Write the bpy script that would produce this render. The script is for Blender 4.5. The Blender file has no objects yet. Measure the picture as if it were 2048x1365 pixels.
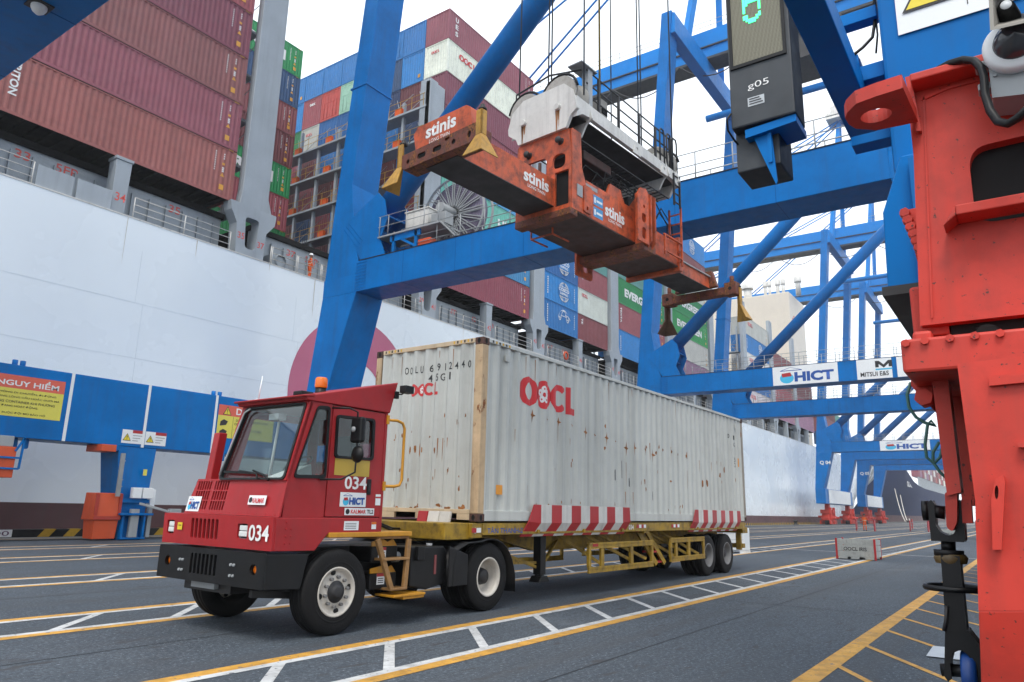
import bpy, bmesh, math, random
from mathutils import Vector, Matrix
R = math.radians
random.seed(7)
scene = bpy.context.scene
COL = scene.collection

# ------------------------------------------------------------------ camera
CAM = Vector((-8.996, -6.935, 1.541))
_y, _p, _r = R(54.703), R(12.934), R(1.406)
FWD = Vector((math.sin(_y)*math.cos(_p), math.cos(_y)*math.cos(_p), math.sin(_p)))
_r0 = Vector((math.cos(_y), -math.sin(_y), 0)); _u0 = _r0.cross(FWD)
RGT = math.cos(_r)*_r0 + math.sin(_r)*_u0
UPV = -math.sin(_r)*_r0 + math.cos(_r)*_u0
cd = bpy.data.cameras.new("camera"); cam = bpy.data.objects.new("camera", cd); COL.objects.link(cam)
cam.matrix_world = Matrix(((RGT.x, UPV.x, -FWD.x, CAM.x), (RGT.y, UPV.y, -FWD.y, CAM.y), (RGT.z, UPV.z, -FWD.z, CAM.z), (0, 0, 0, 1)))
cd.sensor_width = 36.0; cd.lens = 25.52; cd.clip_start = 0.05; cd.clip_end = 6000
scene.camera = cam

# ------------------------------------------------------------------ sky, sun, exposure
SUN_EL, SUN_AZ = R(58), R(204)          # azimuth of the sun, from +X towards +Y
world = bpy.data.worlds.new("World"); scene.world = world; world.use_nodes = True
wn = world.node_tree; bg = wn.nodes["Background"]
sky = wn.nodes.new("ShaderNodeTexSky"); sky.sky_type = 'NISHITA'; sky.sun_disc = False
sky.sun_elevation = SUN_EL; sky.sun_rotation = R(90) - SUN_AZ; sky.dust_density = 4.0; sky.air_density = 1.0
mixn = wn.nodes.new("ShaderNodeMix"); mixn.data_type = 'RGBA'; mixn.inputs[0].default_value = 0.86
mixn.inputs[7].default_value = (8.7, 9.25, 9.9, 1)
wn.links.new(sky.outputs[0], mixn.inputs[6]); wn.links.new(mixn.outputs[2], bg.inputs[0])
bg.inputs[1].default_value = 0.1
sd = bpy.data.lights.new("sun", 'SUN'); sd.energy = 1.1; sd.angle = R(20); sd.color = (1.0, 0.95, 0.87)
sun = bpy.data.objects.new("sun", sd); COL.objects.link(sun)
sdir = Vector((math.cos(SUN_AZ)*math.cos(SUN_EL), math.sin(SUN_AZ)*math.cos(SUN_EL), math.sin(SUN_EL)))
sun.rotation_euler = sdir.to_track_quat('Z', 'Y').to_euler()
scene.view_settings.view_transform = 'Standard'; scene.view_settings.look = 'None'
scene.view_settings.exposure = 1.0; scene.view_settings.gamma = 1.0; scene.view_settings.use_curve_mapping = False
scene.cycles.max_bounces = 6; scene.cycles.diffuse_bounces = 3; scene.cycles.glossy_bounces = 3
scene.cycles.transparent_max_bounces = 6; scene.cycles.caustics_reflective = False; scene.cycles.caustics_refractive = False
scene.cycles.use_denoising = True; scene.cycles.denoiser = 'OPENIMAGEDENOISE'; scene.cycles.denoising_prefilter = 'ACCURATE'; scene.cycles.denoising_input_passes = 'RGB_ALBEDO_NORMAL'

# ------------------------------------------------------------------ helpers
F0 = Matrix.Identity(4)
FT = Matrix.Rotation(R(-1.136), 4, 'Z')          # the road train stands slightly askew to the lanes
def at(px, py, ax, val):
    """world point seen at a photo pixel, on the plane axis=val (used to size things at their real distance)"""
    d = FWD + RGT*((px-1024)/1451.56) + UPV*((682.5-py)/1451.56)
    return CAM + d*((val-CAM[ax])/d[ax])
def V(*a): return Vector(a)

class MB:
    def __init__(s): s.v = []; s.f = []; s.m = []; s.sm = []
    def add(s, vs, fs, m=0, smooth=False):
        o = len(s.v); s.v += [tuple(v) for v in vs]
        for f in fs: s.f.append([i+o for i in f]); s.m.append(m); s.sm.append(smooth)
        return s
    def box(s, x0, x1, y0, y1, z0, z1, m=0):
        return s.add([(x0,y0,z0),(x1,y0,z0),(x1,y1,z0),(x0,y1,z0),(x0,y0,z1),(x1,y0,z1),(x1,y1,z1),(x0,y1,z1)],
                     [(0,3,2,1),(4,5,6,7),(0,1,5,4),(1,2,6,5),(2,3,7,6),(3,0,4,7)], m)
    def hexa(s, b, t, m=0):
        """bottom four and top four corners, same order"""
        return s.add(list(b)+list(t), [(3,2,1,0),(4,5,6,7),(0,1,5,4),(1,2,6,5),(2,3,7,6),(3,0,4,7)], m)
    def prism(s, poly, ax, a, b, m=0, smooth=False):
        def mk(u, v, w): return (w,u,v) if ax == 0 else ((u,w,v) if ax == 1 else (u,v,w))
        n = len(poly); vs = [mk(u,v,a) for u,v in poly]+[mk(u,v,b) for u,v in poly]
        s.add(vs, [tuple(range(n))[::-1], tuple(range(n,2*n))], m)
        o = len(s.v)-2*n
        for i in range(n):
            j = (i+1) % n; s.f.append([o+i,o+j,o+n+j,o+n+i]); s.m.append(m); s.sm.append(smooth)
        return s
    def tube(s, p0, p1, r, n=8, r1=None, m=0, caps=True):
        p0, p1 = Vector(p0), Vector(p1); d = p1-p0
        if d.length < 1e-6: return s
        d.normalize(); a = d.orthogonal().normalized(); b = d.cross(a); r1 = r if r1 is None else r1
        vs = []
        for p, rr in ((p0,r),(p1,r1)):
            for i in range(n):
                t = 2*math.pi*i/n; vs.append(p+a*(rr*math.cos(t))+b*(rr*math.sin(t)))
        s.add(vs, [(i,(i+1)%n,n+(i+1)%n,n+i) for i in range(n)], m, n > 5)
        if caps:
            o = len(s.v)-2*n; s.f += [[o+i for i in range(n)][::-1],[o+n+i for i in range(n)]]; s.m += [m,m]; s.sm += [False,False]
        return s
    def path(s, pts, r, n=8, m=0):
        pts = [Vector(p) for p in pts]; k = len(pts); ring = []
        up = None
        for i, p in enumerate(pts):
            d = (pts[min(i+1,k-1)]-pts[max(i-1,0)]).normalized()
            a = d.orthogonal().normalized() if up is None else (up-d*up.dot(d)).normalized()
            up = a; b = d.cross(a)
            ring += [p+a*(r*math.cos(2*math.pi*j/n))+b*(r*math.sin(2*math.pi*j/n)) for j in range(n)]
        fs = [(i*n+j,i*n+(j+1)%n,(i+1)*n+(j+1)%n,(i+1)*n+j) for i in range(k-1) for j in range(n)]
        s.add(ring, fs, m, True)
        o = len(s.v)-k*n; s.f += [[o+j for j in range(n)][::-1],[o+(k-1)*n+j for j in range(n)]]; s.m += [m,m]; s.sm += [False,False]
        return s
    def bar(s, p0, p1, w, h, m=0, up=(0,0,1)):
        """rectangular bar between two points"""
        p0, p1 = Vector(p0), Vector(p1); d = (p1-p0).normalized(); u = Vector(up)
        if abs(d.dot(u)) > .98: u = Vector((1,0,0))
        a = d.cross(u).normalized()*(w/2); b = a.cross(d).normalized()*(h/2)
        c = [p+q for p in (p0,p1) for q in (-a-b, a-b, a+b, -a+b)]
        return s.hexa(c[:4], c[4:], m)
    def lathe(s, prof, c, ax, n=32, m=0, smooth=True):
        """prof: list of (offset along axis, radius)"""
        vs = []
        for o, r in prof:
            for i in range(n):
                t = 2*math.pi*i/n; u, v = r*math.cos(t), r*math.sin(t)
                q = (o,u,v) if ax == 0 else ((u,o,v) if ax == 1 else (u,v,o)); vs.append((c[0]+q[0],c[1]+q[1],c[2]+q[2]))
        k = len(prof)
        return s.add(vs, [(i*n+j,i*n+(j+1)%n,(i+1)*n+(j+1)%n,(i+1)*n+j) for i in range(k-1) for j in range(n)], m, smooth)
    def disc(s, c, ax, r, n=24, m=0):
        vs = []
        for i in range(n):
            t = 2*math.pi*i/n; u, v = r*math.cos(t), r*math.sin(t)
            q = (0,u,v) if ax == 0 else ((u,0,v) if ax == 1 else (u,v,0)); vs.append((c[0]+q[0],c[1]+q[1],c[2]+q[2]))
        return s.add(vs, [tuple(range(n))], m)
    def mesh(s, name):
        me = bpy.data.meshes.new(name); me.from_pydata(s.v, [], s.f)
        me.polygons.foreach_set("material_index", s.m); me.polygons.foreach_set("use_smooth", s.sm)
        bm = bmesh.new(); bm.from_mesh(me); bmesh.ops.recalc_face_normals(bm, faces=bm.faces); bm.to_mesh(me); bm.free()
        return me
    def islands(s):
        p = list(range(len(s.v)))
        def fd(i):
            while p[i] != i: p[i] = p[p[i]]; i = p[i]
            return i
        for f in s.f:
            a = fd(f[0])
            for i in f[1:]: p[fd(i)] = a
        g = {}
        for k, f in enumerate(s.f): g.setdefault(fd(f[0]), []).append(k)
        out = []
        for ks in g.values():
            q = MB(); mp = {}
            for k in ks:
                fl = []
                for i in s.f[k]:
                    if i not in mp: mp[i] = len(q.v); q.v.append(s.v[i])
                    fl.append(mp[i])
                q.f.append(fl); q.m.append(s.m[k]); q.sm.append(s.sm[k])
            out.append(q)
        return out
    def split(s, name, mats, parent=None, bevel=0.0):
        """every loose piece becomes a part of its own"""
        return [q.build(name, mats, parent, bevel) for q in s.islands()]
    def build(s, name, mats, parent=None, bevel=0.0, seg=2, weld=False):
        me = s.mesh(name)
        return link(name, me, mats, parent, bevel, seg)

PINV = {}
def link(name, me, mats, parent=None, bevel=0.0, seg=2):
    o = bpy.data.objects.new(name, me)
    if not isinstance(mats, (list, tuple)): mats = [mats]
    if len(me.materials) == 0:
        for m in mats: me.materials.append(m)
    COL.objects.link(o)
    if parent is not None:
        o.parent = parent
        if parent.name in PINV: o.matrix_parent_inverse = PINV[parent.name]
    if bevel > 0:
        b = o.modifiers.new("bevel", 'BEVEL'); b.width = bevel; b.segments = seg; b.limit_method = 'ANGLE'; b.angle_limit = R(40)
        b.harden_normals = False
    return o
def tag(o, label, cat, group=None, kind=None):
    o["label"] = label; o["category"] = cat
    if group: o["group"] = group
    if kind: o["kind"] = kind
    return o
def thing(name, label, cat, base=(0,0,0), group=None, frame=F0):
    """Empty at the thing's base; parts are given in the frame's coordinates"""
    e = bpy.data.objects.new(name, None); COL.objects.link(e); e.empty_display_size = .3
    e.matrix_world = frame @ Matrix.Translation(base)
    PINV[e.name] = Matrix.Translation(-Vector(base))
    tag(e, label, cat, group)
    return e
def struct(o):
    o["kind"] = "structure"; return o
def copy_tree(o, parent=None, off=None):
    c = o.copy(); COL.objects.link(c); pi = o.matrix_parent_inverse.copy(); c.parent = parent
    if parent is not None: c.matrix_parent_inverse = pi
    if off is not None: c.location = o.location + Vector(off)
    for ch in list(o.children): copy_tree(ch, c)
    return c

def srgb(r, g, b):
    f = lambda c: (c/255)/12.92 if c/255 <= .04045 else ((c/255+.055)/1.055)**2.4
    return (f(r), f(g), f(b), 1)
MATS = {}
def paint(name, rgb, rough=.42, var=.10, streak=.0, rust=0.0, rustcol=(96,52,28), grime=.0, bump=.0, metal=0.0, scale=1.0, spec=.5, chip=None, rnd=True, chipmul=1.0, wave=0.0, chipth=.66, glo=.48):
    """coated steel: base colour, large mottling, vertical dirt streaks, rust or chipped spots, fine relief"""
    if name in MATS: return MATS[name]
    m = bpy.data.materials.new(name); m.use_nodes = True; nt = m.node_tree; N, L = nt.nodes, nt.links
    bs = N["Principled BSDF"]; bs.inputs["Roughness"].default_value = rough; bs.inputs["Metallic"].default_value = metal
    bs.inputs["Specular IOR Level"].default_value = spec
    tc = N.new("ShaderNodeTexCoord"); vec = tc.outputs["Object"]
    if rnd:
        oi = N.new("ShaderNodeObjectInfo"); mu = N.new("ShaderNodeMath"); mu.operation = 'MULTIPLY'; mu.inputs[1].default_value = 37.0
        ad = N.new("ShaderNodeVectorMath"); ad.operation = 'ADD'
        L.new(oi.outputs["Random"], mu.inputs[0]); L.new(vec, ad.inputs[0]); L.new(mu.outputs[0], ad.inputs[1]); vec = ad.outputs[0]
    def noise(sc, det, mp=None, rg=.55):
        n = N.new("ShaderNodeTexNoise"); n.inputs["Scale"].default_value = sc; n.inputs["Detail"].default_value = det; n.inputs["Roughness"].default_value = rg
        if mp:
            q = N.new("ShaderNodeMapping"); q.inputs["Scale"].default_value = mp; L.new(vec, q.inputs[0]); L.new(q.outputs[0], n.inputs["Vector"])
        else: L.new(vec, n.inputs["Vector"])
        return n.outputs["Fac"]
    def ramp(fac, a, b, lo=0.0, hi=1.0):
        q = N.new("ShaderNodeMapRange"); q.inputs[1].default_value = a; q.inputs[2].default_value = b; q.inputs[3].default_value = lo; q.inputs[4].default_value = hi
        L.new(fac, q.inputs[0]); return q.outputs[0]
    def mix(fac, ca, cb, mode='MIX'):
        q = N.new("ShaderNodeMix"); q.data_type = 'RGBA'; q.blend_type = mode
        if isinstance(fac, float): q.inputs[0].default_value = fac
        else: L.new(fac, q.inputs[0])
        for i, c in ((6,ca),(7,cb)):
            if isinstance(c, tuple): q.inputs[i].default_value = c
            else: L.new(c, q.inputs[i])
        return q.outputs[2]
    base = srgb(*rgb); col = base
    dark = tuple(c*(1-var*2.2) for c in base[:3])+(1,); lite = tuple(min(1, c*(1+var)) for c in base[:3])+(1,)
    col = mix(ramp(noise(.55*scale, 5), .3, .7), dark, lite)
    if streak:
        col = mix(ramp(noise(1.6*scale, 6, (2.2,2.2,.10)), .50, .78, 0, streak), col, srgb(70,66,60))
    if grime:
        col = mix(ramp(noise(3.2*scale, 8, None, .65), glo, glo+.26, 0, grime), col, srgb(38,34,31))
    rg = None
    if rust:
        f1 = ramp(noise(2.1*scale, 10, (1,1,.55), .68), .74-rust*.30, .78-rust*.30)
        col = mix(f1, col, mix(ramp(noise(9*scale, 6), .35, .65), srgb(*rustcol), srgb(150,92,48))); rg = f1
    if chip:
        f2 = ramp(noise(5.5*scale*chipmul, 5, None, .55), chipth, chipth+.02); col = mix(f2, col, srgb(*chip))
    L.new(col, bs.inputs["Base Color"])
    rr = ramp(noise(2.3*scale, 4), .3, .7, max(.05, rough-.08), min(1, rough+.12))
    if rg is not None:
        q = N.new("ShaderNodeMix"); q.data_type = 'FLOAT'; L.new(rg, q.inputs[0]); L.new(rr, q.inputs[2]); q.inputs[3].default_value = .9; rr = q.outputs[0]
    L.new(rr, bs.inputs["Roughness"])
    if bump:
        b = N.new("ShaderNodeBump"); b.inputs["Strength"].default_value = bump; b.inputs["Distance"].default_value = .01
        L.new(noise(38*scale, 6), b.inputs["Height"]); L.new(b.outputs[0], bs.inputs["Normal"])
    if wave:
        b = N.new("ShaderNodeBump"); b.inputs["Strength"].default_value = wave; b.inputs["Distance"].default_value = .6
        L.new(noise(.22, 2, (1,1,.6)), b.inputs["Height"]); L.new(b.outputs[0], bs.inputs["Normal"])
    MATS[name] = m; return m
def glass(name, rgb=(60,75,80), rough=.03, alpha=.5):
    m = bpy.data.materials.new(name); m.use_nodes = True; N, L = m.node_tree.nodes, m.node_tree.links
    bs = N["Principled BSDF"]; out = N["Material Output"]
    bs.inputs["Base Color"].default_value = srgb(205,212,214); bs.inputs["Metallic"].default_value = 1.0; bs.inputs["Roughness"].default_value = rough
    tr = N.new("ShaderNodeBsdfTransparent"); tr.inputs[0].default_value = srgb(*rgb)
    mx = N.new("ShaderNodeMixShader"); lw = N.new("ShaderNodeLayerWeight"); lw.inputs[0].default_value = .5; fr = N.new("ShaderNodeMath"); fr.operation = 'POWER'; fr.inputs[1].default_value = 4.0; L.new(lw.outputs['Facing'], fr.inputs[0])
    ad = N.new("ShaderNodeMath"); ad.operation = 'ADD'; ad.use_clamp = True; ad.inputs[1].default_value = alpha; L.new(fr.outputs[0], ad.inputs[0]); L.new(ad.outputs[0], mx.inputs[0])
    L.new(tr.outputs[0], mx.inputs[1]); L.new(bs.outputs[0], mx.inputs[2]); L.new(mx.outputs[0], out.inputs[0])
    return m
def emit(name, rgb, st):
    m = bpy.data.materials.new(name); m.use_nodes = True; bs = m.node_tree.nodes["Principled BSDF"]
    bs.inputs["Base Color"].default_value = srgb(*rgb); bs.inputs["Emission Color"].default_value = srgb(*rgb); bs.inputs["Emission Strength"].default_value = st
    return m

# colours of the place
M_blue = paint('crane_blue', (0,107,180), .38, .09, .24, grime=.10, spec=.12)
M_bluef = paint('upper_crane_blue', (10,120,196), .45, .05, .05, spec=.12)
M_red = paint('bogie_red', (202,60,47), .5, .10, .35, chip=(84,48,42), scale=2.4, chipmul=4.2, chipth=.668, grime=.26, spec=.35)
M_tred = paint('tractor_red', (160,34,38), .42, .07, .16, grime=.16, spec=.35, scale=2)
M_orange = paint('spreader_orange', (206,90,46), .52, .16, .5, rust=.18, grime=.85, scale=1.25, glo=.45)
M_orange2 = paint('housing_orange', (208,82,40), .5, .06, .12)
M_rustor = paint('worn_orange', (120,62,46), .65, .16, .4, rust=.75, grime=1.0, scale=2.5, rustcol=(46,38,34))
M_under = paint('spreader_dark_brown', (74,42,34), .62, .2, .2, grime=.7, scale=1.4, glo=.42)  # dark brown with grime, for the spreader's bottom plate, tank and junction box
M_yelflip = paint('flipper_yellow', (186,140,52), .55, .10, .35, grime=.45, scale=3)
M_white = paint('white_paint', (210,208,202), .5, .06, .32, rust=.06, grime=.12, scale=1.8)
M_panel = paint('white_panel', (226,229,230), .4, .02, .04)
M_black = paint('black_paint', (17,18,20), .42, .2, .08, grime=.1, spec=.3)
M_dark = paint('dark_steel', (36,36,38), .55, .2, .1)
M_void = paint('unlit_interior', (10,10,11), .9, .1)  # near-black colour that paints in the shade of slots, holes and hollows
M_grey = paint('galvanised', (150,154,156), .45, .08, .08)
M_shipgrey = paint('ship_grey', (158,166,172), .45, .05, .16, rust=.035)
M_shipdark = paint('deck_grey', (112,112,106), .6, .10, .25, rust=.08)
M_hull = paint('hull_white', (230,238,242), .24, .010, .02, scale=.12, rnd=False, wave=.05)
M_hullred = paint('hull_boot_red', (96,62,64), .55, .14, .3, scale=.6)
M_magenta = paint('emblem_pink', (190,96,126), .38, .04, .05)
M_yellow = paint('trailer_yellow', (168,134,34), .55, .12, .4, grime=.7, scale=2, glo=.44, rust=.10)
M_ystep = paint('step_yellow', (196,138,30), .5, .06, .15, grime=.25, scale=3)
M_tyre = paint('tyre_rubber', (22,22,23), .78, .18, 0, bump=.3, spec=.25)
M_rim = paint('rim_white', (196,190,180), .42, .08, .2, rust=.10, scale=5)
M_rimgrey = paint('rim_grey', (112,112,112), .5, .1, .2)
M_cont = paint('container_pale_grey', (196,198,192), .52, .05, .32, rust=.06, grime=.10, scale=1.0, rnd=False)
M_contpost = paint('container_rusty_post', (200,172,136), .7, .14, .5, rust=.50, grime=.22, scale=2.4, rustcol=(88,52,34), rnd=False)
M_cast = paint('corner_casting_rust', (86,58,48), .7, .2, .2, rust=.3, scale=5)
M_logo = paint('logo_red', (206,44,48), .45, .06, .05)
M_ink = paint('ink_black', (28,28,30), .5, .05)
M_wht = paint('lettering_white', (228,228,226), .5, .03, .04)
M_skred = paint('stripe_red', (172,30,36), .45, .07, .12)
M_mark_y = paint('mark_yellow', (206,154,62), .65, .10, 0, chip=(96,98,100), chipth=.63, glo=.43, grime=.45, scale=1.6, chipmul=1.6, bump=.15, rnd=False)
M_mark_w = paint('mark_white', (198,200,200), .65, .08, 0, chip=(104,108,114), chipth=.63, glo=.43, grime=.42, scale=1.6, chipmul=1.6, bump=.15, rnd=False)
M_signy = paint('sign_yellow', (214,204,84), .5, .03, .03)
M_signr = paint('sign_red', (214,96,76), .5, .04, .03)
M_skyblue = paint('sticker_blue', (60,140,190), .4, .03)
M_navy = paint('lettering_blue', (20,74,150), .45, .03)
M_cyan = paint('lettering_cyan', (60,176,216), .45, .03)
M_amber = paint('beacon_amber', (216,110,20), .25, .05)
M_orsuit = paint('coverall_orange', (222,92,30), .8, .10, 0)
M_skin = paint('skin', (150,104,80), .6, .05)
M_rope = paint('rope_white', (200,196,184), .8, .05)
M_wire = paint('wire_rope_grey', (72,76,80), .5, .1)
M_cream = paint('cream_paint', (232,220,200), .45, .02, .06, rnd=False)
M_nblue = paint('navy_hull', (10,30,72), .75, .06, .06, rnd=False, spec=.08)
M_sgreen = paint('cable_green', (58,104,96), .5, .06)
M_alu = paint('plate_silver', (176,182,186), .35, .06, .1)
M_bluewheel = paint('wheel_blue', (18,62,128), .4, .08)
M_glass = glass('cab_glass', (243,247,246), .02, .05)
M_glassd = glass('cab_side_glass', (205,214,212), .03, .06)
M_lamp = paint('lamp_lens', (214,216,214), .12, .05)
CONTC = {}; CN = [0]
def contcol(name):
    C = dict(maroon=(140,70,78), plum=(144,76,90), brown=(142,78,78), green=(22,128,66), blue=(34,112,178), navy=(34,62,104), white=(212,210,200),
             red=(178,66,64), pale=(150,182,166), teal=(96,160,150), skyblue=(66,150,196), mauve=(150,108,134), wine=(110,48,52), silver=(196,198,196))
    CN[0] += 1; v = CN[0]*7 % 4; key = name+'_'+'abcd'[v]; base = C[name]
    r_ = random.Random(v*31+len(name)); name_, name = name, key
    C[name] = tuple(max(8, min(240, c*(.90+.07*v)+r_.uniform(-6,6))) for c in base)
    if name not in CONTC:
        CONTC[name] = paint('container_'+name, C[name], .52, .06, .13, rust=.035 if name_ != 'white' else .06, grime=.10+.05*v, scale=.9)
    return CONTC[name]

# lettering: font outlines turned into flat meshes, fitted to a width and height in metres
def text_mesh(body, bold=.0, lines=None):
    cu = bpy.data.curves.new("lettering", 'FONT'); cu.body = body; cu.size = 1; cu.offset = bold; cu.resolution_u = 3
    if lines: cu.align_x = lines
    ob = bpy.data.objects.new("tmp", cu); COL.objects.link(ob)
    me = bpy.data.meshes.new_from_object(ob); bpy.data.objects.remove(ob); bpy.data.curves.remove(cu)
    return me
def fit(me, w, h):
    xs = [v.co.x for v in me.vertices]; ys = [v.co.y for v in me.vertices]
    x0, x1, y0, y1 = min(xs), max(xs), min(ys), max(ys)
    sy = h/(y1-y0) if h else w/(x1-x0); sx = w/(x1-x0) if w else sy
    for v in me.vertices: v.co = ((v.co.x-x0)*sx, (v.co.y-y0)*sy, 0)
    return me
def lettering(body, o, xd, ud, w, h, mat, parent, bold=.0, name='lettering', lines=None, conform=None):
    """o: lower left corner, xd/ud: directions of writing and of up"""
    me = fit(text_mesh(body, bold, lines), w, h)
    return place(me, o, xd, ud, mat, parent, name, conform)
def place(me, o, xd, ud, mat, parent, name='lettering', conform=None):
    o, xd, ud = Vector(o), Vector(xd).normalized(), Vector(ud).normalized(); n = xd.cross(ud)
    if conform is not None: conform(me, o, xd, ud)
    else:
        for v in me.vertices: v.co = o+xd*v.co.x+ud*v.co.y+n*v.co.z
    me.materials.clear(); me.materials.append(mat)
    return link(name, me, mat, parent)
def flat(mats, polys, o, xd, ud, parent, name, lift=.0):
    """flat printed shapes: polys = [(points2d, material index)] drawn in their own plane, each a hair proud of the last"""
    o, xd, ud = Vector(o), Vector(xd).normalized(), Vector(ud).normalized(); n = xd.cross(ud); mb = MB()
    for q in polys:
        pts, mi = q[0], q[1]; ly = q[2] if len(q) > 2 else 0
        mb.add([o+xd*a+ud*b+n*(lift+.002*ly) for a, b in pts], [tuple(range(len(pts)))], mi)
    return mb.build(name, mats, parent)
def circ(cx, cy, r, n=28, ry=None, a0=0, a1=2*math.pi):
    ry = r if ry is None else ry
    return [(cx+r*math.cos(a0+(a1-a0)*i/n), cy+ry*math.sin(a0+(a1-a0)*i/n)) for i in range(n)]
def ringpolys(cx, cy, r, ri, mi, n=28, ry=None, riy=None, a0=0, a1=2*math.pi, ly=0):
    ry = ry or r; riy = riy or ri; out = []
    for i in range(n):
        t0, t1 = a0+(a1-a0)*i/n, a0+(a1-a0)*(i+1)/n
        out.append(([(cx+r*math.cos(t0),cy+ry*math.sin(t0)),(cx+r*math.cos(t1),cy+ry*math.sin(t1)),(cx+ri*math.cos(t1),cy+riy*math.sin(t1)),(cx+ri*math.cos(t0),cy+riy*math.sin(t0))],mi,ly))
    return out
# ================================================================== ground, markings, quay edge, water
def asphalt():
    m = bpy.data.materials.new('asphalt'); m.use_nodes = True; N, L = m.node_tree.nodes, m.node_tree.links
    bs = N["Principled BSDF"]; tc = N.new("ShaderNodeTexCoord")
    def noise(sc, det, rg=.6, mp=None):
        n = N.new("ShaderNodeTexNoise"); n.inputs["Scale"].default_value = sc; n.inputs["Detail"].default_value = det; n.inputs["Roughness"].default_value = rg
        q = N.new("ShaderNodeMapping"); q.inputs["Scale"].default_value = mp or (1,1,1); L.new(tc.outputs["Object"], q.inputs[0]); L.new(q.outputs[0], n.inputs["Vector"]); return n.outputs["Fac"]
    def rmp(f, a, b, lo=0., hi=1.):
        q = N.new("ShaderNodeMapRange"); q.inputs[1].default_value = a; q.inputs[2].default_value = b; q.inputs[3].default_value = lo; q.inputs[4].default_value = hi; L.new(f, q.inputs[0]); return q.outputs[0]
    def mix(f, a, b, mode='MIX'):
        q = N.new("ShaderNodeMix"); q.data_type = 'RGBA'; q.blend_type = mode; L.new(f, q.inputs[0])
        for i, c in ((6,a),(7,b)):
            if isinstance(c, tuple): q.inputs[i].default_value = c
            else: L.new(c, q.inputs[i])
        return q.outputs[2]
    c = mix(rmp(noise(.22, 6, .6, (.35,1,1)), .32, .68), (.052,.068,.086,1), (.122,.146,.172,1))
    c = mix(rmp(noise(22, 5, .8), .42, .60, .85, 0), c, (.030,.038,.048,1))      # dark binder between stones
    c = mix(rmp(noise(7, 6, .75, (.6,1.3,1)), .40, .62, .55, 0), c, (.036,.046,.058,1))
    c = mix(rmp(noise(26, 5, .8), .56, .68, 0, .8), c, (.32,.35,.39,1))                                       # pale chippings
    c = mix(rmp(noise(3.0, 6, .6, (.5,1.6,1)), .60, .66, 0, .9), c, (.045,.046,.05,1))                          # oil and rubber marks
    c = mix(rmp(noise(.9, 5, .5, (.05,1.4,1)), .50, .66, 0, .55), c, (.06,.064,.07,1))                              # tyre tracks along the lanes
    c = mix(rmp(noise(.7, 4, .5, (.7,1,1)), .62, .72, 0, .5), c, (.05,.055,.06,1))
    c = mix(rmp(noise(.33, 4, .55), .60, .74, 0, .35), c, (.19,.21,.23,1))
    L.new(c, bs.inputs["Base Color"]); bs.inputs["Roughness"].default_value = .82; bs.inputs["Specular IOR Level"].default_value = .35
    b = N.new("ShaderNodeBump"); b.inputs["Strength"].default_value = .55; b.inputs["Distance"].default_value = .006
    L.new(noise(95, 4, .7), b.inputs["Height"]); L.new(b.outputs[0], bs.inputs["Normal"])
    return m
M_asph = asphalt()
M_conc = paint('quay_concrete', (120,118,112), .85, .12, 0, grime=.3, scale=.8, rnd=False)
KERB = 24.6
mb = MB(); mb.add([(-120,-300,0),(900,-300,0),(900,KERB-1.2,0),(-120,KERB-1.2,0)], [(0,1,2,3)])
struct(mb.build('ground', M_asph))
mb = MB(); mb.box(-120, 900, KERB-1.2, KERB+.9, -3.2, 0.004)
struct(mb.build('quay_edge', M_conc))
def water():
    m = bpy.data.materials.new('harbour_water'); m.use_nodes = True; N, L = m.node_tree.nodes, m.node_tree.links
    bs = N["Principled BSDF"]; bs.inputs["Base Color"].default_value = (.06,.07,.06,1); bs.inputs["Roughness"].default_value = .12
    n = N.new("ShaderNodeTexNoise"); n.inputs["Scale"].default_value = .8; n.inputs["Detail"].default_value = 6
    b = N.new("ShaderNodeBump"); b.inputs["Strength"].default_value = .4; L.new(n.outputs["Fac"], b.inputs["Height"]); L.new(b.outputs[0], bs.inputs["Normal"]); return m
mb = MB(); mb.add([(-120,KERB+.9,-2.6),(900,KERB+.9,-2.6),(900,500,-2.6),(-120,500,-2.6)], [(0,1,2,3)])
struct(mb.build('water', water()))

# ladder lanes: two yellow edge lines, two white inner lines, diagonal white rungs
def strip(mb, x0, x1, y0, y1, z=.004, m=0):
    return mb.add([(x0,y0,z),(x1,y0,z),(x1,y1,z),(x0,y1,z)], [(0,1,2,3)], m)
rung_me = MB().add([(-.07,-.62,0),(.09,-.62,0),(.09+.95,.62,0),(-.07+.95,.62,0)], [(0,1,2,3)]).mesh('rung')
rung_me.materials.append(M_mark_w)
def ladder(yc, w, xa, xb, rungs, pitch=1.5, lw=.15, x0r=-14):
    mb = MB(); h = w/2
    for s in (-1, 1):
        e = yc+s*h
        strip(mb, xa, xb, min(e, e-s*lw*1.15), max(e, e-s*lw*1.15), m=0)
        a, b = e-s*lw*1.15, e-s*lw*1.95; strip(mb, xa, xb, min(a,b), max(a,b), m=1)
    o = struct(mb.build('lane_marking', [M_mark_y, M_mark_w]))
    k = (w-2*lw*1.95)/1.24
    for i in range(rungs):
        r = bpy.data.objects.new('rung', rung_me); COL.objects.link(r); r.parent = o
        r.location = (x0r+pitch*i, yc, .004); r.scale = (1, k, 1)
ladder(-1.23, 1.50, -40, 420, 75, 1.52, x0r=-12.63)
ladder(3.18, 1.50, -40, 420, 50, 1.52, x0r=-12.2)
ladder(8.35, 1.55, -40, 420, 32, 2.6, x0r=-12)
ladder(13.7, 1.60, -40, 420, 26, 4.2, x0r=-12)
ladder(18.2, 1.50, -40, 420, 20, 5.0, x0r=-12)
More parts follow.
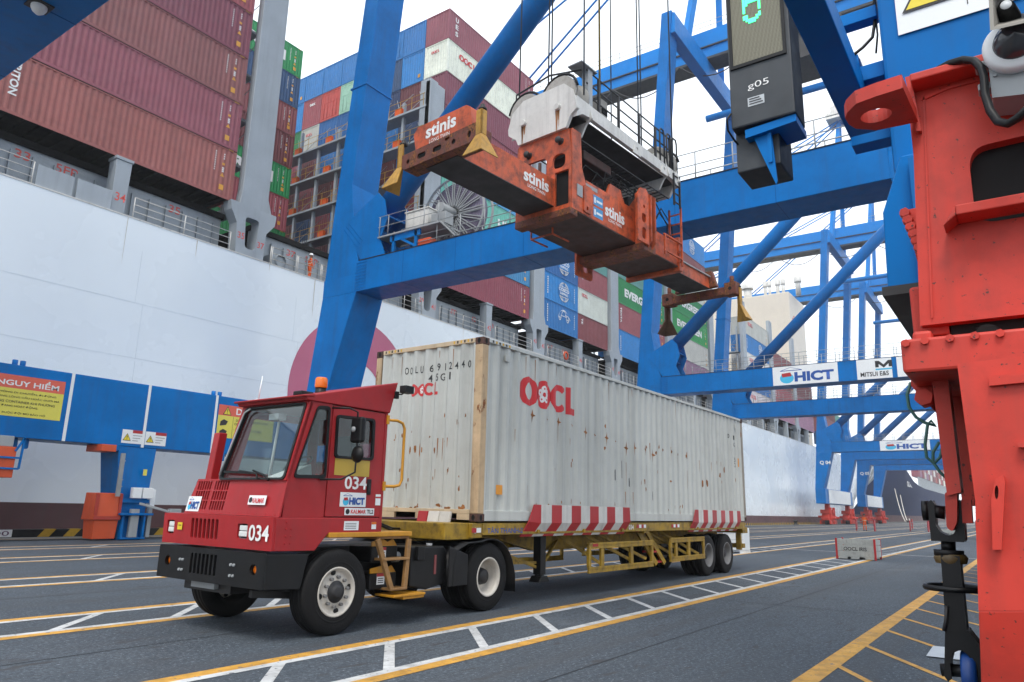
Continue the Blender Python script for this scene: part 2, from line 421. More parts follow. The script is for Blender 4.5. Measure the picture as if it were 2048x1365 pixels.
# hatched strip by the landside rail
mb = MB(); strip(mb, -20, 420, -5.09, -4.88)
hatch = struct(mb.build('hatched_marking', M_mark_y))
hm = MB().add([(-.05,0,0),(.09,0,0),(.09-2.3,-1.5,0),(-.05-2.3,-1.5,0)], [(0,1,2,3)]).mesh('stripe'); hm.materials.append(M_mark_y)
for i in range(34):
    r = bpy.data.objects.new('stripe', hm); COL.objects.link(r); r.parent = hatch; r.location = (-1.9+1.57*i, -5.09, .004)
mb = MB(); strip(mb, -40, 420, 23.28, 23.4); strip(mb, -40, 420, 22.4, 22.5)
struct(mb.build('edge_marking', M_mark_y))
mb = MB(); strip(mb, 26.2, 26.35, -5, 18.2, .008); struct(mb.build('cross_marking', M_mark_w))
M_joint = paint('joint_tar', (40,44,50), .8, .2)
for xj in (-7.4, 4.6, 17.1, 31, 46): struct(strip(MB(), xj, xj+.025, -5, KERB-1.3, .003).build('paving_joint', M_joint))
for yj in (-3.1, 1.05, 6.0): struct(strip(MB(), -40, 300, yj, yj+.02, .003).build('paving_joint', M_joint))
# rails
for yy in (22.2, -6.9):
    mb = MB(); mb.box(-60, 420, yy-.04, yy+.04, .0, .03); struct(mb.build('crane_rail', M_dark))
# kerb: black beam with yellow slanted bars
kerb = struct(MB().box(-40, 420, KERB, KERB+.32, 0, .30).build('kerb', M_black, bevel=.03))
bar = MB().add([(0,0,.008),(.42,0,.008),(.66,0,.296),(.24,0,.296)], [(0,1,2,3)]); bar.add([(.24,0,.3),(.66,0,.3),(.66,.3,.3),(.24,.3,.3)], [(0,1,2,3)])
bm_ = bar.mesh('stripe'); bm_.materials.append(paint('kerb_yellow', (186,146,34), .7, .10, 0, grime=.25, scale=2))
for i in range(160):
    x = -6+.93*i
    if 2.1 < x < 3.4: continue
    r = bpy.data.objects.new('stripe', bm_); COL.objects.link(r); r.parent = kerb; r.location = (x, KERB-.003, .003)
pl = MB().box(2.35, 3.35, KERB-.006, KERB, .02, .29).build('number_plate', M_panel, kerb)
lettering('200', (2.45,KERB-.009,.07), (1,0,0), (0,0,1), .8, .17, paint('ink_purple', (92,60,92), .6), pl)
# ================================================================== shipping containers
class Corr:
    """trapezoid corrugation along u between a and b"""
    def __init__(s, a, b, pitch, depth, fl=.26):
        n = max(1, round((b-a)/pitch)); s.a, s.b, s.n, s.p, s.d = a, b, n, (b-a)/n, depth; s.fl = fl
        s.br = []
        for i in range(n):
            o = a+i*s.p
            for t in (fl/2, .5-fl/2, .5+fl/2, 1-fl/2): s.br.append(o+t*s.p)
    def depth(s, u):
        if u <= s.a or u >= s.b: return 0.0
        t = ((u-s.a)/s.p) % 1.0; f = s.fl/2
        if t < f or t > 1-f: return 0.0
        if t < .5-f: return s.d*(t-f)/(.5-2*f)
        if t <= .5+f: return s.d
        return s.d*(1-f-t)/(.5-2*f)
    def us(s): return [s.a]+s.br+[s.b]
    def wall(s, mb, z0, z1, fn):
        us = s.us(); vs = []
        for u in us: d = s.depth(u) if s.a < u < s.b else 0.0; vs += [fn(u,d,z0), fn(u,d,z1)]
        mb.add(vs, [(2*i,2*i+2,2*i+3,2*i+1) for i in range(len(us)-1)])
    def conform(s, fn, lift=.003):
        """lettering follows the corrugation: cut at every fold, then pushed onto the sheet"""
        def go(me, o, xd, ud):
            sgn = 1 if max(xd, key=abs) > 0 else -1
            ax = 0 if abs(xd.x) > abs(xd.y) else 1
            for v in me.vertices: v.co = Vector((o[ax]+xd[ax]*v.co.x, o[2]+v.co.y, 0))
            bm = bmesh.new(); bm.from_mesh(me)
            lo = min(v.co.x for v in bm.verts); hi = max(v.co.x for v in bm.verts)
            for b in s.br:
                if lo < b < hi: bmesh.ops.bisect_plane(bm, geom=bm.verts[:]+bm.edges[:]+bm.faces[:], dist=1e-6, plane_co=(b,0,0), plane_no=(1,0,0))
            for v in bm.verts: v.co = Vector(fn(v.co.x, s.depth(v.co.x)-lift, v.co.y))
            bm.to_mesh(me); bm.free()
        return go

# ---- the grey forty-foot box on the trailer
ZC, LC, WC, HC = 1.32, 12.192, 2.438, 2.896
box = thing('shipping_container', 'weathered pale grey forty-foot container with red logo riding on the yellow trailer', 'container', (6.1,1.22,ZC), frame=FT)
cs = Corr(.16, LC-.16, .283, .036); cf = Corr(.16, WC-.16, .265, .046)
fs = lambda u, d, z: (u, .014+d, z); ff = lambda u, d, z: (.014+d, u, z)
mb = MB(); cs.wall(mb, ZC+.16, ZC+HC-.06, fs); mb.build('side_wall', M_cont, box)
mb = MB(); cf.wall(mb, ZC+.165, ZC+HC-.075, ff); mb.build('end_wall', M_cont, box)
mb = MB(); cs.wall(mb, ZC+.16, ZC+HC-.06, lambda u,d,z: (u, WC-.014-d, z)); mb.build('side_wall', M_cont, box)
mb = MB(); mb.box(LC-.06, LC-.03, .1, WC-.1, ZC+.1, ZC+HC-.1)
for yy in (.45,.85,1.55,1.95): mb.tube((LC-.012,yy,ZC+.12), (LC-.012,yy,ZC+HC-.12), .018)
mb.build('door', M_cont, box)
mb = MB(); mb.box(.1, LC-.1, .06, WC-.06, ZC+HC-.045, ZC+HC-.02); mb.build('roof', M_cont, box)
mb = MB(); mb.box(.12, LC-.12, .08, WC-.08, ZC+.13, ZC+.158)
for i in range(38): x = .4+i*.305; mb.box(x, x+.05, .06, WC-.06, ZC+.03, ZC+.129)
mb.build('floor', M_dark, box)
for yy in (.0, WC-.06):
    MB().box(.16, LC-.16, yy, yy+.06, ZC+HC-.068, ZC+HC-.006).build('top_rail', M_cont, box, .006)
    MB().box(.16, LC-.16, yy+.004, yy+.056, ZC+.012, ZC+.17).build('bottom_rail', M_cont, box, .006)
M_crail = paint('container_worn_rail', (206,184,152), .6, .08, .3, rust=.26, scale=2.6, rnd=False)
MB().box(.002, .07, .165, WC-.165, ZC+HC-.078, ZC+HC-.004).build('end_rail', M_crail, box, .006)
mb = MB(); mb.box(.004, .07, .165, WC-.165, ZC+.115, ZC+.18)
for a, b in ((.165,.42),(.88,1.30),(1.78,WC-.165)): mb.box(.006, .06, a, b, ZC+.02, ZC+.114)
mb.build('end_sill', M_crail, box, .005)
MB().box(LC-.07, LC-.002, .165, WC-.165, ZC+HC-.11, ZC+HC-.004).build('door_header', M_cont, box)
MB().box(LC-.07, LC-.002, .165, WC-.165, ZC+.02, ZC+.14).build('door_sill', M_cont, box)
def post(x0, x1, y0, y1, m):
    MB().box(x0, x1, y0, y1, ZC+.118, ZC+HC-.118).build('corner_post', m, box, .012)
post(.003,.158,.003,.16, M_contpost); post(.003,.158,WC-.14,WC-.003, M_contpost)
post(LC-.158,LC-.003,.003,.16, paint('rear_post', (150,142,130), .6, .1, .4, rust=.35, scale=2.2)); post(LC-.158,LC-.003,WC-.16,WC-.003, M_cont)
def casting(parent, x, y, z, sx, sy, m=M_cast):
    """corner fitting with its oval hand holes"""
    X0, X1 = sorted((x, x+sx*.178)); Y0, Y1 = sorted((y, y+sy*.162)); mb = MB(); mb.box(X0, X1, Y0, Y1, z, z+.118)
    def oval(c, ax, s):
        pts = circ(0, 0, .032, 14, .045); vs = [((c[0]+s*.0015, c[1]+a, c[2]+b) if ax == 0 else (c[0]+a, c[1]+s*.0015, c[2]+b)) for a, b in pts]
        mb.add(vs, [tuple(range(14))], 1)
    oval((x, (Y0+Y1)/2, z+.059), 0, -sx); oval(((X0+X1)/2, y, z+.059), 1, -sy)
    mb.build('corner_casting', [m, M_void], parent, .008)
for x, sx in ((0,1),(LC,-1)):
    for y, sy in ((0,1),(WC,-1)):
        for z in (ZC, ZC+HC-.118): casting(box, x, y, z, sx, sy)
# black and yellow hazard ticks on the top rails
mb = MB()
for i in range(6):
    mb.box(.0, .003, .22+i*.075, .25+i*.075, ZC+HC-.06, ZC+HC-.016, i % 2)
    mb.box(.0, .003, WC-.22-i*.075-.03, WC-.22-i*.075, ZC+HC-.06, ZC+HC-.016, i % 2)
    mb.box(.25+i*.09, .29+i*.09, -.003, .0, ZC+HC-.055, ZC+HC-.016, i % 2)
mb.build('hazard_tape', [M_ink, paint('tape_yellow', (214,166,30), .5)], box)
# forklift-like clips near the top of the wall
mb = MB(); mb.box(.62, .72, -.001, .022, ZC+HC-.30, ZC+HC-.20); mb.box(LC-.62, LC-.55, -.001, .022, ZC+HC-.32, ZC+HC-.2); mb.build('lashing_plate', M_cont, box)
def oocl(o, xd, ud, w, h, parent, conf, lift=.0, conf2=None):
    """heavy four-letter company mark with a plum blossom in the second letter"""
    u = w/3.72
    P = ringpolys(.55,.5,.55,.24,0,26,.5,.30)+[(circ(1.52,.5,.50,30,.5),0)]+ringpolys(2.52,.5,.55,.24,0,20,.5,.28,R(42),R(318))
    P += [([(3.08,0),(3.72,0),(3.72,.24),(3.34,.24),(3.34,1),(3.08,1)],0)]
    mb = MB()
    for q in P: mb.add([(a*u,b*h,0) for a,b in q[0]], [tuple(range(len(q[0])))])
    lo = place(mb.mesh('logo'), o, xd, ud, M_logo, parent, 'logo', conf)
    n = Vector(xd).cross(Vector(ud)).normalized()
    def layer(polys, mat, k):
        mb = MB()
        for q in polys: mb.add([(a*u,b*h,0) for a,b in q], [tuple(range(len(q)))])
        place(mb.mesh('blossom'), Vector(o)+n*(.003*k), xd, ud, mat, lo, 'blossom', conf2[k-1] if conf2 else None)
    pet = [circ(1.52+.185*math.cos(R(90+72*k)), .5+.19*math.sin(R(90+72*k)), .125, 14, .13) for k in range(5)]
    layer(pet, M_wht, 1)
    layer([circ(1.52,.5,.075,10,.08)]+[circ(1.52+.2*math.cos(R(90+72*k)), .5+.21*math.sin(R(90+72*k)), .035, 8) for k in range(5)], M_logo, 2)
cS = cs.conform(fs); cF = cf.conform(ff); cS2 = cs.conform(fs, .005)
oocl((1.08,0,ZC+1.94), (1,0,0), (0,0,1), 1.80, .51, box, cS, 0, (cs.conform(fs,.005), cs.conform(fs,.007)))
oocl((0,1.60,ZC+2.02), (0,-1,0), (0,0,1), .66, .215, box, cF, 0, (cf.conform(ff,.005), cf.conform(ff,.007)))
for s_, a_, b_, z_ in (('O O',1.72,1.58,2.42),('L U',1.47,1.33,2.42),('6',1.16,1.10,2.42),('9 1',.97,.82,2.42),('2 4',.71,.55,2.42),('4 0',.44,.28,2.42),('4',1.17,1.11,2.25),('5 G',.99,.83,2.25),('1',.70,.67,2.25)):
    lettering(s_, (0,a_,ZC+z_), (0,-1,0), (0,0,1), a_-b_, .125, M_ink, box, .012, conform=cF)
for i, (a, b) in enumerate(((11.05,2.26),(11.42,2.24),(11.42,2.04),(11.42,1.62),(11.42,1.48))):
    lettering('01G52'[i], (a,0,ZC+b), (1,0,0), (0,0,1), .08, .12, M_ink, box, .012, conform=cS)
flat([paint('tag_orange', (226,150,50), .5)], [([(0,0),(.17,0),(.17,.15),(0,.15)],0)], (.46,.011,ZC+.42), (1,0,0), (0,0,1), box, 'hazard_label')
flat([paint('tag_orange', (226,150,50), .5)], [([(0,0),(.10,0),(.10,.24),(0,.24)],0)], (11.7,.011,ZC+1.5), (1,0,0), (0,0,1), box, 'hazard_label')
# rust scars: chips and runs of real shape, lying on the sheet
M_scar = paint('rust_scar', (156,102,56), .85, .25, 0, grime=.5, scale=9)
rnd = random.Random(3); mb = MB()
def scar(u, z, w, h, cor):
    n = 9; pts = []
    for i in range(n):
        t = 2*math.pi*i/n; q = .45+.55*rnd.random(); pts.append((u+w*q*math.cos(t), z+h*q*math.sin(t)))
    return pts
sc_side, sc_front = MB(), MB()
def put(mbx, pts): mbx.add([(a,b,0) for a,b in pts], [tuple(range(len(pts)))])
for i in range(12):
    x0_, z0_ = 1.5+.43*i+rnd.uniform(-.04,.04), ZC+1.80-.03*i+rnd.uniform(-.06,.05); k_ = rnd.uniform(.6,1.2)
    put(sc_side, [(x0_-.05*k_,z0_),(x0_-.012,z0_-.03*k_),(x0_-.006,z0_-.17*k_),(x0_+.012,z0_-.04*k_),(x0_+.075*k_,z0_-.012),(x0_+.015,z0_+.02*k_),(x0_+.004,z0_+.12*k_),(x0_-.014,z0_+.025)])
for i in range(6): put(sc_side, scar(5.95+.42*i, ZC+1.56+rnd.uniform(-.12,.06), .05, .05, cs))
for i in range(16): put(sc_side, scar(rnd.uniform(.8,11.6), ZC+rnd.uniform(.5,1.9), rnd.uniform(.012,.035), rnd.uniform(.03,.09), cs))
for i in range(40): put(sc_side, scar(rnd.uniform(1.2,11.9), ZC+rnd.uniform(.18,.36), rnd.uniform(.008,.022), rnd.uniform(.03,.08), cs))
for x, z in ((10.1,1.5),(10.45,1.48),(10.3,1.2),(9.4,.95),(9.1,.94),(8.1,1.55),(10.6,1.36)): put(sc_side, scar(x, ZC+z, .05, .11, cs))
for i in range(4): put(sc_front, scar(1.5-.09*i, ZC+1.15+rnd.uniform(-.06,.06), .022, rnd.uniform(.05,.16), cf))
for i in range(22): put(sc_front, scar(rnd.uniform(.25,2.2), ZC+rnd.uniform(.2,1.7), rnd.uniform(.008,.022), rnd.uniform(.02,.07), cf))
for i in range(14): put(sc_front, scar(rnd.uniform(.25,2.2), ZC+rnd.uniform(.17,.24), rnd.uniform(.02,.06), rnd.uniform(.02,.05), cf))
for i in range(34):      # thin runs of rust below the scars and the top rail
    x = rnd.uniform(.4,11.8); z = ZC+rnd.choice((2.78,2.78,1.7,1.5,1.2,.6)); h = rnd.uniform(.12,.55); w = rnd.uniform(.004,.010)
    put(sc_side, [(x-w,z),(x+w,z),(x+w*.7,z-h*.6),(x+w*.2,z-h),(x-w*.5,z-h*.7)])
for i in range(12):
    x = rnd.uniform(.25,2.2); z = ZC+rnd.choice((2.76,2.76,1.3,.8)); h = rnd.uniform(.10,.4); w = rnd.uniform(.004,.009)
    put(sc_front, [(x-w,z),(x+w,z),(x+w*.5,z-h),(x-w*.3,z-h*.8)])
def place_scar(mbx, conf, xd, nm):
    me = mbx.mesh(nm); return place(me, (0,0,0), xd, (0,0,1), M_scar, box, nm, conf)
o_ = place_scar(sc_side, cs.conform(fs,.002), (1,0,0), 'rust_patches'); o_["kind"] = "stuff"
o_ = place_scar(sc_front, cf.conform(ff,.002), (0,1,0), 'rust_patches'); o_["kind"] = "stuff"
M_scuff = paint('scuff_black', (70,72,74), .8, .2)
mb = MB()
for x, z, h in ((5.05,2.05,.34),(4.72,1.05,.22),(4.42,.92,.12),(5.1,.8,.1),(6.2,.55,.1)): put(mb, [(x-.018,ZC+z-h*.8),(x+.02,ZC+z-h),(x+.028,ZC+z),(x+.012,ZC+z+h),(x-.02,ZC+z+h*.7)])
place(mb.mesh('scuff_marks'), (0,0,0), (1,0,0), (0,0,1), M_scuff, box, 'scuff_marks', cs.conform(fs,.0025))
# ================================================================== wheels, trailer, tractor (frame FT: x back, y towards the ship, z up)
def wheel(parent, x, y, s, r=.5, w=.28, front=False, rim=M_rim, name='wheel'):
    """tyre and rim as one part with sub-parts; s=-1: outside faces the camera side"""
    c = (x, y, r)
    prof = [(-.5*w,.58*r),(-.5*w,.80*r),(-.47*w,.93*r),(-.40*w,.985*r),(-.30*w,r),(-.29*w,.972*r),(-.26*w,.972*r),(-.25*w,r),(-.05*w,r),(-.04*w,.972*r),(.04*w,.972*r),(.05*w,r),(.25*w,r),(.26*w,.972*r),(.29*w,.972*r),(.30*w,r),(.40*w,.985*r),(.47*w,.93*r),(.5*w,.80*r),(.5*w,.58*r),(.42*w,.55*r),(-.42*w,.55*r),(-.5*w,.58*r)]
    t = MB().lathe(prof, c, 1, 48); t.lathe([(-.497*w,.66*r),(-.512*w,.68*r),(-.512*w,.70*r),(-.497*w,.72*r)], c, 1, 48); t.lathe([(.497*w,.66*r),(.512*w,.68*r),(.512*w,.70*r),(.497*w,.72*r)], c, 1, 48)
    ty = t.build('tyre', M_tyre, parent)
    R0 = .57*r; f = -s  # f: towards outside
    m = MB()
    if front:   # convex disc, bolts on a ring, dark hub
        m.lathe([(s*.50*w,R0*1.02),(s*.53*w,R0*.985),(s*.50*w,R0*.93),(s*.36*w,R0*.86),(s*.34*w,R0*.74),(s*.40*w,R0*.62),(s*.44*w,R0*.46),(s*.44*w,R0*.2)], c, 1, 40)
        rm = m.build('rim', rim, ty)
        b = MB()
        for i in range(10):
            a = 2*math.pi*i/10+.2; px, pz = x+R0*.60*math.cos(a), r+R0*.60*math.sin(a)
            b.tube((px,y+s*.40*w,pz), (px,y+s*.55*w,pz), .021, 6)
        b.split('wheel_nut', M_rimgrey, ty)
        h = MB(); h.lathe([(s*.44*w,R0*.46),(s*.47*w,R0*.44),(s*.47*w,R0*.30),(s*.60*w,R0*.26),(s*.62*w,R0*.18),(s*.62*w,.0)], c, 1, 24); h.build('hub', M_dark, ty)
        d = MB()
        for i in (2,4.5,7,9.5):
            a = 2*math.pi*i/10+.5; d.tube((x+R0*.80*math.cos(a),y+s*.345*w,r+R0*.80*math.sin(a)), (x+R0*.80*math.cos(a),y+s*.385*w,r+R0*.80*math.sin(a)), .035, 10)
        d.split('hand_hole', M_void, ty)
    else:       # dished disc
        m.lathe([(s*.50*w,R0*1.02),(s*.53*w,R0*.985),(s*.50*w,R0*.92),(s*.30*w,R0*.86),(-s*.25*w,R0*.80),(-s*.30*w,R0*.66),(-s*.22*w,R0*.45),(-s*.22*w,R0*.1)], c, 1, 40)
        m.build('rim', rim, ty)
        h = MB(); h.lathe([(-s*.22*w,R0*.46),(-s*.05*w,R0*.44),(s*.18*w,R0*.38),(s*.25*w,R0*.30),(s*.26*w,.0)], c, 1, 24); h.build('hub', M_dark, ty)
    return ty

# ---- trailer chassis
trl = thing('semi_trailer', 'yellow skeletal container trailer with red and white striped side guards', 'trailer', (6,1.22,0), frame=FT)
for y0 in (.72, 1.60):
    m = MB(); m.box(-.55,12.2,y0,y0+.13,1.205,1.23); m.box(-.55,1.4,y0+.05,y0+.08,1.04,1.205); m.box(-.55,1.4,y0,y0+.13,1.02,1.04)
    m.prism([(1.4,1.02),(2.6,.78),(11.9,.78),(11.9,.80),(2.62,.80),(1.42,1.04)],1,y0,y0+.13); m.prism([(1.4,1.205),(1.4,1.04),(2.62,.80),(11.9,.80),(11.9,1.205)],1,y0+.05,y0+.08)
    m.build('main_beam', M_yellow, trl)
m = MB()
for x in (2.0,3.2,4.4,5.6,6.8,8.0,9.2,10.4,11.6): m.box(x-.05,x+.05,.85,1.60,.86,1.1)
m.split('cross_member', M_yellow, trl)
for x in (.05, 5.85, 12.0):
    MB().box(x-.12,x+.12,.03,2.41,1.08,1.30).build('bolster', M_yellow, trl, .01)
m = MB(); m.prism([(-.62,1.06),(-.62,1.30),(.05,1.30),(.05,1.06)],1,.10,2.34); m.build('front_bolster', M_yellow, trl, .012)
MB().box(.17,12.0,.02,.09,1.12,1.30).build('side_rail', M_yellow, trl, .008)
MB().box(.17,12.0,2.34,2.41,1.12,1.30).build('side_rail', M_yellow, trl, .008)
lettering('TÂN THANH-2', (.28,.017,1.145), (1,0,0), (0,0,1), .95, .10, M_navy, trl, .01)
lettering('034', (5.0,.017,1.16), (1,0,0), (0,0,1), .22, .10, M_wht, trl, .015)
def reflector(x, z, n, y=.017):
    m = MB()
    for i in range(n): m.box(x+i*.11, x+i*.11+.11, y-.004, y, z, z+.07, i % 2)
    m.build('reflective_tape', [M_skred, M_panel], trl)
reflector(5.35,1.19,4); reflector(7.1,1.19,4); reflector(-.1,1.16,2)
m = MB(); m.disc((-.0,.028,1.19),1,.045,16); m.build('marker_lamp', M_lamp, trl)
for y_ in (2.39, 1.95, 2.16):   # striped guide plates at the front corner, seen edge on
    m = MB(); m.prism([(y_-.04,1.34),(y_+.02,1.38),(y_+.02,1.64),(y_-.04,1.60)],0,-.52,-.36); 
m = MB()
for i, (ya, yb, mi) in enumerate(((.93,1.13,0),(.70,.93,1),(.48,.70,1))):
    m.hexa([(-.18+i*.02,ya,1.08),(-.18+i*.02,yb,1.08),(-.14+i*.02,yb,1.08),(-.14+i*.02,ya,1.08)],[(-.10+i*.02,ya,1.46),(-.10+i*.02,yb,1.46),(-.06+i*.02,yb,1.46),(-.06+i*.02,ya,1.46)],mi)
m.split('guide_plate', [M_skred, M_white], trl, .006)
# striped side guards: bent plates (upright above, folded inwards below), each stripe a plate of its own
def striped(x0, x1, n, z1=1.60, zm=1.30, z0=1.08):
    w = (x1-x0)/n
    for i in range(n):
        a, b = x0+i*w, x0+(i+1)*w; t = .16
        m = MB(); pts = lambda x, e: [(x+e*0,-.035,z1-(.25 if (i==0 and x==a) or (i==n-1 and x==b) else 0)*.0),(x,-.035,zm),(x-.16,.05,z0)]
        A, B = pts(a,0), pts(b,0)
        if i == 0: A = [(a+.12,-.035,z1),(a-.04,-.035,zm+.02),(a-.16,.05,z0)]
        if i == n-1: B = [(b-.03,-.035,z1),(b,-.035,zm+.02),(b-.16,.05,z0)]
        th = Vector((0,.012,.004)); q = A+B; vs = [Vector(p) for p in q]+[Vector(p)+th for p in q]
        m.add(vs, [(0,1,4,3),(1,2,5,4),(6,9,10,7),(7,10,11,8),(0,3,9,6),(2,8,11,5),(0,6,7,1),(1,7,8,2),(3,4,10,9),(4,5,11,10)])
        m.build('stripe_plate', M_skred if i % 2 == 0 else M_white, trl)
    m = MB()
    for x in (x0+.3, (x0+x1)/2, x1-.3): m.box(x-.03,x+.03,-.02,.10,1.13,1.19)
    m.split('guard_bracket', M_yellow, trl)
striped(1.36, 4.98, 11); striped(8.30, 11.62, 11)
# landing leg with foot
for y_ in (.22, 2.06):
    m = MB(); m.box(2.07,2.24,y_,y_+.16,.42,1.12); m.box(2.09,2.22,y_+.02,y_+.14,.36,.42); m.prism([(1.98,.30),(2.33,.30),(2.25,.40),(2.06,.40)],1,y_-.03,y_+.19)
    m.build('landing_leg', M_black, trl, .012)
m = MB(); m.bar((2.15,.3,.52),(.9,.8,.98),.05,.05); m.bar((2.15,.3,.62),(.95,.78,.62),.045,.045); m.bar((.95,.78,.62),(1.6,.78,1.0),.045,.045); m.bar((1.5,.75,1.02),(1.15,.75,.64),.05,.05); m.bar((2.15,2.1,.52),(3.4,1.7,.95),.05,.05); m.bar((2.2,.3,.55),(3.5,.8,.95),.05,.05); m.bar((1.3,.5,.66),(2.1,.5,.66),.06,.08)
m.split('leg_brace', M_yellow, trl)
# side frames (cycle guards): rails, uprights, diagonals
def guard(x0, x1, zt, zb, ups, y=.03):
    g = MB()
    for z in (zt-.06, zb+.06):
        g.box(x0,x1,y,y+.05,z-.055,z-.012); g.box(x0,x1,y+.006,y+.044,z-.012,z+.012); g.box(x0,x1,y,y+.05,z+.012,z+.055)
    for x in (x0+.04, x1-.04): g.box(x-.045,x+.045,y+.004,y+.06,zb+.115,zt-.115)
    for x in ups: g.box(x-.06,x+.06,y+.008,y+.06,zb+.115,zt-.115)
    o = g.build('side_guard', M_yellow, trl, .006); return o
guard(3.42, 6.18, .935, .375, (3.95,5.18)); guard(7.08, 9.10, .965, .43, (7.42,8.15))
guard(3.42, 6.18, .935, .375, (3.95,5.18), 2.33); guard(7.08, 9.10, .965, .43, (7.42,8.15), 2.33)
m = MB()
for x, x2 in ((3.9,3.3),(5.2,4.2),(5.9,4.8),(7.4,6.6),(8.2,7.2),(8.8,7.9)): m.bar((x,.09,.55),(x2,.75,1.1),.06,.06)
m.split('guard_strut', M_yellow, trl)
m = MB(); m.bar((3.55,.029,.885),(3.75,.029,.885),.004,.05); m.build('reflective_tape', M_skred, trl); 
lad = MB()
for d_ in (0,.42): lad.bar((5.75+d_,.20,1.12),(6.35+d_,.06,.42),.05,.10)
lo = lad.build('ladder', M_yellow, trl)
for i in range(4):
    t = i/3; x = 5.72+.62*t; MB().box(x,x+.5,.10-.09*t+.06,.34-.09*t,1.10-.66*t,1.135-.66*t).build('ladder_step', M_skred, lo)
# axles and wheels
for x in (9.42, 10.72):
    MB().tube((x,.3,.5),(x,2.15,.5),.075,12).build('axle', M_dark, trl)
    for yo, s in ((.20,-1),(.52,-1),(2.24,1),(1.92,1)): wheel(trl, x, yo, s, .5, .27, False, M_rimgrey)
m = MB()
for y_ in (.78,1.66): m.box(8.7,11.4,y_-.05,y_+.05,.66,.74); m.box(9.95,10.2,y_-.06,y_+.06,.5,.80)
m.split('suspension_spring', M_dark, trl)
MB().box(12.0,12.4,.06,2.38,1.0,1.17).build('rear_beam', M_yellow, trl, .01)
m = MB(); m.box(11.9,12.0,.1,.24,.55,1.0); m.box(11.9,12.0,2.2,2.34,.55,1.0); m.box(11.95,12.15,.06,2.38,.60,.72); m.build('rear_bumper', M_yellow, trl, .008)
def rrect(pts, r, n=5):
    """round the corners of a polygon"""
    out = []; k = len(pts)
    for i in range(k):
        p, a, b = Vector(pts[i]), Vector(pts[i-1]), Vector(pts[(i+1)%k]); da, db = (a-p), (b-p)
        ra = min(r, da.length*.45, db.length*.45); s, e = p+da.normalized()*ra, p+db.normalized()*ra
        for j in range(n+1):
            t = j/n; q = s*(1-t)**2+p*2*t*(1-t)+e*t*t; out.append((q.x,q.y))
    return out
def quad(x0, x1, y0, y1): return [(x0,y0),(x1,y0),(x1,y1),(x0,y1)]
def holed(outer, holes, th):
    """plate with cut-outs, local xy, thickness along z"""
    cu = bpy.data.curves.new("plate", 'CURVE'); cu.dimensions = '2D'; cu.fill_mode = 'BOTH'; cu.extrude = th/2
    for pl in [outer]+list(holes):
        sp = cu.splines.new('POLY'); sp.points.add(len(pl)-1); sp.use_cyclic_u = True
        for i, (a,b) in enumerate(pl): sp.points[i].co = (a,b,0,1)
    ob = bpy.data.objects.new("tmp", cu); COL.objects.link(ob)
    me = bpy.data.meshes.new_from_object(ob); bpy.data.objects.remove(ob); bpy.data.curves.remove(cu)
    for p in me.polygons: p.use_smooth = False
    return me
def plate(outer, holes, th, o, xd, ud, mat, parent, name, bevel=0, nd=None):
    me = holed(outer, holes, th); o, xd, ud = Vector(o), Vector(xd), Vector(ud); n = xd.cross(ud).normalized() if nd is None else Vector(nd)
    for v in me.vertices: v.co = o+xd*v.co.x+ud*v.co.y+n*v.co.z
    me.materials.clear(); me.materials.append(mat)
    return link(name, me, mat, parent, bevel)
SIDE = ((0,.0,0),(1,0,0),(0,0,1))       # a plate in the XZ plane: local x -> X, y -> Z
FRONT = ((0,0,0),(0,1,0),(0,0,1))       # a plate in the YZ plane

trk = thing('terminal_tractor', 'red port terminal tractor numbered 034 pulling the yellow trailer', 'tractor', (-1.5,1.2,0), frame=FT)
# black bumper: front plate with slots, returning along the near side
slots = [rrect(quad(.98+i*.085,1.038+i*.085,.67,.91), .012, 2) for i in range(7)]
lampo = [circ(.26,.79,.062,18), circ(2.06,.79,.062,18)]
plate(quad(.05,2.27,.585,.975), slots+lampo, .03, (-3.655,0,0), (0,1,0), (0,0,1), M_black, trk, 'bumper', .008)
m = MB(); m.prism([(-3.67,.585),(-3.18,.565),(-3.09,.955),(-3.67,.97)],1,.03,.07); m.prism([(-3.67,.585),(-3.18,.565),(-3.09,.955),(-3.67,.97)],1,2.25,2.29); m.box(-3.64,-3.10,.07,2.25,.945,.965); m.box(-3.64,-3.25,.07,2.25,.59,.61); m.split('bumper_return', M_black, trk, .01)
MB().box(-3.636,-3.62,.9,1.75,.62,.94).build('bumper_backing', M_dark, trk)
for y_ in (.26,2.06):
    m = MB(); m.lathe([(-.01,.0),(-.01,.045),(.03,.06)], (-3.625,y_,.79), 0, 18); m.build('indicator_lamp', M_amber, trk)
m = MB()
for y_ in (.62,.68,1.70,1.76):
    for z_ in (.70,.82): m.tube((-3.69,y_,z_),(-3.66,y_,z_),.016,8)
m.split('bumper_bolt', M_grey, trk)
m = MB(); m.box(-3.50,-3.1,.9,1.9,.46,.56); m.tube((-2.64,.3,.46),(-2.64,2.1,.46),.07,10); m.box(-2.9,-2.4,.7,.85,.5,.62); m.box(-2.9,-2.4,1.6,1.75,.5,.62); m.bar((-3.5,.5,.5),(-2.9,.4,.45),.08,.08); m.build('front_axle', M_dark, trk)
MB().box(-3.56,-3.46,1.15,1.65,.50,.575).build('tow_plate', M_grey, trk)
